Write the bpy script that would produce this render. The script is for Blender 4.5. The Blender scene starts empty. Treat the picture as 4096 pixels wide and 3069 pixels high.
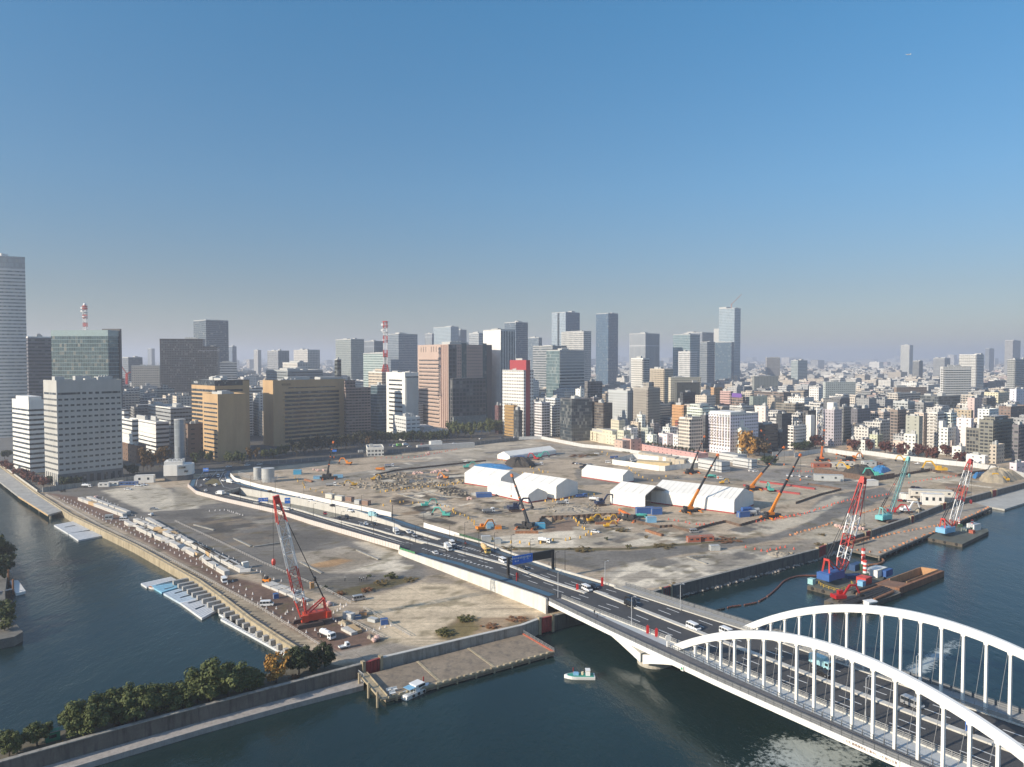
import bpy,bmesh,math,random
import numpy as np
from mathutils import Vector,Matrix
from mathutils.geometry import tessellate_polygon
R = math.radians
random.seed(7)
SC = bpy.context.scene
COL = SC.collection
# ---------------------------------------------------------------- camera
F = 2940.0;CX = 2048.0;CY = 1534.5;HZ = 1436.0;HC = 90.0
TH = math.atan((CY - HZ) / F);CT,ST = math.cos(TH),math.sin(TH)
cam = bpy.data.cameras.new('camera');camo = bpy.data.objects.new('camera',cam);COL.objects.link(camo)
camo.location = (0,0,HC);camo.rotation_euler = (math.pi / 2 - TH,0,0)
cam.sensor_width = 36;cam.lens = 36 * F / 4096;cam.clip_end = 80000;cam.clip_start = 1
SC.camera = camo
# ---------------------------------------------------------------- light
SUN_AZ,SUN_EL = R(240),R(24)
w = bpy.data.worlds.new('World');SC.world = w;w.use_nodes = True
nt = w.node_tree;bg = nt.nodes['Background']
sky = nt.nodes.new('ShaderNodeTexSky');sky.sky_type = 'NISHITA';sky.sun_disc = False
sky.sun_elevation = SUN_EL;sky.sun_rotation = SUN_AZ
sky.altitude = 60;sky.air_density = 1.0;sky.dust_density = 0.4;sky.ozone_density = 3.0
tcw = nt.nodes.new('ShaderNodeTexCoord');sxw = nt.nodes.new('ShaderNodeSeparateXYZ');nt.links.new(tcw.outputs['Generated'],sxw.inputs[0])
rw = nt.nodes.new('ShaderNodeValToRGB');nt.links.new(sxw.outputs[2],rw.inputs[0])   # smog tint: low sky greyer and darker; unseen zenith brightened as added fill light
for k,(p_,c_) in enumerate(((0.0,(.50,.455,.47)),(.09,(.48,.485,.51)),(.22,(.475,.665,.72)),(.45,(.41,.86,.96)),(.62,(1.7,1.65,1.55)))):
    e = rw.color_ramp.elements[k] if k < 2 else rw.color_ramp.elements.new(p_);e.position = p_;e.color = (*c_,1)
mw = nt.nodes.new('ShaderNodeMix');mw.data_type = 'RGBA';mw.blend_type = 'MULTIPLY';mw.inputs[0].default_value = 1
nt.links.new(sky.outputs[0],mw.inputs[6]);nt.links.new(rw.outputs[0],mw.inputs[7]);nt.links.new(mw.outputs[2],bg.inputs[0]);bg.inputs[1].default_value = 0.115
sl = bpy.data.lights.new('sun','SUN');sl.energy = 5.0;sl.angle = R(0.6);sl.color = (1,.88,.72)
so = bpy.data.objects.new('sun',sl);COL.objects.link(so)
so.rotation_euler = Vector((-math.sin(SUN_AZ) * math.cos(SUN_EL),-math.cos(SUN_AZ) * math.cos(SUN_EL),-math.sin(SUN_EL))).to_track_quat('-Z','Y').to_euler()
so.location = (-300,-200,400)
SC.view_settings.view_transform = 'Standard';SC.view_settings.look = 'None'
SC.view_settings.exposure = 0.5;SC.view_settings.gamma = 1
SC.cycles.max_bounces = 6;SC.cycles.diffuse_bounces = 3;SC.cycles.glossy_bounces = 3;SC.cycles.volume_bounces = 1
SC.cycles.use_denoising = True
# ---------------------------------------------------------------- picture coordinates -> places on the ground
REG = {'U': (0,0,1.8526),'a': (0,1750,800 / 1657),'b': (700,1750,900 / 2130),'c': (1500,1700,900 / 2212),
       'd': (2300,1700,900 / 2212),'e': (3096,1650,1000 / 2071),'f': (0,2250,1000 / 2023),'g': (900,2150,1000 / 2209),
       'h': (1700,2050,1000 / 2209),'i': (2600,2150,800 / 1894),'j': (3096,2250,1000 / 2023),'k': (0,950,1024 / 1697),
       'l': (900,1150,1024 / 2121),'m': (1800,1150,1024 / 2121),'n': (2700,1150,700 / 1547),'o': (3396,1150,700 / 1547),'p': (500,2220,360 / 2212),'q': (1300,2400,340 / 2212),'r': (200,2060,360 / 2212)}
def src(r,x,y):
    a = REG[r];return a[0] + x * a[2],a[1] + y * a[2]
def ray(sx,sy):
    u = (sx - CX) / F;v = (CY - sy) / F
    return Vector((u,CT + v * ST,-ST + v * CT))
def P(r,x,y,z=0.0):
    d = ray(*src(r,x,y));t = (z - HC) / d.z;p = d * t
    return Vector((p.x,p.y,z))
def at(r,x,y,Y):
    d = ray(*src(r,x,y));p = d * (Y / d.y);return Vector((p.x,p.y,p.z + HC))
def PL(r,pts,z=0.0):
    return [P(r,x,y,z) for x,y in pts]
def XY(p): return (p[0],p[1])
# ---------------------------------------------------------------- mesh helper
class MB:
    def __init__(s): s.v = [];s.f = [];s.m = [];s.T = None
    def add(s,vs,fs,m=0):
        b = len(s.v)
        s.v += [tuple(s.T @ Vector(v)) for v in vs] if s.T else [tuple(v) for v in vs]
        for f in fs: s.f.append(tuple(i + b for i in f));s.m.append(m)
        return s
    def box(s,x0,y0,z0,x1,y1,z1,m=0):
        return s.add([(x0,y0,z0),(x1,y0,z0),(x1,y1,z0),(x0,y1,z0),(x0,y0,z1),(x1,y0,z1),(x1,y1,z1),(x0,y1,z1)],
                     [(3,2,1,0),(4,5,6,7),(0,1,5,4),(1,2,6,5),(2,3,7,6),(3,0,4,7)],m)
    def cbox(s,cx,cy,z0,lx,ly,h,m=0,a=0.0):
        c,q = math.cos(a),math.sin(a);vs = []
        for z in (z0,z0 + h):
            for x,y in ((-lx / 2,-ly / 2),(lx / 2,-ly / 2),(lx / 2,ly / 2),(-lx / 2,ly / 2)):
                vs.append((cx + x * c - y * q,cy + x * q + y * c,z))
        return s.add(vs,[(3,2,1,0),(4,5,6,7),(0,1,5,4),(1,2,6,5),(2,3,7,6),(3,0,4,7)],m)
    def prism(s,poly,z0,z1,m=0,mt=None,bottom=True):
        poly = [(p[0],p[1]) for p in poly]
        ar = sum(poly[i - 1][0] * poly[i][1] - poly[i][0] * poly[i - 1][1] for i in range(len(poly)))
        if ar < 0: poly = poly[::-1]
        n = len(poly);b = [(x,y,z0) for x,y in poly];t = [(x,y,z1) for x,y in poly]
        s.add(b + t,[(i,(i + 1) % n,n + (i + 1) % n,n + i) for i in range(n)],m)
        tri = tessellate_polygon([[Vector((x,y,0)) for x,y in poly]])
        up = []
        for q in tri:
            a_,b_,c_ = [Vector(poly[i]) for i in q]
            cr = (b_ - a_).x * (c_ - a_).y - (b_ - a_).y * (c_ - a_).x
            up.append(q if cr > 0 else q[::-1])
        s.add(t,up,m if mt is None else mt)
        if bottom: s.add(b,[q[::-1] for q in up],m)
        return s
    def beam(s,p,q,a,b=None,m=0):
        p,q = Vector(p),Vector(q);b = a if b is None else b
        d = q - p
        if d.length < 1e-6: return s
        d.normalize();u = d.cross(Vector((0,0,1)))
        u = Vector((1,0,0)) if u.length < 1e-3 else u.normalized()
        v = d.cross(u);vs = []
        for c in (p,q):
            for i,j in ((-1,-1),(1,-1),(1,1),(-1,1)): vs.append(c + u * (i * a / 2) + v * (j * b / 2))
        return s.add(vs,[(3,2,1,0),(4,5,6,7),(0,1,5,4),(1,2,6,5),(2,3,7,6),(3,0,4,7)],m)
    def tube(s,p,q,r0,r1=None,n=8,m=0,caps=True):
        p,q = Vector(p),Vector(q);r1 = r0 if r1 is None else r1
        d = (q - p).normalized();u = d.cross(Vector((0,0,1)))
        u = Vector((1,0,0)) if u.length < 1e-3 else u.normalized()
        v = d.cross(u);vs = []
        for c,r in ((p,r0),(q,r1)):
            for k in range(n):
                t = 2 * math.pi * k / n;vs.append(c + u * (r * math.cos(t)) + v * (r * math.sin(t)))
        fs = [(k,(k + 1) % n,n + (k + 1) % n,n + k) for k in range(n)]
        if caps: fs += [tuple(range(n))[::-1],tuple(range(n,2 * n))]
        return s.add(vs,fs,m)
    def loft(s,rings,m=0,closed=True,caps=True):
        n = len(rings[0]);vs = [p for r in rings for p in r];fs = []
        for i in range(len(rings) - 1):
            for k in range(n if closed else n - 1):
                a,b = i * n + k,i * n + (k + 1) % n;fs.append((a,b,b + n,a + n))
        if caps and closed: fs += [tuple(range(n))[::-1],tuple(range((len(rings) - 1) * n,len(rings) * n))]
        return s.add(vs,fs,m)
    def ribbon(s,a,b,m=0):
        n = len(a);return s.add(list(a) + list(b),[(i,i + 1,n + i + 1,n + i) for i in range(n - 1)],m)
    def wall(s,pts,th,z0,z1,m=0):
        """upright strip along pts; z0, z1 numbers or lists"""
        n = len(pts);pts = [Vector((p[0],p[1],0)) for p in pts]
        f0 = (lambda i: z0[i]) if isinstance(z0,(list,tuple)) else (lambda i: z0)
        f1 = (lambda i: z1[i]) if isinstance(z1,(list,tuple)) else (lambda i: z1)
        rings = []
        for i in range(n):
            d = (pts[min(i + 1,n - 1)] - pts[max(i - 1,0)]).normalized();k = Vector((-d.y,d.x,0)) * th / 2
            a,b = pts[i] - k,pts[i] + k
            rings.append([(a.x,a.y,f0(i)),(b.x,b.y,f0(i)),(b.x,b.y,f1(i)),(a.x,a.y,f1(i))])
        return s.loft(rings,m)
    def blob(s,c,rx,ry,rz,m=0,n=8,k=5,jit=0.0,rnd=None):
        rings = []
        for i in range(1,k):
            t = math.pi * i / k;ring = []
            for j in range(n):
                q = 2 * math.pi * j / n;w_ = 1 + (rnd.uniform(-jit,jit) if rnd else 0)
                ring.append((c[0] + rx * w_ * math.sin(t) * math.cos(q),c[1] + ry * w_ * math.sin(t) * math.sin(q),c[2] - rz * w_ * math.cos(t)))
            rings.append(ring)
        return s.loft(rings,m)
    def mesh(s,name,mats,smooth=False):
        me = bpy.data.meshes.new(name);me.from_pydata(s.v,[],s.f)
        for m in (mats if isinstance(mats,(list,tuple)) else [mats]): me.materials.append(m)
        if len(me.materials) > 1: me.polygons.foreach_set('material_index',s.m)
        if smooth: me.polygons.foreach_set('use_smooth',[True] * len(s.f))
        me.update();return me
    def build(s,name,mats,parent=None,loc=(0,0,0),rz=0,smooth=False):
        o = bpy.data.objects.new(name,s.mesh(name,mats,smooth));COL.objects.link(o)
        o.location = loc;o.rotation_euler = (0,0,rz)
        if parent: o.parent = parent
        return o
def tag(o,label,cat,group=None):
    o['label'] = label;o['category'] = cat
    if group: o['group'] = group
    return o
def thing(name,label,cat,loc=(0,0,0),rz=0,group=None):
    o = bpy.data.objects.new(name,None);COL.objects.link(o);o.empty_display_size = .5
    o.location = loc;o.rotation_euler = (0,0,rz);return tag(o,label,cat,group)
def solo(name,label,cat,mb,mats,loc=(0,0,0),rz=0,group=None,smooth=False):
    return tag(mb.build(name,mats,None,loc,rz,smooth),label,cat,group)
def struct(name,mb,mats,kind='structure',smooth=False):
    o = mb.build(name,mats,smooth=smooth);o['kind'] = kind;return o
KIDS = {}
def kids(o):
    if o.name not in KIDS: KIDS[o.name] = list(o.children)
    return KIDS[o.name]
def dup(root,loc,rz=0,label=None,group=None,sc=None,mats=None):
    """copy of a thing, its parts and their sub-parts; mats swaps materials by name on own mesh copies"""
    def cp(o,par):
        c = o.copy();COL.objects.link(c)
        if par: c.parent = par
        if mats and o.type == 'MESH' and any(m and m.name in mats for m in o.data.materials):
            key = (o.data.name,tuple(sorted((k,v.name) for k,v in mats.items())))
            if key not in MESHV:
                me = o.data.copy()
                for i,m in enumerate(me.materials):
                    if m and m.name in mats: me.materials[i] = mats[m.name]
                MESHV[key] = me
            c.data = MESHV[key]
        for ch in kids(o): cp(ch,c)
        return c
    r = cp(root,None);r.location = loc;r.rotation_euler = (0,0,rz)
    if label: r['label'] = label
    if group: r['group'] = group
    if sc: r.scale = (sc,sc,sc) if isinstance(sc,(int,float)) else sc
    return r
MESHV = {}
# ---------------------------------------------------------------- materials
MATS = {}
def newmat(name):
    m = bpy.data.materials.new(name);m.use_nodes = True
    return m,m.node_tree,m.node_tree.nodes['Principled BSDF']
class G:
    """tiny node helper"""
    def __init__(s,t): s.t = t
    def n(s,typ,**kw):
        x = s.t.nodes.new(typ)
        for k,v in kw.items():
            if k.startswith('i_'): x.inputs[int(k[2:])].default_value = v
            else: setattr(x,k,v)
        return x
    def l(s,a,b): s.t.links.new(a,b)
    def val(s,sock,v):
        if hasattr(v,'is_output'): s.l(v,sock)
        else: sock.default_value = v
    def mth(s,op,a,b=0.0,c=None):
        x = s.n('ShaderNodeMath',operation=op);s.val(x.inputs[0],a);s.val(x.inputs[1],b)
        if c is not None: s.val(x.inputs[2],c)
        return x.outputs[0]
    def mix(s,f,a,b,blend='MIX'):
        x = s.n('ShaderNodeMix',data_type='RGBA',blend_type=blend);s.val(x.inputs[0],f)
        for k,v in ((6,a),(7,b)): s.val(x.inputs[k],v if hasattr(v,'is_output') else (v[0],v[1],v[2],1))
        return x.outputs[2]
    def noise(s,vec,sc,det=3,rough=.6):
        x = s.n('ShaderNodeTexNoise');x.inputs['Scale'].default_value = sc;x.inputs['Detail'].default_value = det
        x.inputs['Roughness'].default_value = rough;s.l(vec,x.inputs['Vector']);return x.outputs['Fac']
    def ramp(s,f,lo,hi,a=0.0,b=1.0):
        x = s.n('ShaderNodeMapRange');s.val(x.inputs[0],f)
        for k,v in enumerate((lo,hi,a,b)): x.inputs[k + 1].default_value = v
        return x.outputs[0]
def M(name,col,rough=.7,metal=0.0,var=.18,sc=.6,bump=0.0,dirt=None,spec=.4):
    """plain procedural paint / concrete / earth: two scales of mottling, optional dirt streaks"""
    if name in MATS: return MATS[name]
    m,t,b = newmat(name);g = G(t)
    tc = g.n('ShaderNodeTexCoord').outputs['Object']
    n1 = g.noise(tc,sc,5,.65);n2 = g.noise(tc,sc * 7.3,3,.6)
    k = g.mth('ADD',g.mth('MULTIPLY',n1,.65),g.mth('MULTIPLY',n2,.35))
    f = g.ramp(k,.3,.7,1 - var,1 + var)
    c = g.mix(1.0,col,f,'MULTIPLY') if False else None
    vm = g.n('ShaderNodeVectorMath',operation='SCALE');vm.inputs[0].default_value = col[:3];g.l(f,vm.inputs['Scale'])
    c = vm.outputs[0]
    if dirt:
        mp = g.n('ShaderNodeMapping');g.l(tc,mp.inputs[0]);mp.inputs['Scale'].default_value = (1,1,.12)
        d = g.ramp(g.noise(mp.outputs[0],sc * 2.2,4,.7),.48,.68)
        c = g.mix(g.mth('MULTIPLY',d,dirt[3]),c,dirt[:3])
    g.l(c,b.inputs['Base Color']);b.inputs['Roughness'].default_value = rough;b.inputs['Metallic'].default_value = metal
    b.inputs['Specular IOR Level'].default_value = spec
    if bump:
        bp = g.n('ShaderNodeBump');bp.inputs['Strength'].default_value = bump;bp.inputs['Distance'].default_value = .3;g.l(k,bp.inputs['Height']);g.l(bp.outputs[0],b.inputs['Normal'])
    MATS[name] = m;return m
def facade(name,wall,glass,fh=3.5,bw=3.0,wf=.7,hf=.5,z0=.0,blind=.25,roof=(.30,.30,.29),rough=.75,attr=False,gl_rough=.15,wvar=.1,mull=None,glmetal=0.0):
    """wall with rows of glazed openings, cell fh x bw; roof colour on upward faces; every pane has its own tone"""
    if name in MATS: return MATS[name]
    m,t,b = newmat(name);g = G(t)
    tc = g.n('ShaderNodeTexCoord').outputs['Object'];sp = g.n('ShaderNodeSeparateXYZ');g.l(tc,sp.inputs[0])
    u = g.mth('DIVIDE',g.mth('ADD',sp.outputs[0],sp.outputs[1]),bw)
    v = g.mth('DIVIDE',g.mth('SUBTRACT',sp.outputs[2],z0),fh)
    fu,fv = g.mth('FRACT',u),g.mth('FRACT',v)
    win = g.mth('MULTIPLY',g.mth('LESS_THAN',g.mth('ABSOLUTE',g.mth('SUBTRACT',fu,.5)),wf / 2),g.mth('LESS_THAN',g.mth('ABSOLUTE',g.mth('SUBTRACT',fv,.5)),hf / 2))
    cb = g.n('ShaderNodeCombineXYZ');g.l(g.mth('FLOOR',u),cb.inputs[0]);g.l(g.mth('FLOOR',v),cb.inputs[1])
    wn = g.n('ShaderNodeTexWhiteNoise',noise_dimensions='3D');g.l(cb.outputs[0],wn.inputs['Vector'])
    oi = g.n('ShaderNodeObjectInfo');g.l(oi.outputs['Random'],cb.inputs[2])
    gc = g.mix(g.ramp(wn.outputs['Value'],1 - blind,1.0,0.0,.55),glass,(.34,.34,.31))
    gc = g.mix(g.ramp(wn.outputs['Value'],0,.5,.5,0),gc,(glass[0] * .4,glass[1] * .4,glass[2] * .4))
    geo = g.n('ShaderNodeNewGeometry');gs = g.n('ShaderNodeSeparateXYZ');g.l(geo.outputs['Normal'],gs.inputs[0])
    up = g.mth('GREATER_THAN',gs.outputs[2],.5)
    win = g.mth('MULTIPLY',win,g.mth('SUBTRACT',1.0,up))
    n1 = g.noise(tc,.08,4,.6);f = g.ramp(n1,.3,.7,1 - wvar,1 + wvar)
    if attr:
        a = g.n('ShaderNodeVertexColor',layer_name='Col');wc = a.outputs[0]
    else:
        rg = g.n('ShaderNodeRGB');rg.outputs[0].default_value = (*wall,1);wc = rg.outputs[0]
    vm = g.n('ShaderNodeVectorMath',operation='SCALE');g.l(wc,vm.inputs[0]);g.l(f,vm.inputs['Scale'])
    c = g.mix(up,vm.outputs[0],roof)
    if mull:  # thin joints between cells
        e = g.mth('MAXIMUM',g.mth('LESS_THAN',fu,mull),g.mth('LESS_THAN',fv,mull));gc = g.mix(g.mth('MULTIPLY',e,.6),gc,wall)
    c = g.mix(win,c,gc)
    g.l(c,b.inputs['Base Color']);g.l(g.ramp(win,0,1,rough,gl_rough),b.inputs['Roughness'])
    if glmetal: g.l(g.mth('MULTIPLY',win,glmetal),b.inputs['Metallic'])
    MATS[name] = m;return m
# ================================================================ SETTING
ZW = -3.5
def smooth(t): t = np.clip(t,0,1);return t * t * (3 - 2 * t)
def vnoise(x,y,sc,seed=0):
    x = x / sc;y = y / sc;xi = np.floor(x).astype(int);yi = np.floor(y).astype(int);fx = smooth(x - xi);fy = smooth(y - yi)
    def h(a,b):
        n = (a * 374761393 + b * 668265263 + seed * 974711) & 0x7fffffff
        n = ((n ^ (n >> 13)) * 1274126177) & 0x7fffffff;return ((n ^ (n >> 16)) & 0xffff) / 65535.0
    return (h(xi,yi) * (1 - fx) + h(xi + 1,yi) * fx) * (1 - fy) + (h(xi,yi + 1) * (1 - fx) + h(xi + 1,yi + 1) * fx) * fy
def fbm(x,y,sc,seed=0): return (vnoise(x,y,sc,seed) * .5 + vnoise(x,y,sc / 2.3,seed + 1) * .3 + vnoise(x,y,sc / 5.1,seed + 2) * .2)
def sdist(px,py,poly):
    """signed distance, positive inside"""
    n = len(poly);ins = np.zeros(px.shape,bool);d2 = np.full(px.shape,1e18)
    for i in range(n):
        x0,y0 = poly[i - 1][0],poly[i - 1][1];x1,y1 = poly[i][0],poly[i][1]
        c = ((y0 > py) != (y1 > py)) & (px < (x1 - x0) * (py - y0) / ((y1 - y0) or 1e-9) + x0);ins ^= c
        ex,ey = x1 - x0,y1 - y0;t = np.clip(((px - x0) * ex + (py - y0) * ey) / (ex * ex + ey * ey + 1e-9),0,1)
        d2 = np.minimum(d2,(px - x0 - t * ex) ** 2 + (py - y0 - t * ey) ** 2)
    return np.where(ins,1,-1) * np.sqrt(d2)
def resample(pts,n):
    pts = [Vector(p) for p in pts];L = [0]
    for i in range(1,len(pts)): L.append(L[-1] + (pts[i] - pts[i - 1]).length)
    out = [];j = 0
    for k in range(n):
        s = L[-1] * k / (n - 1)
        while j < len(pts) - 2 and L[j + 1] < s: j += 1
        t = (s - L[j]) / max(1e-9,L[j + 1] - L[j]);out.append(pts[j].lerp(pts[j + 1],min(1,max(0,t))))
    return out
def offset(pts,d):
    out = []
    for i,p in enumerate(pts):
        a,b = Vector(pts[max(i - 1,0)]),Vector(pts[min(i + 1,len(pts) - 1)]);q = (b - a);q.z = 0;q.normalize()
        out.append(Vector(p) + Vector((-q.y,q.x,0)) * d)
    return out
# ---- shorelines (world, from the photo)
QUAY = [P(*p) for p in (('a',0,225),('a',310,455),('a',600,640),('a',820,745),('a',1140,895),('a',1657,1180),('g',0,530),('g',250,720),('g',560,920),('g',670,985))]
WALLN = [P(*p,1.6) for p in (('f',0,1620),('f',1000,1338),('f',2023,1065),('g',1220,1120),('g',1375,1070),('g',2209,875),('h',860,1000),('h',1010,945),('h',1125,920),('h',1290,880),('i',20,520),('i',200,465),('i',1600,110),('e',360,1130),('e',430,1100),('e',795,985),('e',1130,870),('e',1420,755),('e',2071,585))]
dW = (WALLN[0] - WALLN[2]).normalized();WALLN = [WALLN[0] + dW * 160] + WALLN
dE = (WALLN[-1] - WALLN[-5]).normalized();WALLN.append(WALLN[-1] + dE * 300)
dQ = (QUAY[0] - QUAY[1]).normalized()
STRIPN = [QUAY[-1] + Vector((4,-9,0))] + [p for p in offset(WALLN[:4],11)][::-1]   # canal side of the breakwater strip
LAND = [XY(QUAY[0] + dQ * 1500),(-20000,6000),(-20000,30000),(20000,30000),(20000,3000),XY(WALLN[-1])] + [XY(p) for p in WALLN[::-1]][1:] + [XY(p) for p in STRIPN[::-1]] + [XY(p) for p in QUAY[::-1]]
# ---- road: z along the approach
ANG = R(-59.85);BD = Vector((math.cos(ANG),math.sin(ANG),0));BN = Vector((-BD.y,BD.x,0));BO = P('h',1080,785,4.5);BO.z = 0
def zd(s):
    if s >= 0: return 4.5 + .03 * min(s,150) + 1e-4 * min(s,150) ** 2
    return max(.06,4.5 + .034 * s + .00003 * s * s) if s > -160 else .06
def STW(s,t,dz=0.0): p = BO + BD * s + BN * t;return Vector((p.x,p.y,zd(s) + dz))
def PR(r,x,y,dz=0.0):
    z = 2.0
    for _ in range(40):
        p = P(r,x,y,z + dz);z = zd((p - BO).dot(BD))
    p.z = z + dz;return p
def PRL(*L): return [PR(*q) for q in L]
NE = PRL(('b',150,400),('b',122,470),('b',200,537),('b',440,602),('b',960,718),('b',1220,800),('b',2130,1065),('c',245,1242),('h',520,587),('h',1030,760),('h',1080,785))
FE = PRL(('b',540,318),('b',517,368),('b',560,415),('b',800,482),('b',1430,622),('b',2040,752),('c',470,1010),('c',1040,1165),('h',1120,500),('h',1560,628))
FE.append(STW(0,30.5))
TN = PRL(('b',455,530),('b',890,630),('b',1190,700),('b',2130,987),('c',410,1195))
TF = PRL(('b',612,485),('b',1300,612),('b',1700,700),('b',2130,845),('c',200,1000),('c',680,1128))
MD = PRL(('c',280,1100),('c',700,1215),('c',1300,1380),('h',1100,610),('h',1340,690)) + [STW(0,16.8)]
TRENCH = [XY(p) for p in TN] + [XY(p) for p in TF[::-1]]
PIT = [XY(P(*p)) for p in (('c',1935,905),('c',2212,888),('d',450,880),('d',480,935),('d',200,975),('c',2030,965))]
PIT2 = [XY(P(*p)) for p in (('c',1640,915),('c',1900,905),('c',1880,930),('c',1680,985),('c',1600,985))]
def grow(poly,d):
    c = Vector((sum(p[0] for p in poly) / len(poly),sum(p[1] for p in poly) / len(poly)))
    ar = sum(poly[i - 1][0] * poly[i][1] - poly[i][0] * poly[i - 1][1] for i in range(len(poly)))
    n = len(poly);out = []
    for i in range(n):
        a,p,b = Vector(poly[i - 1]),Vector(poly[i]),Vector(poly[(i + 1) % n])
        u,v = (p - a).normalized(),(b - p).normalized();s_ = 1 if ar > 0 else -1
        m = Vector((u.y + v.y,-u.x - v.x)) * s_
        m = m.normalized() if m.length > 1e-6 else Vector((u.y,-u.x)) * s_
        out.append((p.x + m.x * d,p.y + m.y * d))
    return out
# ---- water
def water_mat():
    m,t,b = newmat('river_water');g = G(t)
    tc = g.n('ShaderNodeTexCoord').outputs['Object']
    mp = g.n('ShaderNodeMapping');g.l(tc,mp.inputs[0]);mp.inputs['Rotation'].default_value = (0,0,R(38));mp.inputs['Scale'].default_value = (1,.45,1)
    a = g.noise(mp.outputs[0],.16,5,.62);c = g.noise(mp.outputs[0],.03,3,.5)
    a = g.mth('ADD',g.mth('MULTIPLY',a,.8),g.mth('MULTIPLY',g.noise(mp.outputs[0],.75,4,.7),.32));k = g.mth('MULTIPLY',a,g.ramp(c,.3,.7,.6,1.2))
    bp = g.n('ShaderNodeBump');bp.inputs['Strength'].default_value = .32;bp.inputs['Distance'].default_value = 1.4;g.l(k,bp.inputs['Height'])
    g.l(bp.outputs[0],b.inputs['Normal'])
    col = g.mix(g.ramp(c,.35,.65),(.009,.022,.023),(.013,.030,.030))
    # foam churned up past the bridge piers
    sp = g.n('ShaderNodeSeparateXYZ');g.l(tc,sp.inputs[0]);fm = None
    for (x,y,rx,ry,an) in FOAM:
        dx = g.mth('SUBTRACT',sp.outputs[0],x);dy = g.mth('SUBTRACT',sp.outputs[1],y);ca,sa = math.cos(an),math.sin(an)
        px = g.mth('DIVIDE',g.mth('ADD',g.mth('MULTIPLY',dx,ca),g.mth('MULTIPLY',dy,sa)),rx);py = g.mth('DIVIDE',g.mth('SUBTRACT',g.mth('MULTIPLY',dy,ca),g.mth('MULTIPLY',dx,sa)),ry)
        d = g.mth('SUBTRACT',1.0,g.mth('SQRT',g.mth('ADD',g.mth('MULTIPLY',px,px),g.mth('MULTIPLY',py,py))))
        fm = d if fm is None else g.mth('MAXIMUM',fm,d)
    fz = g.noise(tc,.8,8,.8);fz2 = g.noise(tc,.09,3,.6)
    fr = g.ramp(g.mth('ADD',g.mth('MULTIPLY',g.ramp(fm,0,1),.33),g.mth('ADD',g.mth('MULTIPLY',fz,.62),g.mth('MULTIPLY',fz2,.38))),.655,.745)
    fr = g.mth('MULTIPLY',fr,g.ramp(fm,0,.3))
    col = g.mix(g.mth('MULTIPLY',fr,.75),col,(.50,.55,.54))
    g.l(col,b.inputs['Base Color']);g.l(g.ramp(fr,0,1,.07,.6),b.inputs['Roughness']);b.inputs['IOR'].default_value = 1.33;b.inputs['Specular Tint'].default_value = (.62,.80,.75,1)
    return m
FOAM = [(P('j',330,1560,ZW).x,P('j',330,1560,ZW).y,34,17,R(15)),(P('j',1250,800,ZW).x,P('j',1250,800,ZW).y,38,5,R(42))]
struct('river_water',MB().add([(-20000,-600,ZW),(20000,-600,ZW),(20000,30000,ZW),(-20000,30000,ZW)],[(0,1,2,3)]),water_mat())
# ---- outer ground: one sheet to the horizon with holes over the underpass and the pits
asph_city = M('city_asphalt',(.13,.128,.122),.85,sc=.02,var=.25)
mb = MB()
loops = [LAND,grow(TRENCH,7),grow(PIT,7),grow(PIT2,7)]
vs = [Vector((p[0],p[1],0)) for l in loops for p in l]
tris = tessellate_polygon([[Vector((p[0],p[1],0)) for p in l] for l in loops])
mb.add([(v.x,v.y,-.25) for v in vs],[q if (vs[q[1]] - vs[q[0]]).cross(vs[q[2]] - vs[q[0]]).z > 0 else q[::-1] for q in tris])
struct('city_ground',mb,asph_city)
# ---- site ground: a fine sheet whose colour is surveyed from the photo (soil, slabs, old asphalt, steel plates)
X0,X1,Y0,Y1,ST_ = -440,470,150,900,1.8
gx = np.arange(X0,X1 + .1,ST_);gy = np.arange(Y0,Y1 + .1,ST_);GX,GY = np.meshgrid(gx,gy);gxf,gyf = GX.ravel(),GY.ravel()
BASE = np.array([.35,.295,.23])
nz = fbm(gxf,gyf,13,3);nz2 = fbm(gxf,gyf,9,11);nz3 = fbm(gxf,gyf,60,21)
colr = BASE[None] * (.72 + .55 * nz)[:,None]
CONC,SAND,ASP,SOIL,PLATE,LIGHT,WEED,GREY = (.44,.41,.35),(.47,.40,.30),(.105,.105,.104),(.055,.048,.042),(.155,.105,.085),(.58,.54,.46),(.12,.105,.055),(.155,.15,.143)
def paint(poly,col,soft=1.2,amt=1.0,rough=6.0):
    poly = [XY(p) for p in poly];xs = [p[0] for p in poly];ys = [p[1] for p in poly];e = soft + rough
    k = np.where((gxf > min(xs) - e) & (gxf < max(xs) + e) & (gyf > min(ys) - e) & (gyf < max(ys) + e))[0]
    if not len(k): return
    d = sdist(gxf[k],gyf[k],poly) + (nz2[k] - .5) * .85 * rough
    w_ = smooth(d / min(soft,2.2) + .5) * min(1,amt * 1.1)
    c = np.array(col)[None] * (.78 + .44 * nz[k])[:,None]
    colr[k] = colr[k] * (1 - w_)[:,None] + c * w_[:,None]
def Q(r,*pts): return [P(r,x,y) for x,y in pts]
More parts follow.
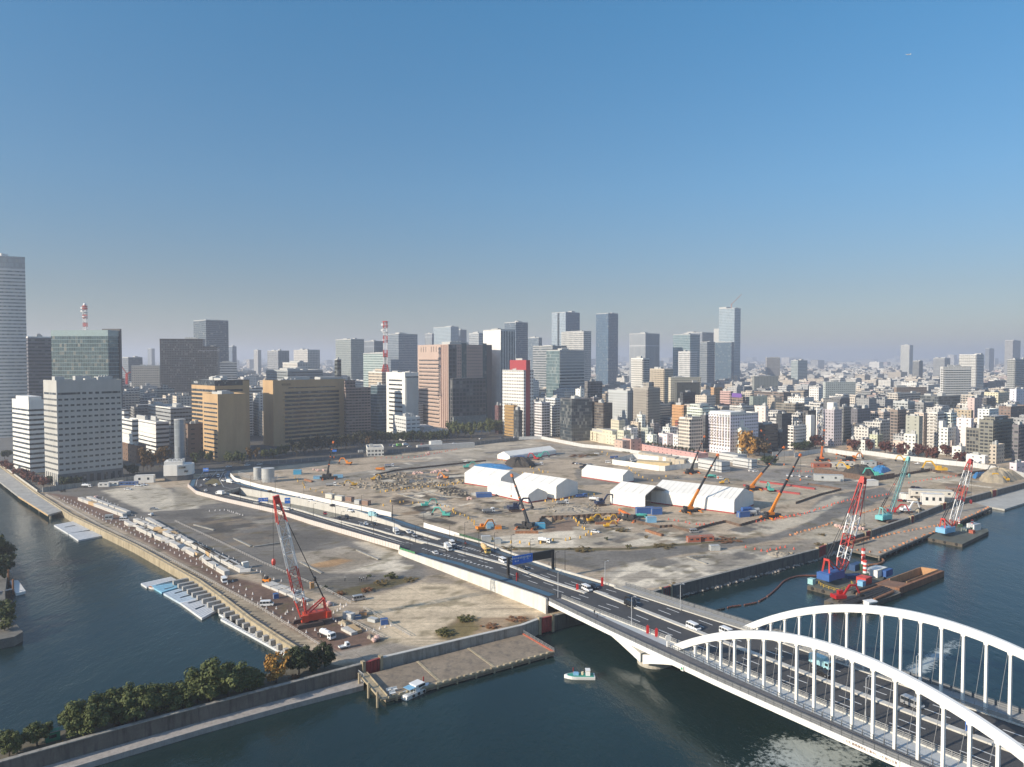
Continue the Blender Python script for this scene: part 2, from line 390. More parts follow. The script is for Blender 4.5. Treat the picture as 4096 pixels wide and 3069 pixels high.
def paints():
    # avenue and left of the road
    paint([(-470,480),(-330,500),(-200,610),(-30,760),(60,860),(60,910),(-470,910)],(.09,.09,.09),4,1,2)
    paint([P('k',200,1640),P('b',120,480),P('b',960,720),P('c',240,1260),P('h',300,560),P('g',1900,330),P('g',1100,560),P('g',600,450),P('a',1600,900),P('a',400,470)],GREY,8,.9,5)
    paint(Q('a',(850,440),(1280,380),(1480,470),(1657,560),(1657,590),(1220,620),(1000,520)),CONC,4,.85,6)
    paint(Q('b',(0,470),(120,480),(440,620),(200,650),(0,690)),(.27,.25,.21),4,.9,5)
    paint(Q('b',(150,760),(600,745),(900,900),(700,900),(380,900)),(.09,.085,.08),3,.9,6)
    paint(Q('b',(380,900),(550,960),(730,1040),(1000,1000),(900,880)),(.15,.14,.125),3,.7,5)
    paint(Q('b',(1100,1110),(1600,1030),(2000,1140),(2130,1200),(2130,1290),(1400,1290),(1150,1180)),(.30,.27,.23),4,.9,6)
    paint(Q('b',(1220,1180),(1700,1080),(1930,1160),(1400,1280)),(.25,.22,.18),1.5,.9,2)
    paint(Q('b',(1270,1200),(1560,1140),(1720,1165),(1500,1215),(1290,1235)),(.33,.21,.11),2,.8,5)
    paint(Q('b',(1680,990),(1860,990),(2130,1080),(2130,1200),(1930,1150)),CONC,4,.8,5)
    paint(Q('g',(1060,310),(1400,200),(1650,250),(1600,300),(1200,300)),LIGHT,3,.7,5)
    paint(Q('g',(1170,560),(1760,400),(2100,330),(2209,400),(2209,840),(1700,1000),(1420,900),(1150,600)),SAND,6,.95,5)
    paint(Q('g',(700,420),(1050,330),(1150,480),(1000,560)),(.2,.19,.17),3,.8,5)
    paint(Q('g',(840,400),(1180,350),(1300,380),(1080,510)),(.13,.125,.115),2,.9,5)
    paint(Q('g',(950,480),(1060,530),(1340,470),(1780,345),(1500,370),(1200,420)),WEED,1.5,.85,4)
    paint(Q('h',(0,560),(300,540),(560,650),(1060,890),(900,950),(300,1120),(0,1180)),SAND,5,.9,5)
    paint(Q('h',(0,430),(350,600),(700,760),(300,640),(0,620)),(.2,.18,.16),4,.7,5)
    paint(Q('h',(100,1050),(330,930),(720,930),(950,920),(860,990),(300,1120),(120,1150)),(.20,.13,.075),2,.6,9)
    paint(Q('g',(1850,830),(2000,780),(2209,700),(2209,860),(1900,930)),(.17,.14,.06),2,.75,8)
    # steel plates and soil along the canal quay
    paint([P('a',390,460),P('a',700,500),P('a',1100,700),P('a',1657,1000),P('g',0,330),P('g',330,420),P('g',900,650),P('g',1410,910),P('g',1010,1030),P('g',660,850),P('g',300,600),P('g',0,450),P('a',1657,1110),P('a',1000,760)],PLATE,2.5,.95,2)
    paint([P('a',320,470),P('a',820,720),P('a',1657,1120),P('g',0,455),P('g',660,860),P('g',800,970),P('g',670,985),P('g',250,720),P('a',1140,895),P('a',600,640)],(.29,.25,.19),2,.9,3)
    paint(Q('g',(900,1040),(1420,920),(1800,980),(1370,1070),(1220,1120)),(.22,.205,.185),4,.8,4)
    # main demolition field
    paint([P('c',0,330),P('c',900,240),P('c',1180,190),P('m',760,1280),P('m',1100,1320),P('m',1500,1390),P('c',1900,330),P('c',1000,370)],(.27,.25,.22),10,.8,10)
    paint(Q('c',(600,260),(1000,190),(1550,150),(1700,200),(1250,240),(1000,330)),(.37,.335,.28),7,.85,9)
    paint(Q('c',(0,430),(200,370),(1100,345),(1000,385),(200,470),(0,490)),(.21,.2,.185),4,.9,4)
    paint(Q('b',(1220,420),(1700,330),(2130,280),(2130,330),(1600,420),(1250,480)),(.24,.225,.2),5,.8,6)
    paint(Q('c',(0,520),(330,480),(680,580),(560,620),(60,660),(0,650)),(.16,.135,.105),3,.9,8)
    paint(Q('c',(0,490),(130,500),(230,470),(260,490),(60,540)),SOIL,2,.9,4)
    paint(Q('c',(560,620),(760,600),(960,690),(940,730),(740,690)),SOIL,2,.95,5)
    paint(Q('c',(270,790),(420,760),(650,800),(600,850),(400,850)),SOIL,2,.9,5)
    paint(Q('c',(330,650),(500,680),(620,750),(520,740)),SOIL,2,.8,4)
    paint(Q('c',(380,890),(560,900),(830,960),(800,990),(560,960)),SOIL,2,.85,5)
    paint(Q('c',(600,490),(850,480),(860,560),(700,560)),(.10,.09,.08),2,.8,5)
    paint(Q('c',(1270,370),(1560,355),(1580,420),(1400,420)),SOIL,2,.8,3)
    paint(Q('c',(760,840),(1300,770),(1560,770),(1560,1000),(1200,1000),(900,960)),(.33,.285,.225),6,.7,8)
    paint(Q('c',(880,560),(1080,600),(1100,700),(1420,790),(1700,800),(2100,760),(2212,780),(2212,880),(1600,890),(1400,760),(1000,700)),(.31,.27,.215),5,.7,6)
    paint(Q('c',(1650,920),(1900,910),(2000,960),(2000,1060),(1650,1070)),(.23,.17,.13),2,.9,3)
    paint(Q('c',(820,1080),(1000,1050),(1250,1110),(1250,1150),(1050,1160)),(.17,.165,.155),3,.8,3)
    paint(Q('c',(1040,1130),(1500,1060),(2212,1030),(2212,1190),(1800,1215),(1300,1220)),LIGHT,5,.8,6)
    paint(Q('d',(0,1000),(400,1040),(900,1100),(1100,1100),(1700,1120),(900,1190),(0,1190)),(.38,.345,.285),5,.85,6)
    paint(Q('c',(1250,1200),(1750,1210),(2212,1210),(2212,1240),(1500,1235)),WEED,1,.9,3)
    paint(Q('d',(0,1215),(500,1210),(720,1190),(1690,1110),(1700,1125),(900,1215),(0,1245)),WEED,1,.85,3)
    # asphalt lane sweeping through the middle
    paint([P('c',1250,1260),P('c',1850,1230),P('d',500,1240),P('d',1400,1160),P('d',1900,1090),P('d',2212,990),P('e',300,800),P('e',420,690),P('e',900,620),P('e',1000,680),P('e',500,900),P('e',60,1050),P('d',1500,1210),P('d',900,1300),P('d',0,1480),P('c',2212,1440)],(.165,.16,.152),4,.95,4)
    paint([P('e',100,610),P('e',700,640),P('e',980,590),P('e',820,570),P('e',330,480),P('d',2212,480),P('d',1700,520)],(.22,.21,.195),5,.9,4)
    paint(Q('d',(700,520),(1300,520),(1700,480),(2212,430),(2212,560),(1900,540),(1400,560)),(.22,.21,.195),5,.85,4)
    paint(Q('d',(1250,400),(2212,430),(2212,500),(1400,520)),(.2,.19,.18),4,.8,4)
    paint(Q('d',(0,430),(280,440),(640,480),(1080,500),(900,560),(640,570),(0,600)),(.19,.18,.165),4,.8,5)
    paint(Q('d',(250,1460),(560,1360),(1100,1290),(1700,1200),(2212,1290),(2212,1310),(900,1598),(400,1598)),(.37,.345,.30),5,.9,5)
    paint(Q('d',(500,1400),(760,1350),(1100,1400),(1000,1520),(600,1598),(320,1560)),LIGHT,4,.8,7)
    paint(Q('d',(1100,1300),(1270,1290),(1430,1340),(1310,1370)),(.12,.118,.11),1,.9,1)
    paint(Q('d',(1560,1250),(1900,1180),(2212,1200),(2212,1260),(1900,1290)),(.25,.235,.21),4,.7,6)
    # right field
    paint([P('d',1660,590),P('d',1900,540),P('e',400,640),P('e',560,650),P('e',180,760),P('d',1900,790)],(.37,.33,.26),4,.85,4)
    paint([P('d',1650,1000),P('d',2212,900),P('e',300,800),P('e',500,690),P('e',620,700),P('e',300,900),P('e',0,1000),P('d',1900,1080)],(.40,.37,.31),4,.8,5)
    paint(Q('e',(180,400),(700,350),(1000,390),(1700,460),(1700,490),(1500,530),(1000,560),(850,470),(600,430)),(.29,.255,.20),6,.85,6)
    paint(Q('e',(900,540),(1300,490),(1560,530),(1640,560),(1060,600),(920,590)),(.37,.33,.255),4,.85,5)
    paint(Q('e',(1250,600),(1640,545),(2050,560),(1800,640),(1450,680),(1300,640)),(.33,.275,.20),4,.9,5)
    paint(Q('e',(1400,590),(1560,590),(1500,640),(1420,620)),(.16,.13,.095),3,.7,6)
    paint(Q('e',(480,880),(900,790),(1260,780),(1100,870),(700,1000),(430,960)),(.30,.275,.235),3,.7,6)
    paint(Q('e',(190,1030),(420,930),(760,960),(700,1000),(430,1090)),(.36,.33,.27),3,.8,5)
    paint(Q('e',(0,1120),(340,1040),(430,1090),(360,1130),(0,1220)),(.24,.225,.2),3,.7,5)
    paint(Q('d',(1900,300),(2212,330),(2212,400),(1850,450)),(.30,.27,.22),4,.7,5)
paints()
rq = random.Random(77)   # remains of floor slabs, pits and patches left by the demolished halls, squared to the old grid
for zone,n,cols in ((Q('c',(0,480),(880,420),(880,580),(1100,720),(1600,760),(1500,900),(900,980),(300,880),(0,700)),90,(SOIL,LIGHT,GREY,(.22,.165,.11),CONC,(.13,.11,.09))),(Q('c',(0,330),(900,240),(1700,170),(2212,330),(2212,480),(1300,360),(0,470)),60,(GREY,LIGHT,CONC,(.25,.21,.16))),(Q('b',(100,760),(700,700),(1100,800),(1100,1050),(600,1080)),45,((.075,.072,.068),(.25,.235,.205),(.19,.16,.125),GREY)),(Q('e',(200,420),(700,350),(1700,470),(2000,560),(1300,690),(500,640)),70,(SAND,LIGHT,(.22,.17,.12),GREY)),(Q('d',(100,1000),(1500,1000),(2100,950),(1500,1120),(100,1190)),40,(LIGHT,(.24,.2,.155),GREY)),(Q('d',(300,1450),(1100,1300),(2100,1250),(900,1560)),30,(LIGHT,GREY,(.25,.23,.2)))):
    zp = [XY(p) for p in zone];xs = [p[0] for p in zp];ys = [p[1] for p in zp];k = 0
    while k < n:
        x,y = rq.uniform(min(xs),max(xs)),rq.uniform(min(ys),max(ys))
        if sdist(np.array([x]),np.array([y]),zp)[0] < 0: continue
        k += 1;a,b,r0 = rq.uniform(1.5,9),rq.uniform(1,5),R(38 + rq.choice((0,0,90,rq.uniform(-8,8))));c_,s_ = math.cos(r0),math.sin(r0)
        paint([Vector((x + u * a * c_ - v * b * s_,y + u * a * s_ + v * b * c_,0)) for u,v in ((-1,-1),(1,-1),(1,1),(-1,1))],rq.choice(cols),.8,rq.uniform(.45,.9),1.2)
# random blotches, tyre tracks and weed flecks over everything
colr *= (1 - .16 * smooth((fbm(gxf,gyf,14,31) - .53) / .12))[:,None]
wd = smooth((fbm(gxf,gyf,7,41) - .66) / .05)[:,None] * .6;colr = colr * (1 - wd) + np.array([.12,.105,.06])[None] * wd
lum = colr.mean(1,keepdims=True);colr *= 1 + .17 * smooth((lum - .10) / .14);colr *= np.array([1.06,1.0,.91])
gz = np.zeros(len(gxf))
for poly,dep,gr in ((TRENCH,-8.5,3.2),(PIT,-3.4,0),(PIT2,-2.6,0)):
    d = sdist(gxf,gyf,poly);gz = np.where(d > -gr,dep,gz)
dirt_zone = sdist(gxf,gyf,[XY(p) for p in Q('c',(0,480),(880,420),(880,580),(1100,720),(1600,760),(2212,760),(2212,880),(1560,890),(900,980),(300,880),(0,700))])
gz += np.where((dirt_zone > 0) & (gz == 0),(fbm(gxf,gyf,11,51) - .45) * 2.0 * np.clip(dirt_zone / 12,0,1),0)
inl = sdist(gxf,gyf,LAND) > .3
W_,H_ = len(gx),len(gy);idx = np.arange(W_ * H_).reshape(H_,W_)
fq = np.stack([idx[:-1,:-1],idx[:-1,1:],idx[1:,1:],idx[1:,:-1]],-1).reshape(-1,4)
fq = fq[inl[fq].all(1)]
used = np.unique(fq);rem = np.full(W_ * H_,-1);rem[used] = np.arange(len(used))
me = bpy.data.meshes.new('ground');me.from_pydata(np.stack([gxf[used],gyf[used],gz[used]],1).tolist(),[],rem[fq].tolist())
ca = me.color_attributes.new('Col','FLOAT_COLOR','POINT');ca.data.foreach_set('color',np.concatenate([colr[used],np.ones((len(used),1))],1).astype(np.float32).ravel())
def ground_mat():
    m,t,b = newmat('site_ground');g = G(t)
    tc = g.n('ShaderNodeTexCoord').outputs['Object'];vc = g.n('ShaderNodeVertexColor',layer_name='Col').outputs[0]
    n1 = g.noise(tc,.5,7,.75);n2 = g.noise(tc,2.6,4,.75);n3 = g.noise(tc,.05,3,.5)
    k = g.mth('ADD',g.mth('MULTIPLY',n1,.6),g.mth('MULTIPLY',n2,.4));f = g.mth('MULTIPLY',g.ramp(k,.32,.68,.56,1.42),g.ramp(n3,.3,.7,.88,1.12))
    mp = g.n('ShaderNodeMapping');g.l(tc,mp.inputs[0]);mp.inputs['Rotation'].default_value = (0,0,R(-38));sp = g.n('ShaderNodeSeparateXYZ');g.l(mp.outputs[0],sp.inputs[0])
    j1 = g.mth('LESS_THAN',g.mth('FRACT',g.mth('DIVIDE',sp.outputs[0],9.0)),.022);j2 = g.mth('LESS_THAN',g.mth('FRACT',g.mth('DIVIDE',sp.outputs[1],12.0)),.018)
    j = g.mth('MULTIPLY',g.mth('MAXIMUM',j1,j2),g.ramp(g.noise(tc,.035,2),.48,.56,0,.3))
    f = g.mth('MULTIPLY',f,g.mth('SUBTRACT',1.0,j))
    for an,sd in ((-52,.5),(20,.42),(75,.45)):   # wheel tracks and scrape marks
        m2 = g.n('ShaderNodeMapping');g.l(tc,m2.inputs[0]);m2.inputs['Rotation'].default_value = (0,0,R(an));m2.inputs['Scale'].default_value = (.012,1.1,1);m2.inputs['Location'].default_value = (sd * 40,0,0)
        tr = g.mth('MULTIPLY',g.ramp(g.noise(m2.outputs[0],sd,3,.6),.56,.62),g.ramp(g.noise(tc,.02 + sd * .02,2),.42,.6));f = g.mth('MULTIPLY',f,g.mth('SUBTRACT',1.0,g.mth('MULTIPLY',tr,.26)))
    vm = g.n('ShaderNodeVectorMath',operation='SCALE');g.l(vc,vm.inputs[0]);g.l(f,vm.inputs['Scale'])
    g.l(vm.outputs[0],b.inputs['Base Color']);b.inputs['Roughness'].default_value = .92;b.inputs['Specular IOR Level'].default_value = .2
    bp = g.n('ShaderNodeBump');bp.inputs['Strength'].default_value = .35;bp.inputs['Distance'].default_value = .25;g.l(k,bp.inputs['Height']);g.l(bp.outputs[0],b.inputs['Normal'])
    return m
me.materials.append(ground_mat());go = bpy.data.objects.new('ground',me);COL.objects.link(go);go['kind'] = 'structure'
# ---- quay walls, river walls and aprons
conc = M('concrete',(.30,.285,.25),.85,sc=.25,var=.25,dirt=(.07,.06,.05,.6))
conc_d = M('stained_concrete',(.135,.122,.105),.88,sc=.3,var=.3,dirt=(.04,.037,.033,.75))
conc_y = M('ochre_concrete',(.36,.30,.20),.85,sc=.3,var=.25,dirt=(.10,.075,.045,.6))
conc_l = M('pale_concrete',(.52,.50,.45),.8,sc=.2,var=.14,dirt=(.28,.26,.22,.35))
white_p = M('white_paint',(.78,.77,.73),.45,sc=.08,var=.06)
gate_m = M('red_gate_paint',(.33,.055,.05),.6,sc=.4,var=.3,dirt=(.12,.03,.025,.6))
qp = [QUAY[0] + dQ * 900] + QUAY
solo('quay_wall','ochre stained concrete quay wall along the canal beside the stacked blocks','quay wall',MB().wall(offset(qp,-.6),1.6,-6,.06).wall(offset(qp,-.1),.45,.06,.3),conc_y)
solo('bank_strip','earth bank of the breakwater under the pine row','bank',MB().prism([XY(p) for p in STRIPN] + [XY(p) for p in offset(WALLN[:5],0)],-5,.15),M('bank_earth',(.115,.10,.07),.95,sc=.5,var=.4))
wallw = MB(); 
def seg(a,b,th=.9,z1=1.6,m=0):
    wallw.wall(offset(WALLN[a:b + 1],.4),th,-6,z1,m);wallw.wall(offset(WALLN[a:b + 1],.4),th + .35,z1,z1 + .22,1)
def rwall(a,b,label,mats,th=.9):
    global wallw
    wallw = MB();seg(a,b,th);solo('river_wall',label,'flood wall',wallw,mats,group='river flood walls')
rwall(0,4,'long dark stained flood wall in front of the pine trees',[conc_d,conc])
rwall(5,8,'flood wall behind the sloping landing apron with the moored white boat',[conc,conc_l])
rwall(9,12,'flood wall passing under the white arch bridge',[conc_d,conc],1.0)
rwall(12,14,'long stained flood wall facing the crane barges',[conc_d,conc],1.0)
rwall(15,16,'flood wall behind the rusty pipes on the long quay apron',[conc_d,conc])
rwall(16,17,'flood wall beside the teal lattice crane',[conc_d,conc])
rwall(17,18,'flood wall behind the white site cabins',[conc_d,conc])
rwall(18,20,'farthest flood wall below the sand heap',[conc_d,conc])
def gate(a,b,label):
    t = thing('flood_gate',label,'flood gate',(a + b) / 2 * 1 - Vector((0,0,(a.z + b.z) / 2)),math.atan2((b - a).y,(b - a).x),'red flood gates')
    L = (b - a).length
    m = MB().box(-L / 2,-.25,-3.2,L / 2,.15,1.75); 
    m.build('panel',gate_m,t)
    f = MB()
    for k in range(6): x = -L / 2 + L * k / 5;f.box(x - .12,-.5,-3.2,x + .12,-.25,1.9)
    f.box(-L / 2 - .3,-.5,1.75,L / 2 + .3,.3,2.0);f.build('frame',gate_m,t)
    for s_ in (-1,1): MB().box(s_ * L / 2 - .45,-.7,-3.5,s_ * L / 2 + .45,.7,2.5).build('post',conc_y,t)
gate(WALLN[4],WALLN[5],'red flood gate at the corner of the breakwater and the landing apron')
gate(WALLN[8],WALLN[9],'red flood gate in the river wall next to the white bridge abutment')
gate(P('i',105,490,1.6),P('i',195,465,1.6),'red flood gate in the river wall just beyond the bridge')
gate(WALLN[14],WALLN[15],'red flood gate beside the rusty pipe pile')
gate(P('e',752,1000,1.6),P('e',795,985,1.6),'red flood gate near the heap of white bags')
gate(P('e',1126,872,1.6),P('e',1152,862,1.6),'red flood gate nearest the teal crane')
gate(P('e',1390,766,1.6),P('e',1420,755,1.6),'red flood gate below the stacked white cabins')
gate(P('e',1800,656,1.6),P('e',1840,645,1.6),'small red flood gate farthest along the river wall')
# ledge under the breakwater wall
lo = [P('f',600,1657,-2.2),P('f',2023,1235,-2.2),P('g',1225,1310,-2.2)]
lo = [lo[0] + (lo[0] - lo[1]).normalized() * 160] + lo
li = offset(WALLN[:5],-.1)
m = MB();A,B_ = resample([Vector((p.x,p.y,-2.0)) for p in li],12),resample(lo,12)
for i in range(11): m.prism([XY(A[i]),XY(A[i + 1]),XY(B_[i + 1]),XY(B_[i])],-6,-2.1 - .0,0)
solo('wall_ledge','pale concrete ledge at the foot of the dark breakwater wall','ledge',m,M('ledge_concrete',(.34,.31,.28),.9,sc=.5,var=.25,dirt=(.12,.11,.1,.4)))
# sloping landing apron
ap = [P('g',1240,1215,-1.2),P('g',1420,1425,-2.2),P('h',1140,1235,-2.2),P('h',868,1075,-1.2)]
m = MB();m.add([(*XY(p),p.z) for p in ap] + [(*XY(p),-3.3) for p in ap],[(0,1,2,3),(0,4,5,1),(1,5,6,2),(2,6,7,3),(3,7,4,0)])
apr = thing('landing_apron','sloping brown concrete landing apron with the white boat moored at its edge','apron')
m.build('slab',M('apron_concrete',(.25,.20,.145),.85,sc=.16,var=.3,dirt=(.07,.065,.06,.55)),apr)
m = MB();a,b = ap[1] + Vector((0,0,.05)),ap[2] + Vector((0,0,.05));m.beam(a,b,.9,.5)
n_ = int((b - a).length / 2.2)
for k in range(n_): q = a.lerp(b,k / n_);m.cbox(q.x,q.y,q.z + .2,1.1,.7,.35,0,math.atan2((b - a).y,(b - a).x))
for k in range(9): q = a.lerp(b,(k + .5) / 9);m.tube((q.x,q.y,-7),(q.x,q.y,-2.4),.35,n=8)
m.build('edge_beam',conc_y,apr)
m = MB()
for k in (.3,.62): q0,q1 = ap[0].lerp(ap[3],k),ap[1].lerp(ap[2],k);m.beam(q0 + Vector((0,0,.06)),q1 + Vector((0,0,.06)),.8,.14)
m.build('drain_strip',conc_y,apr)
m = MB()
q0,q1 = ap[3] + Vector((0,0,.1)),ap[2] + Vector((0,0,.1))
for h_ in (.4,.8,1.2): m.beam(q0 + Vector((0,0,h_)),q1 + Vector((0,0,h_)),.09)
for k in range(9): q = q0.lerp(q1,k / 8);m.beam(q,q + Vector((0,0,1.3)),.12)
m.build('railing',M('grey_steel',(.33,.34,.34),.5,.4),apr)
m = MB().beam(q0,q1,.8,.5);m.build('kerb',M('red_oxide',(.36,.10,.06),.7,var=.3),apr)
m = MB();q0,q1 = P('g',1215,1205,-.6),P('g',1410,1430,-1.5);m.beam(q0,q1,2.2,.35);m.beam(q0 + Vector((1.2,.3,.25)),q1 + Vector((1.2,.3,.25)),.2,.5);m.beam(q0 + Vector((-1.2,-.3,.25)),q1 + Vector((-1.2,-.3,.25)),.2,.5)
for k in (.12,.55,.95): q = q0.lerp(q1,k) + Vector((-1.4,-1.2,0));m.tube((q.x,q.y,-7),(q.x,q.y,.8),.35,n=8)
m.build('gangway',conc_y,apr)
m = MB();q = P('g',1200,1240,-2)
gp_ = [P('g',1170 + 9.5 * k,1240 + 8 * k,-2.1) for k in range(7)]
for q in gp_: m.beam(q,q + Vector((0,0,2.6)),.1)
for z_ in (.2,1.3,2.5): m.beam(gp_[0] + Vector((0,0,z_)),gp_[-1] + Vector((0,0,z_)),.14)
m.build('gate_fence',M('galvanised',(.55,.56,.56),.4,.3),apr)
# long quay apron on the right
qa = [P('e',560,1120,-1.6),P('e',870,1192,-1.6),P('e',1800,790,-1.6),P('e',1640,740,-1.6),P('e',1420,790,-1.6),P('e',1130,905,-1.6),P('e',780,1040,-1.6)]
qt = thing('quay_apron','long low concrete quay apron lined with orange markers, seaward of the flood wall','quay')
MB().prism([XY(p) for p in qa],-2.6,-1.6).build('slab',M('quay_concrete',(.33,.28,.215),.85,sc=.1,var=.3,dirt=(.12,.1,.08,.5)),qt)
m = MB()
for k in range(26):
    q = qa[1].lerp(qa[2],k / 25);m.tube((q.x,q.y,-8),(q.x,q.y,-2.5),.45,n=6)
m.wall([qa[0],qa[1],qa[2]],.8,-2.4,-1.35);m.build('fender_beam',conc_d,qt)
qb = [P('e',1620,752,-2.4),P('e',1910,803,-2.4),P('e',2071,752,-2.4),P('e',2071,600,-2.4)]
dd = (qb[2] - qb[1]).normalized() * 300;qb = [qb[0],qb[1],qb[1] + dd,qb[3] + dd]
solo('pontoon_quay','pale grey floating quay at the right edge beyond the long apron','quay',MB().prism([XY(p) for p in qb],-3.4,-2.3),M('pontoon_concrete',(.40,.39,.35),.8,sc=.12,var=.2,dirt=(.25,.24,.22,.4)))
# rubble toe under the long wall
rt = [P('i',150,600,ZW),P('i',780,430,ZW),P('i',1230,312,ZW),P('i',1820,142,ZW),P('e',600,1120,ZW)]
m = MB();rb = resample(rt,120);rnd = random.Random(3)
for q in rb:
    for k in range(3): m.blob((q.x + rnd.uniform(-1.5,1.2),q.y + rnd.uniform(-.8,1.8),-3.3 + rnd.uniform(-.2,.5)),rnd.uniform(.5,1.1),rnd.uniform(.5,1),rnd.uniform(.4,.8),0,6,4,.2,rnd)
struct('stone_rubble',m,M('rubble_stone',(.33,.29,.25),.9,sc=.8,var=.4),'stuff')
# ================================================================ ROAD, UNDERPASS, BRIDGE
asph = M('road_asphalt',(.055,.055,.056),.82,sc=.15,var=.22)
blue_a = M('blue_surfacing',(.05,.115,.175),.8,sc=.3,var=.25)
paintw = M('road_paint',(.62,.62,.60),.7,sc=1.5,var=.2)
dark_st = M('dark_steel',(.035,.033,.032),.5,.2)
kerb_m = M('kerb_concrete',(.50,.48,.43),.8,sc=.3,var=.15)
NS = 60
NE2 = NE;n_,f_ = resample(NE,NS),resample(FE,NS)
def split_at(poly,p):
    """part of a polyline before and after the point nearest to p"""
    r = resample(poly,200);k = min(range(200),key=lambda i: (r[i] - p).length);return r[:k + 1],r[k:]
up = lambda pts,d: [Vector((p.x,p.y,p.z + d)) for p in pts]
m = MB()
nA,nB = split_at(NE,TN[-1] + Vector((-6,-6,0)));fA,fB = split_at(FE,TF[-1] + Vector((5,8,0)))
nA0,nA1 = split_at(nA,TN[0] + Vector((-14,-14,0)));fA0,fA1 = split_at(fA,TF[0] + Vector((2,14,0)))
N_ = 30
m.ribbon(up(resample(nA1,N_),.08),up(resample(TN,N_),.08));m.ribbon(up(resample(TF,N_),.08),up(resample(fA1,N_),.08))
m.ribbon(up(resample(nB,N_),.08),up(resample(fB,N_),.08))
m.ribbon(up(resample(nA0,12),.08),up(resample(fA0,12),.08));m.add([nA0[-1] + Vector((0,0,.08)),TN[0] + Vector((0,0,.08)),TF[0] + Vector((0,0,.08)),fA0[-1] + Vector((0,0,.08))],[(0,1,2,3)])
m.add([TN[-1] + Vector((0,0,.08)),nB[0] + Vector((0,0,.08)),fB[0] + Vector((0,0,.08)),TF[-1] + Vector((0,0,.08))],[(0,1,2,3)])
struct('road',m,asph)
tn,tf = resample(TN,N_),resample(TF,N_)
zf = [-5.8 * (1 - smooth(np.array((i / (N_ - 1) - .15) / .85)).item()) + .05 for i in range(N_)]
m = MB().ribbon([Vector((p.x,p.y,z)) for p,z in zip(tn,zf)],[Vector((p.x,p.y,z)) for p,z in zip(tf,zf)]);struct('underpass_road',m,asph)
underp = thing('underpass','white walled road underpass dipping below the street on the bridge approach','underpass')
MB().wall(tn,.7,[z - .5 for z in zf],1.0).build('retaining_wall',conc_l,underp)
MB().wall(tf,.7,[z - .5 for z in zf],1.0).build('retaining_wall',conc_l,underp)
a,b = TN[0],TF[0];m = MB();d = (b - a).normalized();nrm = Vector((-d.y,d.x,0))
m.wall([a + d * .4,b - d * .4],1.2,-1.2,1.1);m.wall([a + nrm * 7,b + nrm * 7],.5,-8,.2)
m.build('portal',conc,underp);MB().add([(*XY(a),-.02),(*XY(b),-.02),(*XY(b + nrm * 14),-.02),(*XY(a + nrm * 14),-.02)],[(0,1,2,3)]).build('roof_slab',M('portal_deck',(.36,.33,.27),.9,sc=.3,var=.3),underp)
md = resample(MD,40)
solo('central_reserve','pale kerbed central reserve between the two carriageways of the bridge approach','central reserve',MB().wall(up(md,0),1.6,[p.z - .3 for p in md],[p.z + .42 for p in md]),kerb_m)
mu = [Vector((p.x,p.y,z)) for p,z in zip([tn[i].lerp(tf[i],.42) for i in range(14,N_)],zf[14:])]
solo('underpass_divider','low concrete divider running down the middle of the underpass','divider',MB().wall(mu,.8,[p.z for p in mu],[p.z + .7 for p in mu]),kerb_m)
# retaining walls of the embankment
nb = resample(nB,40);fb = resample(fB,40)
solo('embankment_wall','white concrete retaining wall on the near side of the bridge approach','retaining wall',MB().wall(offset(nb,-.2),.8,-.3,[p.z + 1.0 for p in nb]),M('white_concrete',(.60,.58,.52),.75,sc=.12,var=.12,dirt=(.40,.37,.31,.5)))
solo('embankment_wall','concrete parapet on the far side of the bridge approach','retaining wall',MB().wall(offset(fb,.2),.6,-.3,[p.z + .9 for p in fb]),conc_l)
# white hoardings
hoard = M('white_hoarding',(.74,.72,.68),.5,sc=.4,var=.06);hoard2 = M('panel_hoarding',(.57,.52,.475),.6,sc=.4,var=.08)
fw = resample([p for p in FE[1:6]] ,60)
solo('hoarding','smooth bright white hoarding along the far edge of the approach road','hoarding',MB().wall(offset(fw,.6),.15,-.3,2.6),hoard)
fe_ = PRL(('c',470,1010),('c',820,1105));solo('hoarding','short bright white hoarding panel row by the green fence and the red excavator','hoarding',MB().wall(offset(resample(fe_,12),.6),.15,-.3,2.9),hoard)
def panels(name,label,pts,h,mat,mat2,step=1.6):
    m = MB();L = sum((pts[i + 1] - pts[i]).length for i in range(len(pts) - 1));rs = resample(pts,max(3,int(L / step)))
    m.wall(rs,.08,[p.z - .2 for p in rs],[p.z + h for p in rs])
    for i,p in enumerate(rs):
        d = (rs[min(i + 1,len(rs) - 1)] - rs[max(0,i - 1)]).normalized();m.cbox(p.x,p.y,p.z,.16,.3,h + .06,1,math.atan2(d.y,d.x))
    return solo(name,label,'fence',m,[mat,mat2])
panels('panel_fence','pinkish white panel fence curving along the near edge of the underpass ramp',[p for p in NE[1:6]],2.3,hoard2,M('fence_post',(.62,.50,.45),.6),2.2)
panels('panel_fence','pinkish white panel fence along the near edge by the green fence',PRL(('b',1220,802),('b',2130,1068),('c',240,1243)),2.3,hoard2,MATS['fence_post'],2.2)
green_f = M('green_mesh',(.06,.22,.09),.7)
panels('mesh_fence','short green mesh fence between the panel fence and the white embankment wall',PRL(('c',245,1243),('c',395,1290)),1.8,green_f,dark_st,2)
panels('mesh_fence','dark green mesh fence following the white hoarding by the road',PRL(('c',820,1100),('c',1040,1165)),1.9,M('deep_green_mesh',(.04,.10,.05),.7),dark_st,2)
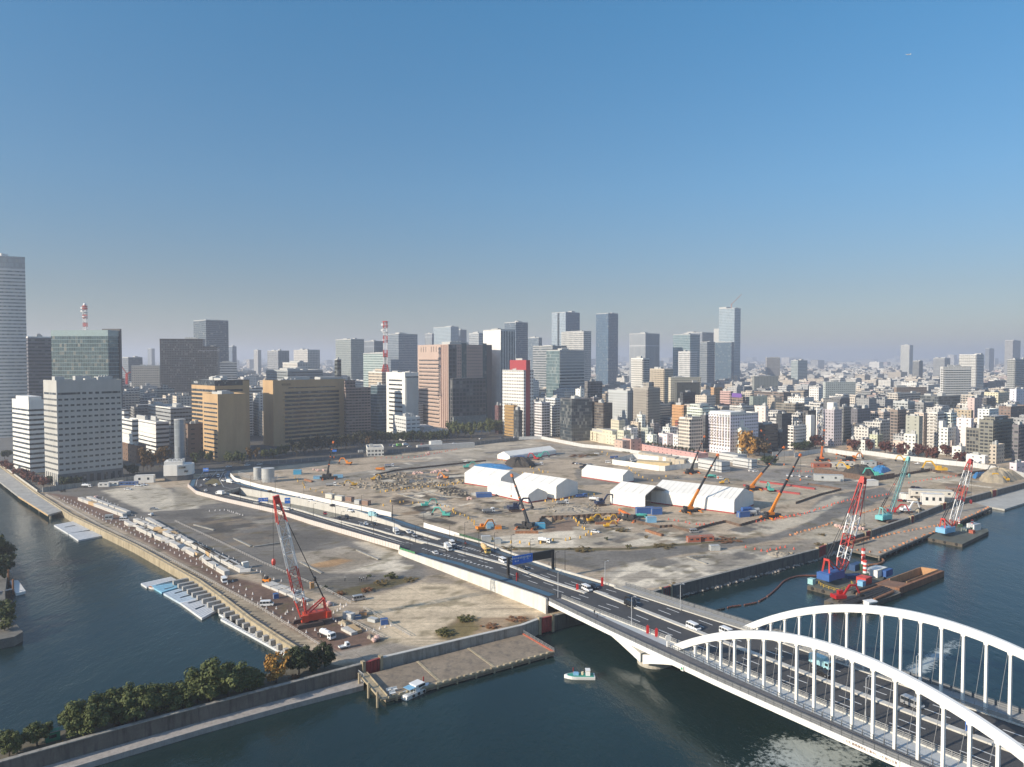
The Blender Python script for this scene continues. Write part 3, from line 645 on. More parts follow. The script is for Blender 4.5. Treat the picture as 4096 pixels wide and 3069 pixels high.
# blue side paths and their rails
def strip(a,b,z,mat,name): struct(name,MB().ribbon(up(a,z),up(b,z)),mat)
nb_ = resample(PRL(('c',395,1275),('h',270,462),('h',700,610),('h',1085,745)) ,30)
strip(offset(nb_,.3),offset(nb_,3.4),.14,blue_a,'cycle_path')
fb_ = resample(PRL(('c',0,895),('c',470,1030),('c',1040,1185),('h',800,395),('h',1180,520),('h',1560,645)),40)
strip(offset(fb_,-2.6),offset(fb_,.2),.14,blue_a,'cycle_path')
na_ = resample([p for p in NE[0:5]],40);strip(offset(na_,1.0),offset(na_,3.6),.14,blue_a,'cycle_path')
fa_ = resample([p for p in FE[0:7]],50);strip(offset(fa_,-3.4),offset(fa_,-1.0),.14,blue_a,'cycle_path')
rail_m = M('rail_steel',(.10,.11,.12),.5,.3)
def railing(name,label,pts,h=1.1,step=2.0,bars=(.35,.7,1.0),mat=None,parent=None,th=.09):
    m = MB();L = sum((pts[i + 1] - pts[i]).length for i in range(len(pts) - 1));rs = resample(pts,max(3,int(L / step)))
    for p in rs: m.cbox(p.x,p.y,p.z,.13,.13,h)
    for k in bars:
        for i in range(len(rs) - 1): m.beam(rs[i] + Vector((0,0,h * k)),rs[i + 1] + Vector((0,0,h * k)),th)
    if parent: return m.build(name,mat or rail_m,parent)
    return solo(name,label,'railing',m,mat or rail_m)
railing('railing','dark railing between the near blue path and the carriageway',up(offset(nb_,3.7),.1))
railing('railing','dark railing between the far blue path and the carriageway',up(offset(fb_,-3.0),.1))
# lane markings
m = MB()
def dashes(pts,on=6.0,off=9.0,w_=.17,z=.13):
    L = sum((pts[i + 1] - pts[i]).length for i in range(len(pts) - 1));n = max(4,int(L));rs = resample(pts,n);st_ = L / (n - 1);i = 0.0
    while i + on / st_ < n - 1:
        a,b = int(i),int(i + on / st_);sg = offset(rs[a:b + 1],0)
        m.ribbon(up(offset(sg,-w_),z),up(offset(sg,w_),z));i += (on + off) / st_
def lane(ts,on=6,off=9): dashes([STW(s,ts if not callable(ts) else ts(s)) for s in range(0,231,3)],on,off)
for k in (.36,.68): lane(lambda s,k=k: 8.8 + (19.6 - 8.8) * k + (-2.5 if s < 20 else 0) * (20 - min(20,s)) / 20)
for k in (.33,.66): lane(lambda s,k=k: 22.2 + (33.2 - 22.2) * k + (-3.5) * (20 - min(20,s)) / 20)
mdr = resample(MD,60);nbr,fbr = resample(nB,60),resample(fB,60)
nin,fin = offset(resample(nb_,60),4.2),offset(resample(fb_,60),-3.4)
for k in (.36,.68): dashes([nin[i].lerp(mdr[i],k) for i in range(12,60)]);dashes([mdr[i].lerp(fin[i],k) for i in range(12,60)])
for L in (PRL(('c',470,1215),('c',640,1275),('c',900,1345),('c',1160,1415)),PRL(('c',700,1150),('c',840,1195),('c',1030,1245),('c',1220,1300))):
    r_ = resample(L,60)
    for i in range(0,58,3): q = offset(r_,0);m.ribbon(up(offset(r_[i:i + 2],-.7),.13),up(offset(r_[i:i + 2],.7),.13))
tl = [Vector((p.x,p.y,z + .05)) for p,z in zip([tn[i].lerp(tf[i],.72) for i in range(N_)],zf)];dashes(tl,6,9,.15,.04)
tl = [Vector((p.x,p.y,z + .05)) for p,z in zip([tn[i].lerp(tf[i],.2) for i in range(N_)],zf)];dashes(tl,6,9,.15,.04)
dashes([nA1[int(i * (len(nA1) - 1) / 40)].lerp(resample(TN,41)[i],.75) for i in range(41)],40,.1,.1)
# crossing and lanes at the junction
for k in range(9): q = P('b',300 + 20 * k,312 - .4 * k,.1);m.cbox(q.x,q.y,.1,.9,6,.02)
for L in ([('b',300,290),('b',210,400),('b',190,500)],[('b',460,330),('b',420,400),('b',460,470),('b',600,500)],[('b',520,320),('b',470,350),('b',480,400),('b',560,450)],[('b',400,320),('b',330,400)]):
    dashes([P(*q,.06) for q in L],30,.1,.14)
struct('lane_markings',m,paintw)
solo('traffic_island','grassed triangular traffic island where the underpass ramps part','island',MB().prism(Q('b',(280,440),(350,390),(400,400),(440,445),(380,465)),0,.3),M('dry_grass',(.14,.115,.05),.95,sc=.6,var=.35))
# ---------------------------------------------------------------- the arch bridge
br = thing('arch_bridge','white steel arch bridge with two tall ribs carrying a six lane road over the river','bridge')
bwhite = M('bridge_white',(.74,.73,.69),.42,sc=.12,var=.06,dirt=(.56,.53,.47,.4));bgrey = M('walkway_grey',(.115,.115,.12),.8,sc=.4,var=.2);bpan = M('deck_panel',(.42,.44,.44),.6,sc=.3,var=.1)
SS = list(range(0,236,4));te = lambda s: .6 - 1.6 * min(1,s / 80.0);tb = lambda s: 6.2 + 2.6 * min(1,s / 50.0);tfb = lambda s: 29.8 + 4.6 * min(1,s / 60.0)
tfr = lambda s: 35.2 + 5.8 * min(1,s / 70.0)
def brib(mb,ta,tb_,dz,mi=0): mb.ribbon([STW(s,ta(s) if callable(ta) else ta,dz) for s in SS],[STW(s,tb_(s) if callable(tb_) else tb_,dz) for s in SS],mi)
m = MB();rings = []
for s in SS: rings.append([STW(s,te(s),-.1),STW(s,te(s),-1.5),STW(s,te(s) + 4,-2.2),STW(s,tfb(s) - 3,-2.2),STW(s,tfb(s) + .5,-1.2),STW(s,tfb(s) + .5,-.1)])
m.loft(rings);m.build('girder',bwhite,br)
m = MB();brib(m,tb,tfb,.06);m.build('carriageway',asph,br)
m = MB();brib(m,lambda s: te(s) + .5,lambda s: te(s) + 5.6 - 2.2 * min(1,max(0,s - 60) / 70.0),.09);m.build('walkway',bgrey,br)
m = MB();brib(m,lambda s: te(s) + 5.6 - 2.2 * min(1,max(0,s - 60) / 70.0),tb,.05);m.build('deck_panel',bpan,br)
m = MB();rings = [[STW(s,tfb(s) + 3.2,-.9),STW(s,tfr(s) + .4,-.9),STW(s,tfr(s) + .4,.05),STW(s,tfb(s) + 3.2,.05)] for s in SS];m.loft(rings);m.build('walkway',M('far_walkway',(.30,.30,.29),.8,sc=.3,var=.15),br)
m = MB();md_ = [STW(s,21,0) for s in SS];m.wall(md_,1.7,[p.z - .1 for p in md_],[p.z + .45 for p in md_]);m.build('central_reserve',kerb_m,br)
for f_,o_ in ((tb,0),(tfb,0)):
    q = [STW(s,f_(s),0) for s in SS];mk = MB().wall(q,.5,[p.z for p in q],[p.z + .35 for p in q]);kb = mk.build('kerb',kerb_m,br)
    railing('guard_rail','',up(q,.35),1.0,2.0,(.3,.6,1.0),M('guard_rail_steel',(.30,.30,.29),.5,.2),br,.13)
railing('railing','',[STW(s,te(s) + .15,0) for s in SS],1.25,2.5,(.1,.5,1.0),rail_m,br,.1)
m = MB()
q = [STW(s,te(s) + .15,0) for s in SS];m.wall(q,.03,[p.z + .15 for p in q],[p.z + 1.1 for p in q]);m.build('railing_mesh',M('railing_mesh_steel',(.16,.165,.17),.7),br)
railing('railing','',[STW(s,te(s) + 5.6 - 2.2 * min(1,max(0,s - 60) / 70.0),0) for s in SS[14:]],1.2,2.5,(.1,.5,1.0),rail_m,br,.08)
railing('railing','',[STW(s,tfr(s),.05) for s in SS],1.25,2.5,(.1,.5,1.0),rail_m,br,.1)
mfw = [STW(s,tfr(s),0) for s in SS];MB().wall(mfw,.03,[p.z + .15 for p in mfw],[p.z + 1.1 for p in mfw]).build('railing_mesh',MATS['railing_mesh_steel'],br)
def arch(tf_,sf0,sf1,hmax,half,base):
    rings = [];n = 40;mid = (sf0 + sf1) / 2
    for i in range(n + 1):
        s = sf0 + (sf1 - sf0) * i / n;x = (s - mid) / half;h = hmax * (1 - x * x);sl_ = -2 * hmax * x / half
        k = 1 / math.sqrt(1 + sl_ * sl_);dn = (-sl_ * k,k);th = .96;wd_ = .82;ring = []
        for ww,hh in ((-wd_,-th),(wd_,-th),(wd_,th * .75),(wd_ * .55,th),(-wd_ * .55,th),(-wd_,th * .75)):
            ss = s + dn[0] * hh;p = STW(ss,tf_(s) + ww,0);p.z = zd(s) + h + dn[1] * hh - 1.0;ring.append(p)
        rings.append(ring)
    ar = MB().loft(rings).build('arch_rib',bwhite,br)
    k = 0;s = base
    while s < sf1 - 5:
        x = (s - mid) / half;h = hmax * (1 - x * x) - 2.0
        if h > .8:
            t = tf_(s);m = MB();p0,p1 = STW(s,t,-.5),STW(s,t,h + .4);d = .29
            rg = []
            for p in (p0,p1): rg.append([p + BD * a + BN * b for a,b in ((-d,-.3),(d,-.3),(d,.3),(-d,.3))])
            m.loft(rg);hg = m.build('hanger',bwhite,br)
            m = MB();p = STW(s,t,h - .2);m.tube(p - BN * .45,p + BN * .45,.55,n=10);m.build('pin_plate',bwhite,hg)
            m = MB().beam(STW(s - .5,t - .35,h - .4),STW(s - 2.3,t - .35,.2),.07);m.build('cable',M('cable_grey',(.25,.25,.25),.5),br)
        s += 5.05;k += 1
    return ar
tN = lambda s: 6.6 - .058 * (s - 59);tFA = lambda s: 36.6
arch(tN,57,173,17.4,58.5,66.4);arch(tFA,56,172,18.6,58,61.6)
for k in range(22):
    s = 61.6 + 5.05 * k;m = MB().beam(STW(s,tfb(s) + .3,-.7),STW(s,tfb(s) + 3.5,-.7),.9,.7);m.build('cross_beam',bpan,br)
for tt in (5.0,36.5):
    for sa,sb in ((25,46),(68,47),(162,184),(208,185)):
        rg = [];n = 10
        for i in range(n + 1):
            q = i / n;s = sa + (sb - sa) * q;zt = zd(sa) - 1.4;zb = -.4;z = zt + (zb - zt) * (.8 * q + .2 * q * q)
            hw = 1.1 + .9 * q;c = STW(s,tt,0);c.z = z
            rg.append([c + BN * -1.3 + Vector((0,0,-hw * .6)),c + BN * 1.3 + Vector((0,0,-hw * .6)),c + BN * 1.3 + Vector((0,0,hw * .8)),c + BN * -1.3 + Vector((0,0,hw * .8))])
        MB().loft(rg).build('arch_leg',bwhite,br)
for s0 in (44.5,186):
    m = MB();rg = []
    for z,k,ext in ((-9,1.1,4.6),(-2.9,1.1,4.6),(-2.4,1.06,4),(1.8,.2,0.2)):
        ring = []
        for j in range(24):
            a = 2 * math.pi * j / 24;cx_ = math.cos(a) * 4.4 * k;cy_ = math.sin(a) * 4.4 * k;off = 10 if math.sin(a) > 0 else -10
            p = STW(s0,20 + off + cy_,0) + BD * cx_;ring.append((p.x,p.y,z))
        rg.append(ring)
    m.loft(rg).build('pier',M('pier_concrete',(.40,.37,.31),.8,sc=.3,var=.15,dirt=(.15,.14,.12,.5)),br)
# warning board on the near fascia
s0,s1 = 117.5,130.5
m = MB();a,b = STW(s0,te(s0) - .25,-1.25),STW(s1,te(s1) - .25,-1.25)
m.loft([[p,p + BN * .12,p + BN * .12 + Vector((0,0,1.3)),p + Vector((0,0,1.3))] for p in (a,b)])
sg = tag(m.build('warning_board',M('board_white',(.78,.76,.70),.6)),'long white board of brown Japanese lettering fixed to the near edge of the arch bridge','sign')
def text(body,name,mat,parent,loc,rot,size,ext=.015):
    c = bpy.data.curves.new(name,'FONT');c.body = body;c.size = size;c.extrude = ext;c.align_x = 'CENTER';c.align_y = 'CENTER'
    t_ = bpy.data.objects.new(name,c);me = bpy.data.meshes.new_from_object(t_);bpy.data.objects.remove(t_);me.materials.clear();me.materials.append(mat)
    o = bpy.data.objects.new(name,me);COL.objects.link(o);o.location = loc;o.rotation_euler = rot
    if parent: o.parent = parent
    return o
c = (a + b) / 2 + Vector((0,0,.65)) - BN * .04
sl_ = math.atan2(b.z - a.z,(b - a).xy.length)
rot = (Matrix.Rotation(math.atan2(BD.y,BD.x),3,'Z') @ Matrix.Rotation(-sl_,3,'Y') @ Matrix.Rotation(math.pi / 2,3,'X')).to_euler()
text('この先 勝鬨橋塗装工事中につき 航行注意','lettering',M('sign_brown',(.14,.06,.04),.7),sg,c,rot,.66)
# small navigation marks hung on the fascia
q = STW(69,te(69) - .35,-.9);m = MB().cbox(q.x,q.y,q.z - .6,1.0,.25,1.2,0,ANG).cbox(q.x,q.y,q.z - .35,.6,.32,.7,1,ANG);solo('navigation_mark','small white board with green square hung on the bridge edge above the pier','sign',m,[white_p,M('nav_green',(.03,.28,.12),.5)])
# ================================================================ BUILDINGS
FOOT = []      # footprints already taken: (x, y, radius)
LMK = []       # landmarks for naming neighbours
glass_d = facade('dark_glazing',(.05,.055,.06),(.028,.038,.046),1.8,1.5,.94,5,blind=.22,roof=(.1,.1,.1),rough=.3)
glass_t = facade('teal_glazing',(.10,.14,.14),(.045,.085,.095),1.8,1.5,.92,5,blind=.15,roof=(.1,.1,.1),rough=.3)
plant_m = M('roof_plant_grey',(.42,.42,.40),.7,sc=.5,var=.2);roof_m = M('roof_membrane',(.30,.30,.285),.9,sc=.15,var=.25);white_w = M('white_render',(.72,.70,.65),.7,sc=.06,var=.08,dirt=(.45,.42,.36,.3))
def solve(r,xl,xc,xr,yt,yb,Y,phi):
    if Y is None: c = P(r,xc,yb,0)
    else: c = at(r,xc,yt,Y);c.z = 0
    h = at(r,xc,yt,c.y).z;cf,sf = math.cos(phi),math.sin(phi)
    k = lambda x: (src(r,x,0)[0] - CX) / F
    wr = (k(xr) * c.y - c.x) / (cf - k(xr) * sf) if xr > xc + 1 else 0
    wl = (k(xl) * c.y - c.x) / (-sf - k(xl) * cf) if xl < xc - 1 else 0
    return c,h,wr,wl
def put(c,phi,wr,wl):
    q = Vector((c.x,c.y,0)) + Vector((math.cos(phi),math.sin(phi),0)) * wr / 2 + Vector((-math.sin(phi),math.cos(phi),0)) * wl / 2
    FOOT.append((q.x,q.y,max(wr,wl) / 2,phi,wr / 2,wl / 2));return q
RND = random.Random(11)
def roofstuff(root,wr,wl,h,n=3,rnd=RND,mat=None):
    """parapet-height roof slab plus plant rooms, each a part"""
    for k in range(n):
        a,b = wr * rnd.uniform(.12,.34),wl * rnd.uniform(.14,.4);x,y = rnd.uniform(1,max(1.1,wr - a - 1)),rnd.uniform(1,max(1.1,wl - b - 1));hh = rnd.uniform(1.6,4.2)
        m = MB().box(x,y,h - .1,x + a,y + b,h + hh)
        if k == 0:
            for q in range(4): m.box(x + a * (.1 + .2 * q),y + .3,h + hh,x + a * (.2 + .2 * q),y + 1.5,h + hh + .9)
        m.build('plant_room',mat or plant_m,root)
def bld(name,label,r,xl,xc,xr,yt,yb=None,Y=None,phi=46,mat=None,dep=None,relief=None,rmat=None,fl=3.6,plant=2,cat='building',group=None,step=None,lm=None,parap=1.0):
    """one building from its photographed outline: near corner xc, faces to xl and xr, roof yt, foot yb or distance Y"""
    ph = R(phi);c,h,wr,wl = solve(r,xl,xc,xr,yt,yb,Y,ph);dep = dep or max(14,.55 * max(wr,wl))
    wr = wr if wr > 1 else dep;wl = wl if wl > 1 else dep;wr = min(max(wr,5),170);wl = min(max(wl,5),170)
    if xl >= xc - 1 and xr <= xc + 1: pass
    root = thing(name,label,cat,(c.x,c.y,-.25),ph,group);H_ = h + .25
    m = MB();m.box(0,0,0,wr,wl,H_)
    nf = max(1,int(H_ / fl));rm = rmat or white_w
    m.build('wall',mat,root)
    pm = MB();t_ = .35
    for a in ((-.05,-.05,wr + .05,t_),(-.05,wl - t_,wr + .05,wl + .05),(-.05,t_,t_,wl - t_),(wr - t_,t_,wr + .05,wl - t_)): pm.box(a[0],a[1],H_ - .3,a[2],a[3],H_ + parap)
    pm.box(t_,t_,H_,wr - t_,wl - t_,H_ + .08,1)
    pm.build('parapet',[rm,roof_m],root)
    if relief:
        kind,faces = relief[0],relief[1]
        for f in range(1,nf + (0 if kind == 'balc' else 1)):
            z = H_ * f / (nf + .0001) if kind != 'balc' else H_ - f * fl
            if kind == 'balc':
                b = MB()
                if 'L' in faces: b.box(-1.2,.8,z - .15,0.0,wl - .8,z).box(-1.2,.8,z,-1.1,wl - .8,z + 1.05)
                if 'R' in faces: b.box(.8,-1.2,z - .15,wr - .8,0,z).box(.8,-1.2,z,wr - .8,-1.1,z + 1.05)
                b.build('balcony',rm,root)
            elif kind == 'rib':
                b = MB();z0 = H_ * (f - 1) / nf;z1 = z0 + H_ / nf * relief[2]
                if 'L' in faces: b.box(-.35,-.35,z0,0,wl,z1)
                if 'R' in faces: b.box(0.0,-.35,z0,wr,0,z1)
                b.build('spandrel',rm,root)
        if kind == 'fin':
            n = max(4,int((wr if 'R' in faces else wl) / relief[2]))
            for k in range(n + 1):
                b = MB()
                if 'R' in faces: x = wr * k / n;b.box(x - .3,-.6,2,x + .3,0,H_ - 1)
                else: x = wl * k / n;b.box(-.6,x - .3,2,0,x + .3,H_ - 1)
                b.build('fin',rm,root)
    if step:   # extra blocks: (x0,y0,x1,y1 as fractions, height, mat)
        for a in step: MB().box(wr * a[0],wl * a[1],H_,wr * a[2],wl * a[3],H_ + a[4]).build('upper_block',a[5] if len(a) > 5 else mat,root)
    roofstuff(root,wr,wl,H_,plant)
    put(c,ph,wr,wl)
    if lm: LMK.append((lm,root,c,h,wr,wl))
    root['dim'] = (wr,wl,H_);return root
def band(root,name,mat,face,u0,u1,z0,z1,d=.06):
    wr,wl,h = root['dim']
    m = MB()
    if face == 'R': m.box(u0,-d,z0,u1,.02,z1)
    else: m.box(-d,u0,z0,.02,u1,z1)
    return m.build(name,mat,root)
fc = lambda n,wall,glass,*a,**k: facade(n,wall,glass,*a,**k)
GB = (.03,.045,.058);GT = (.06,.10,.11);GD = (.02,.025,.03)
# --- the left group
tan = M('tan_panel',(.47,.315,.165),.7,sc=.05,var=.1,dirt=(.27,.17,.09,.3));brn = M('brown_brick',(.17,.105,.07),.85,sc=.15,var=.2);grey_p = M('grey_panel',(.43,.42,.39),.75,sc=.05,var=.08,dirt=(.3,.29,.26,.35))
A = bld('office_tower','broad grey concrete office tower with rows of square windows beside the canal','k',285,388,803,958,1650,phi=50,mat=grey_p,rmat=grey_p,plant=5,lm='the broad grey office tower')
wr,wl,h = A['dim'];nf = 13;win_me = MB().box(-1.25,-.08,0,1.25,.02,1.35).mesh('window',glass_d);cnt = 0;rest = MB()
fh_ = (h * .86 - h * .13) / nf
for f in range(nf):
    z = h * .135 + fh_ * f
    for k in range(11):
        x = wr * (k + .55) / 11.1
        o = bpy.data.objects.new('window',win_me);COL.objects.link(o);o.parent = A;o.location = (x,0,z + .8);cnt += 1
    for k in range(14): y = wl * (k + .5) / 14;rest.box(-.08,y - wl / 42,z + .8,.02,y + wl / 42,z + 2.1)
r_ = rest.build('window',glass_d,A);r_['kind'] = 'stuff'
for x0,x1 in ((.02,.35),(.38,.44),(.48,.54),(.58,.64),(.68,.98)): band(A,'window',glass_d,'R',wr * x0,wr * x1,h * .875,h * .875 + 1.5)
band(A,'window',glass_d,'L',wl * .05,wl * .95,h * .875,h * .875 + 1.5);band(A,'base_storey',M('dark_base',(.14,.135,.13),.7),'R',0,wr,0,h * .115,.03)
for k in range(9): band(A,'window',glass_d,'R',wr * (k + .25) / 9,wr * (k + .8) / 9,1.2,h * .09,.1)
for k in range(7): band(A,'base_column',grey_p,'L',wl * k / 7,wl * (k + .4) / 7,0,h * .12,.5)
B_ = bld('office_block','white office block with dark ribbon windows at the far left waterfront','k',75,200,288,1088,1565,phi=50,mat=white_w,plant=0,step=[(.1,.1,.95,.85,3.6,white_w)],lm='the white ribbon-windowed office block')
def ribbons(root,n,f0,f1,hh,faces='LR',mat=None,u=(0,1),uL=None):
    wr,wl,h = root['dim'];uL = uL or u
    for k in range(n):
        z = h * (f0 + (f1 - f0) * k / n)
        if 'R' in faces: band(root,'window',mat or glass_d,'R',wr * u[0],wr * u[1],z,z + hh)
        if 'L' in faces: band(root,'window',mat or glass_d,'L',wl * uL[0],wl * uL[1],z,z + hh)
ribbons(B_,13,.06,.93,1.5)
# curved glass tower at the left edge
c = at('k',165,130,850);top = c.z;pts = []
for i in range(13):
    a = i / 12;pts.append((c.x - 100 * a,c.y - 26 * math.sin(a * math.pi * .75) + 10 * a))
pts += [(c.x - 120,c.y + 45),(c.x - 24,c.y + 24)]
T1 = thing('skyscraper','very tall pale curved glass skyscraper cut off by the left edge','building');gl_band = fc('banded_glass',(.42,.45,.47),(.13,.17,.19),4.0,3,1.1,.42,blind=.5,wvar=.06,gl_rough=.12)
MB().prism(pts,-.3,top - 14).build('wall',gl_band,T1);MB().prism(offset([Vector((x,y,0)) for x,y in pts],-.6),top - 14,top).build('crown_screen',fc('crown_glass',(.2,.23,.26),(.3,.35,.38),5,2.2,.7,.8,blind=.3),T1)
MB().box(c.x - 70,c.y + 4,top,c.x - 30,c.y + 16,top + 5).build('plant_room',white_w,T1);LMK.append(('the curved skyscraper',T1,c,top,100,30));FOOT.append((c.x - 50,c.y + 10,60,0,55,35))
bld('office_block','dusky violet-grey office slab behind the glass block with the mast','k',178,184,352,662,Y=820,phi=40,mat=fc('violet_fac',(.13,.125,.14),(.035,.04,.05),3.9,3.2,.97,.45,blind=.12),dep=25)
G3 = bld('glass_office','teal glass office block with a red and white mast on its roof','k',343,715,800,652,Y=770,phi=84,mat=fc('teal_curtain',(.15,.21,.22),(.085,.14,.17),4.1,2.6,.93,.86,blind=.22,gl_rough=.06,glmetal=.6),rmat=M('teal_trim',(.24,.32,.32),.4),lm='the teal glass office',plant=2,parap=6)
wr,wl,h = G3['dim'];m = MB().box(wr - 2,-1.2,0,wr + .8,wl * .3,h + 8);m.build('core_wall',M('core_dark',(.09,.085,.085),.7),G3)
bld('office_block','white banded office with a dark blind end wall behind the brown brick block','k',866,1037,1115,1230,1432,phi=44,mat=fc('wb1',(.62,.61,.58),GD,4.2,3,1.1,.42,blind=.1),rmat=white_w,plant=4,relief=('rib','L',.5))
bld('office_block','narrow white banded office peeping out beside the broad grey tower','k',760,876,880,1215,Y=640,phi=44,mat=fc('wb1',(.62,.61,.58),GD,4.2,3,1.1,.42),dep=16,relief=('rib','L',.5),step=[(.1,.5,.9,1,8)])
bld('brick_block','low dark brown brick block under the autumn trees','k',760,905,960,1388,1500,phi=44,mat=fc('brk1',(.155,.095,.062),GD,4,6,.2,.3),rmat=brn,plant=1)
q = P('k',1195,1500,0);r0 = (src('k',1228,0)[0] - src('k',1160,0)[0]) / 2 * q.y / F;zt = at('k',1195,1210,q.y).z
sil = thing('chimney_tower','tall round silver tower behind the white curved pavilion','tower',q)
m = MB().tube((0,0,0),(0,0,zt),r0,n=28);m.build('shell',fc('silver_clad',(.40,.43,.45),(.30,.33,.35),5,2.2,.97,.96,blind=0,rough=.35,roof=(.3,.3,.3)),sil,smooth=False)
m = MB().tube((0,0,zt),(0,0,zt + .8),r0 * 1.04,n=28);m.build('rim',plant_m,sil);FOOT.append((q.x,q.y,8,0,8,8))
bld('brown_block','plain brown block half hidden by the round silver tower','k',1225,1245,1345,1245,Y=680,phi=44,mat=fc('brn2',(.18,.125,.09),GD,4.5,9,.35,.25,blind=0),rmat=brn,dep=20)
bld('hall_building','grey low hall with a rounded roof end behind the banded office','k',980,1130,1270,1135,Y=760,phi=44,mat=fc('hall1',(.30,.31,.31),GD,4,3,.9,.35),plant=4)
C_ = bld('office_tower','tan tower with narrow ribbon windows on its sunlit side by the junction','k',1340,1449,1627,1047,1487,phi=46,mat=tan,rmat=tan,plant=4,lm='the tan tower by the junction')
ribbons(C_,13,.06,.92,1.35,'L',uL=(.04,.92))
D0 = bld('office_tower','tan and black banded office tower just behind the plain tan tower','k',1268,1424,1652,950,Y=690,phi=46,mat=tan,rmat=M('black_crown',(.03,.03,.035),.3),plant=4,lm='the banded tan tower',parap=.4)
ribbons(D0,15,.04,.90,2.3,'L');wr,wl,h = D0['dim'];band(D0,'crown_band',glass_d,'L',0,wl,h * .93,h - .1,.1);band(D0,'crown_band',glass_d,'R',0,wr * .8,h * .93,h - .3,.1)
ribbons(D0,8,.5,.90,2.0,'R',u=(0.02,.8))
def facetext(root,body,face,u,z,size,mat):
    rot = (math.pi / 2,0,0) if face == 'R' else (math.pi / 2,0,-math.pi / 2)
    loc = (u,-.16,z) if face == 'R' else (-.16,u,z)
    return text(body,'lettering',mat,root,loc,rot,size,.02)
sgn_w = M('sign_white',(.75,.75,.73),.5);sgn_k = M('sign_black',(.02,.02,.02),.5)
facetext(D0,'朝日新聞','L',D0['dim'][1] * .8,D0['dim'][2] * .963,2.3,sgn_w)
D_ = bld('newspaper_building','huge tan office building with a recessed field of ribbon windows on its shaded face','l',312,403,998,779,1318,phi=46,mat=tan,rmat=tan,plant=5,lm='the huge tan office building')
wr,wl,h = D_['dim'];ribbons(D_,13,.045,.86,2.5,'R',u=(.15,.90));band(D_,'window',glass_d,'R',wr * .2,wr * .85,h * .885,h * .9)
for k in range(13): z = h * (.045 + (.86 - .045) * k / 13);band(D_,'ledge',tan,'R',wr * .13,wr * .92,z + 2.5,z + 3.0,.9)
facetext(D_,'朝日新聞','R',wr * .17,h * .945,2.6,M('sign_bronze',(.06,.05,.045),.5))
# pavilion
q0 = P('k',1085,1618,0);ph_ = R(18);c,hh,wr,wl = solve('k',1022,1085,1278,1512,1618,None,ph_);wl = 15
pv = thing('pavilion','white curved pavilion raised on a dark base beside the road junction','building',(c.x,c.y,-.1),ph_);fp = [(0,wl),(0,0),(wr * .45,-1.5),(wr * .75,0),(wr * .93,4),(wr * .97,9),(wr * .8,wl)]
MB().prism([(x * .93 + .6,y * .9 + .6) for x,y in fp],0,4).build('base_storey',M('dark_base',(.14,.135,.13),.7),pv);MB().prism(fp,4,hh).build('wall',white_w,pv);MB().prism([(0.3,wl - .3),(0.3,.3),(wr * .62,.3),(wr * .62,wl - .3)],hh,hh + 2.5).build('upper_wall',white_w,pv)
for x0,x1,z in ((.5,.72,hh * .8),(.68,.8,hh * .55)): MB().box(wr * x0,-1.62,z,wr * x1,.3,z + 1.3).build('window',glass_d,pv)
for k in range(4): MB().box(3 + k * 3.0,3,hh + 2.5,5 + k * 3.0,5.5,hh + 4.2).build('plant_unit',plant_m,pv)
FOOT.append((q0.x + 12,q0.y + 8,18,0,16,12))
# --- centre
bld('hotel_tower','charcoal grid-fronted hotel tower with a stepped shoulder','k',1052,1058,1347,676,Y=1060,phi=14,mat=fc('char_grid',(.075,.08,.09),(.03,.035,.042),3.3,2.2,.62,.62,blind=.18),rmat=dark_st,dep=24,lm='the charcoal hotel tower',plant=1)
HT = bld('hotel_wing','lower charcoal wing adjoining the hotel tower with faint lettering','k',1300,1346,1442,727,Y=1064,phi=14,mat=MATS['char_grid'],rmat=dark_st,dep=24,plant=1);facetext(HT,'Mitsui Garden Hotel','R',HT['dim'][0] * .42,HT['dim'][2] - 5,3.4,M('sign_dim',(.3,.32,.35),.5))
bld('skyscraper','blue-grey glass skyscraper behind the charcoal hotel','k',1287,1365,1518,548,Y=1500,phi=46,mat=fc('bgl1',(.12,.15,.175),(.05,.07,.09),4,3,.9,.7,blind=.15,gl_rough=.1),rmat=plant_m,lm='the blue-grey skyscraper',plant=2)
bld('apartment_block','brownish pink apartment block with continuous balconies next to the huge tan building','l',985,1000,1205,838,Y=800,phi=30,mat=fc('bpink',(.22,.16,.14),GD,3.1,3.5,.8,.55),rmat=M('pinkbrown',(.27,.20,.175),.8,sc=.1),relief=('balc','R'),dep=20,fl=3.1,step=[(0,.3,.4,.9,9)],lm='the pink-brown apartment block')
W18 = bld('office_block','white framed office with black ribbon windows on one side and white fins on the other','l',1335,1490,1602,712,Y=850,phi=40,mat=white_w,lm='the black and white framed office',plant=2)
ribbons(W18,12,.1,.94,1.9,'L',mat=glass_d,uL=(.14,.85));wr,wl,h = W18['dim'];band(W18,'curtain_wall',glass_d,'R',wr * .06,wr,5,h * .95)
for k in range(12): band(W18,'fin',white_w,'R',wr * (.06 + .94 * k / 12),wr * (.06 + .94 * k / 12) + .8,5,h * .93,.7)
bld('office_block','cream stepped office under the red and white lattice mast','l',1188,1300,1350,705,Y=960,phi=44,mat=fc('crm1',(.50,.43,.34),GD,3.8,3,.7,.4),plant=3,lm='the cream office below the mast',step=[(0,0,.6,.5,5)])
bld('glass_office','slim blue glass office wedged between the pink-brown flats and the white framed office','l',1205,1262,1336,815,Y=840,phi=44,mat=fc('bgl2',(.13,.17,.19),(.05,.085,.105),3.6,2,.9,.75,blind=.15),rmat=plant_m)
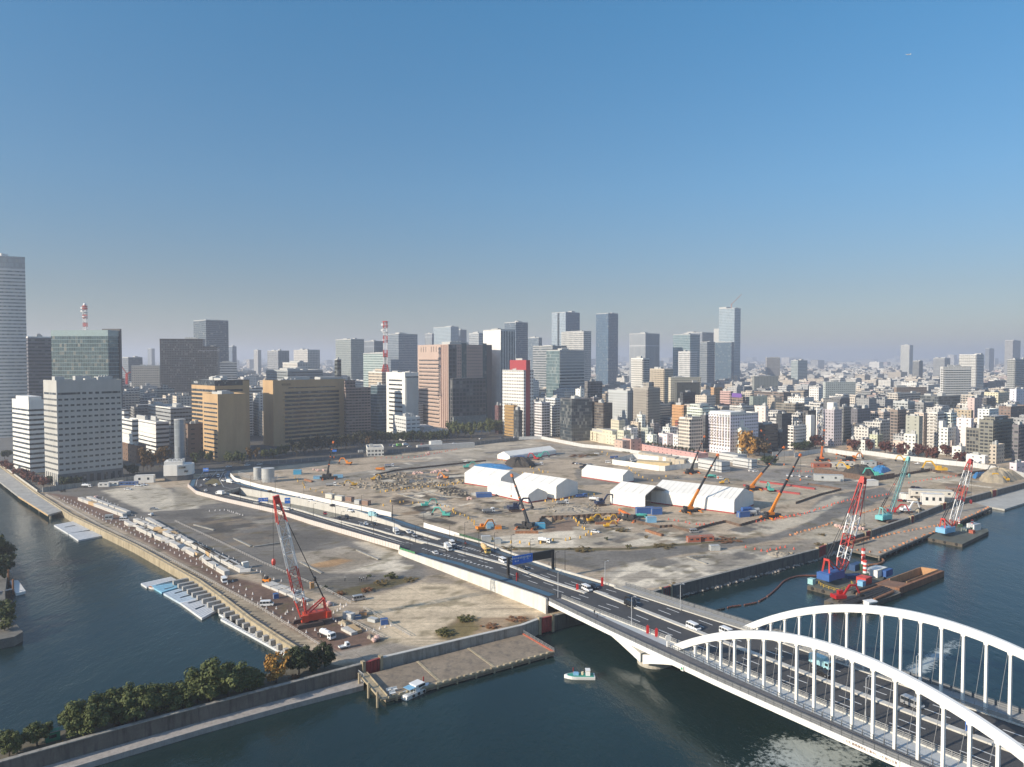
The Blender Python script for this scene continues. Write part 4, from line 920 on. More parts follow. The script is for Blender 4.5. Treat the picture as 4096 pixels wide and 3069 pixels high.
# pink twin tower
pink = M('pink_granite',(.44,.33,.27),.65,sc=.05,var=.08);pkf = fc('pink_fac',(.42,.295,.24),GD,4.1,3.2,.42,.36,blind=.3);dkg = fc('dark_grid',(.085,.083,.082),(.03,.038,.045),5.2,5.2,.74,.66,blind=.2)
E_ = bld('twin_tower','tall pink granite tower with dark glass slots and brown corner piers','l',1597,1852,2209,474,1168,phi=36,mat=pink,rmat=pink,dep=52,plant=2,lm='the pink granite tower',parap=.5)
wr,wl,h = E_['dim']
for k in range(17): z = h * (.035 + .80 * k / 17);band(E_,'window',glass_d,'L',wl * .28,wl * .95,z + 1.6,z + 3.0,.1)
for k in range(18): z = h * (.025 + .80 * k / 17);band(E_,'sill_course',pink,'L',wl * .27,wl * .97,z,z + 1.1,.8)
for k in (.03,.09,.15,.21): band(E_,'pier',M('red_granite',(.20,.10,.085),.5),'L',wl * k,wl * k + 1.3,0,h - .2,.5)
for u in (.38,.46,.54,.72,.80,.88): band(E_,'crown_slit',sgn_k,'L',wl * u - .7,wl * u + .5,h * .915,h - 2,.08)
kk = lambda x: (wr) * (x - (-22)) / (345 + 22)
for x0,x1,mm in ((-20,44,dkg),(44,86,pkf),(86,126,glass_t),(126,266,pkf),(266,300,glass_t),(300,345,M('brown_granite',(.13,.105,.095),.6))):
    band(E_,'curtain_wall' if mm is glass_t else 'facade_bay',mm,'R',kk(x0),kk(x1),0,h + (2.5 if mm is glass_t else 0) - .2,.9 if x0 == 300 else .35)
m = MB().box(kk(-12),-7,0,kk(266),.0,h * .60);m.build('front_block',dkg,E_)
m = MB().box(kk(-12),-9.5,0,kk(262),-6.9,h * .145);m.build('podium',fc('pod_glass',(.30,.32,.30),(.12,.15,.15),1.6,2.4,.9,.8,blind=.3),E_)
# white low buildings in front of it
lw = bld('clinic_block','low white building with rounded strips of windows across from the pink tower','l',1104,1270,1392,1095,1205,phi=32,mat=fc('lw1',(.60,.60,.58),(.07,.09,.1),4.2,6,.75,.3),plant=4)
bld('clinic_block','white wing with a glass link behind the row of clipped trees','l',1390,1500,1612,1080,Y=800,phi=32,mat=fc('lw1',(.60,.60,.58),(.07,.09,.1),4.2,6,.75,.3),plant=5)
bld('garage_block','flat low building with a white roof edge behind the clipped street trees','l',1310,1480,1852,1215,1250,phi=26,mat=fc('gar',(.34,.34,.32),GD,3.2,3,.9,.4),plant=5,parap=1.4)
bld('site_house','two-storey white building standing alone inside the cleared ground near the avenue','l',1165,1180,1312,1335,1400,phi=14,mat=fc('sh',(.62,.61,.56),(.06,.07,.08),3.4,3.2,.7,.5),dep=9,plant=1)
# --- towers behind
def tw(label,r,xl,xc,xr,yt,Y,wall,glass,fh=4,bw=3,wf=.9,hf=.65,phi=40,lm=None,name='skyscraper',rel=None,rm=None,plant=2,bl=.15,**kw):
    key = 'tw%d' % len(MATS)
    return bld(name,label,r,xl,xc,xr,yt,Y=Y,phi=phi,mat=fc(key,wall,glass,fh,bw,wf,hf,blind=bl,gl_rough=.1),rmat=rm or plant_m,lm=lm,relief=rel,plant=plant,**kw)
tw('plain white slab tower with vertical black stripes on its right side','m',275,420,541,352,1000,(.66,.65,.62),(.03,.035,.04),400,4.2,.0,.98,lm='the white slab tower',name='office_tower',plant=1)
st_ = LMK[-1][1];wr,wl,h = st_['dim']
for k in range(9): band(st_,'window',glass_d,'R',wr * (k + .1) / 9,wr * (k + .62) / 9,3,h - 1.5)
RB = tw('white office with square windows joined to a bright red slab','m',435,610,692,692,850,(.70,.68,.63),(.03,.03,.035),3.9,3.1,.52,.45,name='office_block',lm='the white office with the red slab',plant=1,bl=.1)
wr,wl,h = RB['dim'];red = M('red_slab_paint',(.33,.045,.05),.55,sc=.05,var=.1)
MB().box(wr * .22,-.6,0,wr * .62,wl * .75,h + 12.5).build('red_slab',red,RB);MB().box(wr * .3,wl * .2,h + 12.5,wr * .5,wl * .5,h + 14.5).build('plant_room',plant_m,RB)
tw('blue-green glazed office with grey banded right side','m',800,910,1113,524,910,(.36,.365,.37),(.06,.075,.085),4,3,1.1,.42,lm='the banded glass office',name='glass_office',rel=('rib','R',.5),plant=1)
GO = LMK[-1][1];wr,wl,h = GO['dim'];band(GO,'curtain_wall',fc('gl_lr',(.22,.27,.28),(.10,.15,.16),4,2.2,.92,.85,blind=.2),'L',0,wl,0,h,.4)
tw('grey banded office slab behind the banded glass office','m',686,850,966,487,1200,(.30,.31,.32),(.08,.10,.11),4,3,1.1,.5,name='office_block')
tw('pale glass skyscraper with a dark vertical slot, left of the twin pair','m',842,958,1073,206,1900,(.42,.46,.49),(.22,.28,.33),4.2,3,.92,.8,lm='the pale skyscraper with the slot')
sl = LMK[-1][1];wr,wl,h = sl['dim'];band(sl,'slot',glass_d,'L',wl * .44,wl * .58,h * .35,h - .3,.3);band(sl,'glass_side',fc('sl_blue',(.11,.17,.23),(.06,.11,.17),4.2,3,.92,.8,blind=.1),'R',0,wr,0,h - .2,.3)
tw('dark blue glass tower rising behind the white slab tower','m',452,545,645,290,1500,(.17,.21,.25),(.07,.10,.14),4,3,.9,.75,lm='the dark blue tower')
tw('tower with a white egg-crate front in front of the pale skyscraper','m',921,1107,1169,365,1500,(.50,.49,.46),(.05,.07,.09),4,3.6,.62,.62,lm='the egg-crate tower')
tw('deep blue glass skyscraper with a slanted top, right of the egg-crate tower','m',1208,1312,1391,215,1900,(.12,.17,.23),(.07,.12,.18),4.2,3,.93,.8,lm='the deep blue skyscraper')
tw('grey striped twin-topped office tower','m',1485,1620,1735,383,1650,(.40,.41,.42),(.08,.11,.14),60,2.6,.5,.96,lm='the striped twin-topped tower')
tw('pale teal glass tower right of the striped tower','m',1845,1990,2068,390,1700,(.26,.32,.34),(.12,.18,.20),4,3,1.1,.6,lm='the pale teal tower')
tw('broad grey tower with a toothed roof line behind the pale teal tower','m',1940,2090,2185,374,2050,(.25,.27,.30),(.1,.12,.14),4,3,.6,.6)
T30 = tw('tallest silver-glass stepped skyscraper with a crane on its roof','n',384,527,575,184,2000,(.35,.40,.43),(.20,.26,.30),4.3,3,1.0,.6,lm='the tallest stepped skyscraper')
wr,wl,h = T30['dim'];MB().box(2,wl,0,wr * .9,wl * 1.36,h * .765).build('shoulder',bpy.data.materials[T30.children[0].data.materials[0].name],T30)
MB().box(2,wl * .55,h,wr * .8,wl * 1.02,h + 5).build('upper_block',plant_m,T30)
m = MB();m.beam((wr * .5,wl * .4,h),(wr * .5,wl * .4,h + 14),1.6);m.beam((wr * .5,wl * .4,h + 12),(wr * .5 + 26,wl * .4 - 14,h + 40),1.2)
cr = m.build('tower_crane',M('crane_rust',(.38,.20,.16),.6));cr.location = T30.location;cr.rotation_euler = T30.rotation_euler;tag(cr,'spindly tower crane on top of the tallest stepped skyscraper','crane')
tw('small white gridded tower in front of the pale teal tower','n',28,134,196,569,1400,(.55,.54,.52),(.06,.075,.09),3.8,3,.6,.6,name='office_tower',lm='the small white gridded tower')
tw('grey office tower directly left of the tallest skyscraper','n',219,285,351,484,1600,(.22,.24,.26),(.09,.11,.13),4,3,1.1,.5,name='office_tower')
tw('blue glass block at the foot of the tallest skyscraper','n',352,500,520,484,1960,(.10,.14,.18),(.07,.11,.15),4,3,.95,.8,name='glass_office')
tw('slim white apartment tower with a dark roofline in front of the striped tower','m',1500,1600,1652,592,1060,(.50,.49,.46),(.05,.06,.07),3.2,3.4,.8,.55,name='apartment_tower',lm='the slim white apartment tower',rel=('balc','L'),rm=white_w,fl=3.2)
tw('cream gridded apartment block right of the slim white tower','m',1656,1775,1850,680,1120,(.55,.47,.36),(.10,.09,.07),3.1,3,.7,.55,name='apartment_block',rel=('balc','L'),rm=M('cream_render',(.60,.52,.41),.8,sc=.1),fl=3.1)
# right horizon
tw('tall white balcony tower standing alone on the right horizon','o',453,535,563,512,2600,(.52,.52,.50),(.12,.13,.14),3.2,4,1.1,.45,name='apartment_tower',lm='the lone white tower')
tw('dark grey slab tower just right of the lone white tower','o',562,620,652,652,1900,(.20,.205,.21),(.08,.09,.1),3.2,3,.8,.5,name='apartment_tower')
tw('wide grey office on the right horizon','o',742,846,894,627,2300,(.30,.30,.31),(.12,.14,.15),4,3,1.1,.5,name='office_block',lm='the wide grey office')
tw('large white balcony tower with a flat crown behind the white gridded block','o',970,1125,1190,597,1500,(.50,.50,.48),(.09,.10,.11),3.2,3.6,.8,.55,name='apartment_tower',rel=('balc','LR'),rm=white_w,fl=3.2,lm='the large white balcony tower')
tw('white gridded apartment slab facing the camera on the right','o',822,832,1081,708,1060,(.66,.65,.62),(.09,.09,.085),3.3,4.4,.78,.58,phi=12,name='apartment_block',rel=('balc','R'),rm=white_w,fl=3.3,lm='the white gridded apartment slab',dep=15)
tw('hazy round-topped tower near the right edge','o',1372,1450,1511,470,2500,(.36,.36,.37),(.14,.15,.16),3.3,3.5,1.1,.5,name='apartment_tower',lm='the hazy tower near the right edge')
tw('dark balcony tower cut by the right edge','o',1397,1470,1600,640,1250,(.26,.27,.275),(.06,.07,.075),3.2,3.5,.8,.55,name='apartment_tower',rel=('balc','LR'),fl=3.2)
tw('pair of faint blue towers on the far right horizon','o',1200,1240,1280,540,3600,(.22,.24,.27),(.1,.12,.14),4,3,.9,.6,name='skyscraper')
tw('square grey office with a dark central slot on the horizon','n',800,812,928,622,2200,(.32,.31,.30),(.08,.085,.09),4,4,.5,.5,phi=10,name='office_block',dep=30,lm='the square office with the dark slot')
tw('low glass office with white bands right of the square slotted office','n',1025,1088,1170,648,2000,(.40,.43,.43),(.12,.17,.18),4,3,1.1,.55,name='glass_office',lm='the low banded glass office')
# left horizon
tw('silver mesh-fronted tower left of the red and white mast','l',918,1043,1154,430,1600,(.30,.32,.30),(.10,.13,.14),4,2.4,.7,.7,lm='the silver mesh tower')
tw('grey ribbed tower partly behind the mast','l',1154,1235,1312,446,1750,(.22,.24,.27),(.08,.10,.12),60,2.5,.5,.95)
tw('blue-grey tower with a rounded corner behind the mast','l',1340,1438,1596,387,1700,(.22,.25,.28),(.10,.13,.16),4,3,1.1,.55,lm='the blue-grey rounded tower')
tw('pale green low office below the mast','l',1146,1310,1345,548,1200,(.36,.42,.40),(.16,.21,.2),4,3,1.1,.5,name='office_block')
tw('white official block with square windows on the left horizon','l',570,685,787,519,1750,(.48,.46,.43),(.07,.08,.09),4.2,4,.5,.6,name='office_block',lm='the white official block',step=[(.1,.1,.9,.9,-2)])
tw('grey stone tower left of the white official block','l',352,440,533,527,1500,(.27,.28,.30),(.06,.075,.09),4,3.4,.6,.55,name='office_tower',lm='the grey stone tower')
tw('cream pair of stepped blocks in front of the grey stone tower','l',478,600,706,625,1350,(.52,.49,.44),(.08,.085,.09),4.5,5,.5,.5,name='office_block')
tw('long low roofed market hall in front of the grey stone tower','l',340,520,810,690,1080,(.22,.24,.245),(.05,.06,.065),4,3,.9,.35,name='hall_building',plant=6)
tw('dark octagonal control-like tower with stacked decks behind the huge tan building','l',908,930,964,600,980,(.10,.11,.105),(.035,.04,.04),5,3,.9,.55,name='vent_tower')
tw('pale glass crown tower rising behind the pink tower','l',1728,1870,1937,326,2100,(.36,.41,.44),(.2,.25,.28),4,3,1.1,.6,lm='the pale crown tower')
tw('ribbed grey office left of the pale crown tower','l',1657,1715,1732,385,2000,(.30,.32,.34),(.1,.12,.14),50,3,.5,.95,name='office_tower')
tw('blue-grey office right of the pale crown tower','l',1900,1950,2002,352,2200,(.16,.2,.24),(.08,.1,.13),50,3,.5,.95,name='office_tower')
tw('white topped office behind the pink tower','m',158,238,275,380,1700,(.40,.42,.43),(.13,.15,.17),4,3,1.1,.5,name='office_block')
tw('low blue office between the dark blue tower and the pale skyscraper','m',645,735,762,418,1900,(.17,.21,.25),(.08,.11,.14),4,3,.9,.7,name='office_block')
tw('grey hotel block with a slanted blue wall left of the charcoal hotel','k',812,850,946,797,1500,(.15,.165,.18),(.07,.08,.09),4,3,1.1,.4,name='office_block')
tw('long cream office slab far behind the left group','k',845,870,1058,853,1250,(.40,.37,.32),(.10,.10,.10),4,3,.5,.4,phi=20,name='office_block',dep=25)
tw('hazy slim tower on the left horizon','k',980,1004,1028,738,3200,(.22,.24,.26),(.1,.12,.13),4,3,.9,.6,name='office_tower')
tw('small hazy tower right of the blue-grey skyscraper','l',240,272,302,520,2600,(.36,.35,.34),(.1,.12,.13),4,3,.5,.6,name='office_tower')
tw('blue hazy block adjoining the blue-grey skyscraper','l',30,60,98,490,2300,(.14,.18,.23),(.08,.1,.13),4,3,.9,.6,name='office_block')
tw('white ribboned slab below the blue-grey skyscraper','k',1442,1450,1570,832,1200,(.38,.40,.42),(.06,.08,.1),4,3,1.1,.45,phi=20,name='office_block',dep=22)
# ================================================================ FRONT ROWS OF THE TOWN, SEEN ONE BY ONE
WH,CR,BE,GR,LG,BR,DK,OR_,PK = (.70,.68,.64),(.60,.53,.42),(.44,.36,.27),(.30,.295,.285),(.46,.46,.44),(.17,.12,.09),(.065,.068,.072),(.50,.30,.13),(.50,.33,.29)
def fr(label,r,xl,xc,xr,yt,yb,col,sty='w',Y=None,phi=34,lm=None,name=None,plant=2,**kw):
    v = [round(c * RND.uniform(.93,1.07),3) for c in col]
    st = {'w': (3.2,3.4,.45,.42),'b': (3.1,3.6,.78,.55),'r': (3.5,3,1.1,.45),'d': (3.4,2.6,.8,.7),'n': (3.4,6.5,.22,.3),'g': (3.6,2.4,.94,.86)}[sty]
    mat = fc('fr%d' % len(MATS),v,(.045,.05,.055) if sty != 'g' else (.04,.055,.065),*st,blind=.3)
    rm = M('fr_trim%d' % len(MATS),v,.75,sc=.1,var=.08)
    rel = {'b': ('balc',kw.pop('faces','R')),'r': ('rib','LR',.48)}.get(sty)
    nm = name or ('apartment_block' if sty == 'b' else 'office_block' if sty in 'rdg' else 'town_building')
    fl = kw.pop('fl',st[0])
    return bld(nm,label[0].lower() + label[1:],r,xl,xc,xr,yt,yb,Y,phi,mat,rmat=rm,fl=fl,plant=plant,relief=rel,lm=lm,**kw)
# market quarter (m)
MK = fr('Long cream market building with brown pilasters behind the site fence','m',770,1372,1378,1232,None,(.60,.53,.40),'n',Y=762,phi=24,lm='the long cream market building',plant=5,dep=22,step=[(.1,.06,.8,.25,4.5),(.1,.86,.7,.97,9)])
wr,wl,h = MK['dim']
for k in range(9): band(MK,'pilaster',brn,'L',wl * (.22 + .052 * k),wl * (.22 + .052 * k) + 1.1,1,h - .3,.3)
q = P('m',1320,1292,0);m = MB().tube((0,0,-.2),(0,0,h - 1.5),11,n=28);m.build('market_drum',M('cream_drum',(.58,.51,.39),.75,sc=.1),None,(q.x,q.y + 9,0));tag(bpy.data.objects['market_drum'],'round cream drum end joined to the long market building','building')
fr('grey banded eight-storey office on the avenue corner','m',632,640,760,985,1165,LG,'r',phi=20,lm='the grey banded corner office')
fr('narrow white flats behind the grey banded corner office','m',700,760,830,960,None,WH,'b',Y=830,faces='R')
fr('white block with zigzag stairs down its side','m',780,870,915,925,None,WH,'b',Y=850)
fr('dark glazed office with a black sign band under its roof','m',914,1008,1182,930,None,(.10,.105,.11),'g',Y=800,phi=24,lm='the dark glazed office')
fr('brown grey block right of the dark glazed office','m',1180,1190,1240,920,None,GR,'b',Y=830)
fr('dark brick flats beside the brown grey block','m',1180,1270,1346,965,None,(.14,.11,.095),'b',Y=800)
fr('white hotel with tiny square windows and a cream sign on top','m',1311,1470,1542,862,None,LG,'w',Y=850,lm='the hotel with tiny square windows',fl=3)
fr('tall taupe apartment block with full width balconies','m',1520,1640,1742,838,None,(.33,.30,.27),'b',Y=830,faces='LR',lm='the tall taupe apartment block',step=[(.2,.1,.6,.5,7)])
fr('white corner block with a dark roof crown and rows of balconies','m',1633,1720,1818,1005,1150,WH,'b',lm='the white block with the dark crown')
fr('orange apartment block with stacked balconies','m',1842,1935,1946,985,None,OR_,'b',Y=800,faces='L',lm='the orange apartment block')
fr('white stepped apartment block right of the orange one','m',1944,2090,2200,1010,None,WH,'b',Y=830,faces='LR',lm='the white stepped apartments',step=[(.3,.3,.9,.9,5)])
fr('red-brown block with white rooftop box','m',1868,1960,2020,1120,None,(.30,.10,.06),'b',Y=760,lm='the red-brown block',step=[(.3,.2,.8,.8,5,white_w)])
fr('ochre striped building behind the avenue trees','m',452,528,545,985,None,(.36,.24,.09),'r',Y=850)
fr('black narrow office next to the ochre striped building','m',527,568,600,1025,None,DK,'d',Y=835)
fr('maroon block on the avenue left of the ochre building','m',372,400,455,985,None,(.13,.06,.06),'w',Y=880)
fr('grey block stacked with rooftop plant in front of the banded glass office','m',862,950,1062,868,None,LG,'w',Y=880,step=[(.1,.1,.9,.9,4)])
fr('white round sign block behind the dark glazed office','m',1040,1080,1112,850,None,WH,'n',Y=870)
fr('purple grey office with dark lettering panel','m',1116,1140,1262,785,None,(.20,.18,.20),'d',Y=980)
fr('dark eaved hall roof behind the market quarter','m',1870,1880,2070,795,None,(.10,.09,.085),'n',Y=1000,phi=20)
fr('cream low block with a long roof far behind the orange apartments','m',1810,1830,2080,752,None,CR,'w',Y=1050,phi=20)
for i,(a,col,sty) in enumerate([((860,905,920,1125),CR,'n'),((1000,1040,1085,1120),WH,'w'),((1085,1140,1200,1190),CR,'w'),((1140,1190,1250,1090),LG,'n'),((1215,1290,1335,1165),CR,'n'),((1335,1400,1455,1105),CR,'w'),((1390,1440,1500,1190),CR,'w'),((1440,1500,1560,1170),WH,'w'),((1335,1385,1420,1190),WH,'w'),((1550,1590,1615,1060),WH,'w'),((1585,1640,1690,1170),LG,'w'),((1630,1680,1720,1225),WH,'n'),((1430,1500,1590,1262),PK,'n'),((1365,1430,1560,1275),PK,'n'),((1765,1820,1905,1165),WH,'w'),((1730,1800,1870,1220),WH,'n'),((1850,1890,1925,1225),WH,'w'),((1905,1950,1985,1240),LG,'w'),((1940,2000,2055,1250),(.33,.35,.38),'n'),((1985,2040,2110,1150),WH,'w'),((2040,2090,2130,1190),WH,'w'),((1230,1280,1310,1120),LG,'w'),((1500,1560,1600,1120),CR,'w'),((1640,1690,1735,1130),GR,'b')]):
    cn = {WH: 'white',CR: 'cream',LG: 'pale grey',GR: 'brown grey',PK: 'pink'}.get(col,'slate blue')
    adj = ['squat','narrow','three-storey','boxy','blank-walled','stepped','small','balconied','slim','plain'][i % 10]
    fr('%s %s market quarter house, %s' % (adj,cn,['with a roof tank','by the long cream building','behind the drum end','with a stair head','above the pink eaves','in the alley rows'][i // 4 % 6]),'m',*a[:3],a[3],None,col,sty,Y=(95 if a[1] < 1400 else 0) + [770,765,745,800,740,780,745,770,760,790,775,735,715,712,760,735,730,725,720,760,745,800,790,790][i],phi=28,name='market_house',group='market quarter houses',plant=1,parap=.5)
PKW = fr('low pink building row with a dark hedge on its roof along the fence','n',-330,200,300,1478,1530,PK,'n',phi=27,plant=0,lm='the low pink row',dep=16)
# hotel quarter (n)
HO = fr('white hotel with ochre window panels and a teal emblem board','n',300,486,742,1128,1480,(.72,.70,.66),'w',lm='the white hotel',step=[(.0,.0,.5,.95,2.5,white_w)],plant=3)
wr,wl,h = HO['dim'];och = M('ochre_panel',(.56,.43,.22),.7);HO.children[0].data.materials[0] = white_w
for f in range(12):
    z = h * (.13 + .068 * f)
    for k in range(8):
        y = wl * (k + .25) / 8.2
        if f > 0: band(HO,'window',glass_d,'L',y,y + wl * .055,z + .6,z + 2.2,.08)
        if f > 0 and k % 2 == 0: band(HO,'shade_panel',och,'L',y + wl * .056,y + wl * .082,z + .6,z + 2.2,.09)
facetext(HO,'TOSEI HOTEL','L',wl * .27,h - 1.6,2.0,M('sign_teal',(.10,.25,.26),.5))
fr('white eight-sided block in front of the white hotel','n',490,585,662,1262,1478,(.68,.66,.60),'w',lm='the white eight-sided block',step=[(.1,.1,.9,.9,2),(.35,.3,.75,.7,9,white_w)])
fr('dark brown ribbon-windowed office under the crane boom','n',745,790,915,1222,1440,(.14,.12,.10),'r',lm='the dark brown ribbon office')
fr('black block with white vertical sign','n',900,945,1035,1125,None,(.05,.055,.065),'w',Y=760,lm='the black block')
fr('dark low block at the foot of the black block','n',915,930,985,1290,None,(.07,.07,.075),'w',Y=735)
fr('tan wide block with a red roof sign','n',895,1062,1150,1035,None,(.27,.225,.18),'d',Y=860,lm='the tan block with the red sign')
fr('white balcony block behind the fence, stair tower on top','n',1005,1045,1167,1232,1440,WH,'b',lm='the white balcony block',step=[(.5,.3,.8,.7,5)])
fr('charcoal slab with clipped roof corners','n',1135,1175,1262,1098,None,(.10,.095,.09),'d',Y=770,lm='the charcoal slab')
WB = fr('light grey office with tiny dark windows beside the white truss tower','n',1318,1402,1482,1090,1405,(.40,.41,.43),'w',lm='the light grey office',step=[(.3,.3,.8,.9,8,white_w)])
tt = thing('truss_tower','white zigzag truss tower standing against the light grey office','tower',P('n',1275,1400),R(34));m = MB();hT = at('n',1290,1060,P('n',1275,1400).y).z
for sx in (-5,5): m.beam((sx,0,0),(sx,0,hT),.8)
for k in range(6): m.beam((-5 if k % 2 else 5,0,hT * k / 6),(5 if k % 2 else -5,0,hT * (k + 1) / 6),.8);m.beam((-5,0,hT * (k + 1) / 6),(5,0,hT * (k + 1) / 6),.5)
m.build('frame',white_p,tt);m = MB().box(-12,2,0,-5,8,hT * .8);m.build('lift_shaft',white_w,tt)
fr('grey-green slab behind the light grey office','n',1468,1490,1560,1065,None,(.22,.22,.20),'b',Y=790)
fr('wide pale block with large dark windows and a black sign tower','n',1312,1330,1600,842,None,LG,'w',Y=1050,phi=16,lm='the wide pale block')
fr('white gridded block left of the wide pale block','n',1188,1270,1310,892,None,WH,'w',Y=1000)
fr('pink apartment block with a purple sign neighbour','n',400,490,505,925,None,PK,'b',Y=930,faces='L')
PS = fr('pinkish brown block with a purple roof sign','n',500,600,622,975,None,(.28,.19,.15),'d',Y=900,lm='the block with the purple sign');wr,wl,h = PS['dim'];band(PS,'roof_sign',M('purple_sign',(.16,.08,.30),.5),'L',wl * .1,wl * .95,h,h + 5,.3)
fr('ochre block behind the pink apartments','n',316,345,420,892,None,(.42,.29,.14),'w',Y=960)
fr('grey ribbed school-like block with a blue roof edge','n',660,690,820,970,None,(.25,.28,.28),'n',Y=930,phi=20)
fr('long brown department building with stacked decks','n',700,960,1030,935,None,(.19,.15,.13),'r',Y=980)
fr('broad flat grey hall with a stepped roof','n',685,700,915,790,None,(.26,.26,.25),'n',Y=1350,phi=18)
fr('white slanted building with open stairs on both sides','n',710,800,830,1060,None,(.66,.63,.58),'n',Y=800,lm='the white slanted building')
fr('slate house row end behind the hotel','n',245,268,300,1140,None,(.10,.10,.105),'b',Y=735)
fr('dark six-storey block with stacked terraces','n',60,70,188,935,None,(.07,.075,.08),'b',Y=930)
# right quarter (o)
fr('dark grey apartment slab with a ladder of small windows','o',10,70,192,1082,1345,(.15,.15,.155),'w',lm='the dark grey slab')
fr('cream and black tower with open stair frames','o',198,300,382,1108,1330,(.55,.48,.40),'d',lm='the cream and black tower')
fr('grey step block against the cream and black tower','o',290,318,400,1242,1350,(.18,.18,.18),'n')
fr('tan block with zigzag fire escapes','o',372,430,515,1092,None,(.25,.20,.16),'b',Y=740)
fr('bare concrete tower with a low annex','o',510,620,662,1148,None,(.36,.345,.31),'n',Y=680,lm='the bare concrete tower')
fr('pale ribbed block behind the bare concrete tower','o',585,660,705,1118,None,CR,'b',Y=730)
fr('slim white and black striped block','o',700,775,850,1110,1450,(.62,.59,.55),'b',faces='L',lm='the striped white block')
fr('white flats with curving balconies behind the striped block','o',840,900,962,1118,None,WH,'b',Y=720)
fr('white narrow block with a tall stair turret','o',802,870,955,1250,1480,WH,'w',lm='the white turret block',step=[(0,.55,.4,1,7,white_w)])
fr('blank white slab behind the turret block','o',960,1080,1112,1168,None,WH,'n',Y=690)
GG = fr('grey gridded office with white mullions and a central stair strip','o',1045,1195,1282,1258,1490,(.17,.165,.155),'d',lm='the grey gridded office')
fr('large grey block with chamfered roof corners','o',1160,1275,1462,1185,None,(.20,.185,.17),'b',Y=650,lm='the chamfered grey block',step=[(.15,.1,.8,.9,4)])
fr('beige house with a rounded white roof at the fence corner','o',1258,1300,1392,1402,1562,(.46,.38,.32),'w')
fr('dark sloped block at the right edge','o',1455,1500,1600,1225,None,(.17,.16,.15),'b',Y=640)
fr('white shop front at the foot of the grey gridded office','o',1050,1200,1250,1498,1560,(.66,.64,.58),'n',phi=30)
fr('cream four-storey house by the fence','o',400,480,500,1370,1470,CR,'w')
fr('white stepped house over a brown shop','o',500,585,608,1308,1490,WH,'w')
fr('pale yellow house with a sloping roof','o',190,250,312,1312,1410,(.52,.52,.38),'w')
fr('orange brick shop house at the street corner','o',-10,30,78,1358,1440,(.33,.18,.10),'w')
fr('white two-storey workshop beside the orange brick shop','o',78,140,240,1360,1452,(.62,.60,.58),'w',phi=28)
fr('yellowish flats by the white turret block','o',860,905,930,1362,1478,CR,'w')
fr('small white shop with an orange awning','o',925,990,1045,1418,1520,WH,'w')
fr('charcoal hall with white window bands','o',630,790,988,968,None,(.13,.14,.15),'d',Y=900,phi=22,lm='the charcoal hall')
fr('brown long block with a flat roof far behind the charcoal hall','o',405,420,690,890,None,(.26,.19,.14),'w',Y=1150,phi=18)
fr('cream terrace of flats left of the charcoal hall','o',345,430,640,945,None,CR,'b',Y=980)
fr('grey flats stepping toward the viewer','o',395,520,590,1015,None,LG,'b',Y=880)
fr('grey flats joined to the stepping block','o',588,660,755,1025,None,GR,'b',Y=860)
fr('brown brick office with arched top','o',1330,1430,1600,1062,None,(.21,.155,.115),'w',Y=800)
fr('white rooftop pavilion block','o',1145,1240,1330,1085,None,WH,'w',Y=760)
fr('dark framed block behind the rooftop pavilion','o',1185,1215,1298,985,None,(.14,.14,.14),'b',Y=920)
fr('cream striped slab with vertical ribs','o',1053,1110,1180,985,None,(.52,.45,.38),'n',Y=850)
fr('tan low block behind the cream striped slab','o',950,1080,1105,1095,None,(.42,.33,.23),'w',Y=780)
fr('white tall-fronted factory at the right edge','o',1425,1480,1600,905,None,(.66,.64,.62),'n',Y=980)
fr('beige flats far right','o',1200,1320,1420,935,None,CR,'w',Y=1000)
fr('warehouse of white boxes at the right end of the fence','o',1450,1480,1600,1565,1650,(.60,.58,.54),'n',phi=30)
# ---------------------------------------------------------------- the rest of the town
SITE = [(-300,540),(-240,640),(-120,720),(-30,800),(20,875),(45,850),(80,775),(140,715),(215,690),(270,715),(320,750),(390,660),(410,575),(520,500),(900,380),(900,0),(-900,0),(-900,480)]
from mathutils import Quaternion
def inside(x,y,poly):
    c = False
    for i in range(len(poly)):
        x0,y0 = poly[i - 1];x1,y1 = poly[i]
        if (y0 > y) != (y1 > y) and x < (x1 - x0) * (y - y0) / (y1 - y0) + x0: c = not c
    return c
def clash(x,y,a,b):
    for fx,fy,r,ph,hw,hl in FOOT:
        dx,dy = x - fx,y - fy
        if abs(dx) > r * 1.5 + a + b or abs(dy) > r * 1.5 + a + b: continue
        u = dx * math.cos(ph) + dy * math.sin(ph);v = -dx * math.sin(ph) + dy * math.cos(ph)
        if abs(u) < hw + a * .9 and abs(v) < hl + b * .9: return True
    return False
PAL = [('white',(.64,.61,.555),7),('cream',(.58,.505,.41),6),('pale grey',(.45,.44,.42),5),('grey',(.29,.29,.285),4),('beige',(.43,.355,.27),4),('brown',(.20,.145,.11),1),('charcoal',(.10,.103,.108),1),('pinkish',(.44,.31,.27),1)]
pal = [p for p in PAL for _ in range(p[2])]
rnd = random.Random(5);ROW = []
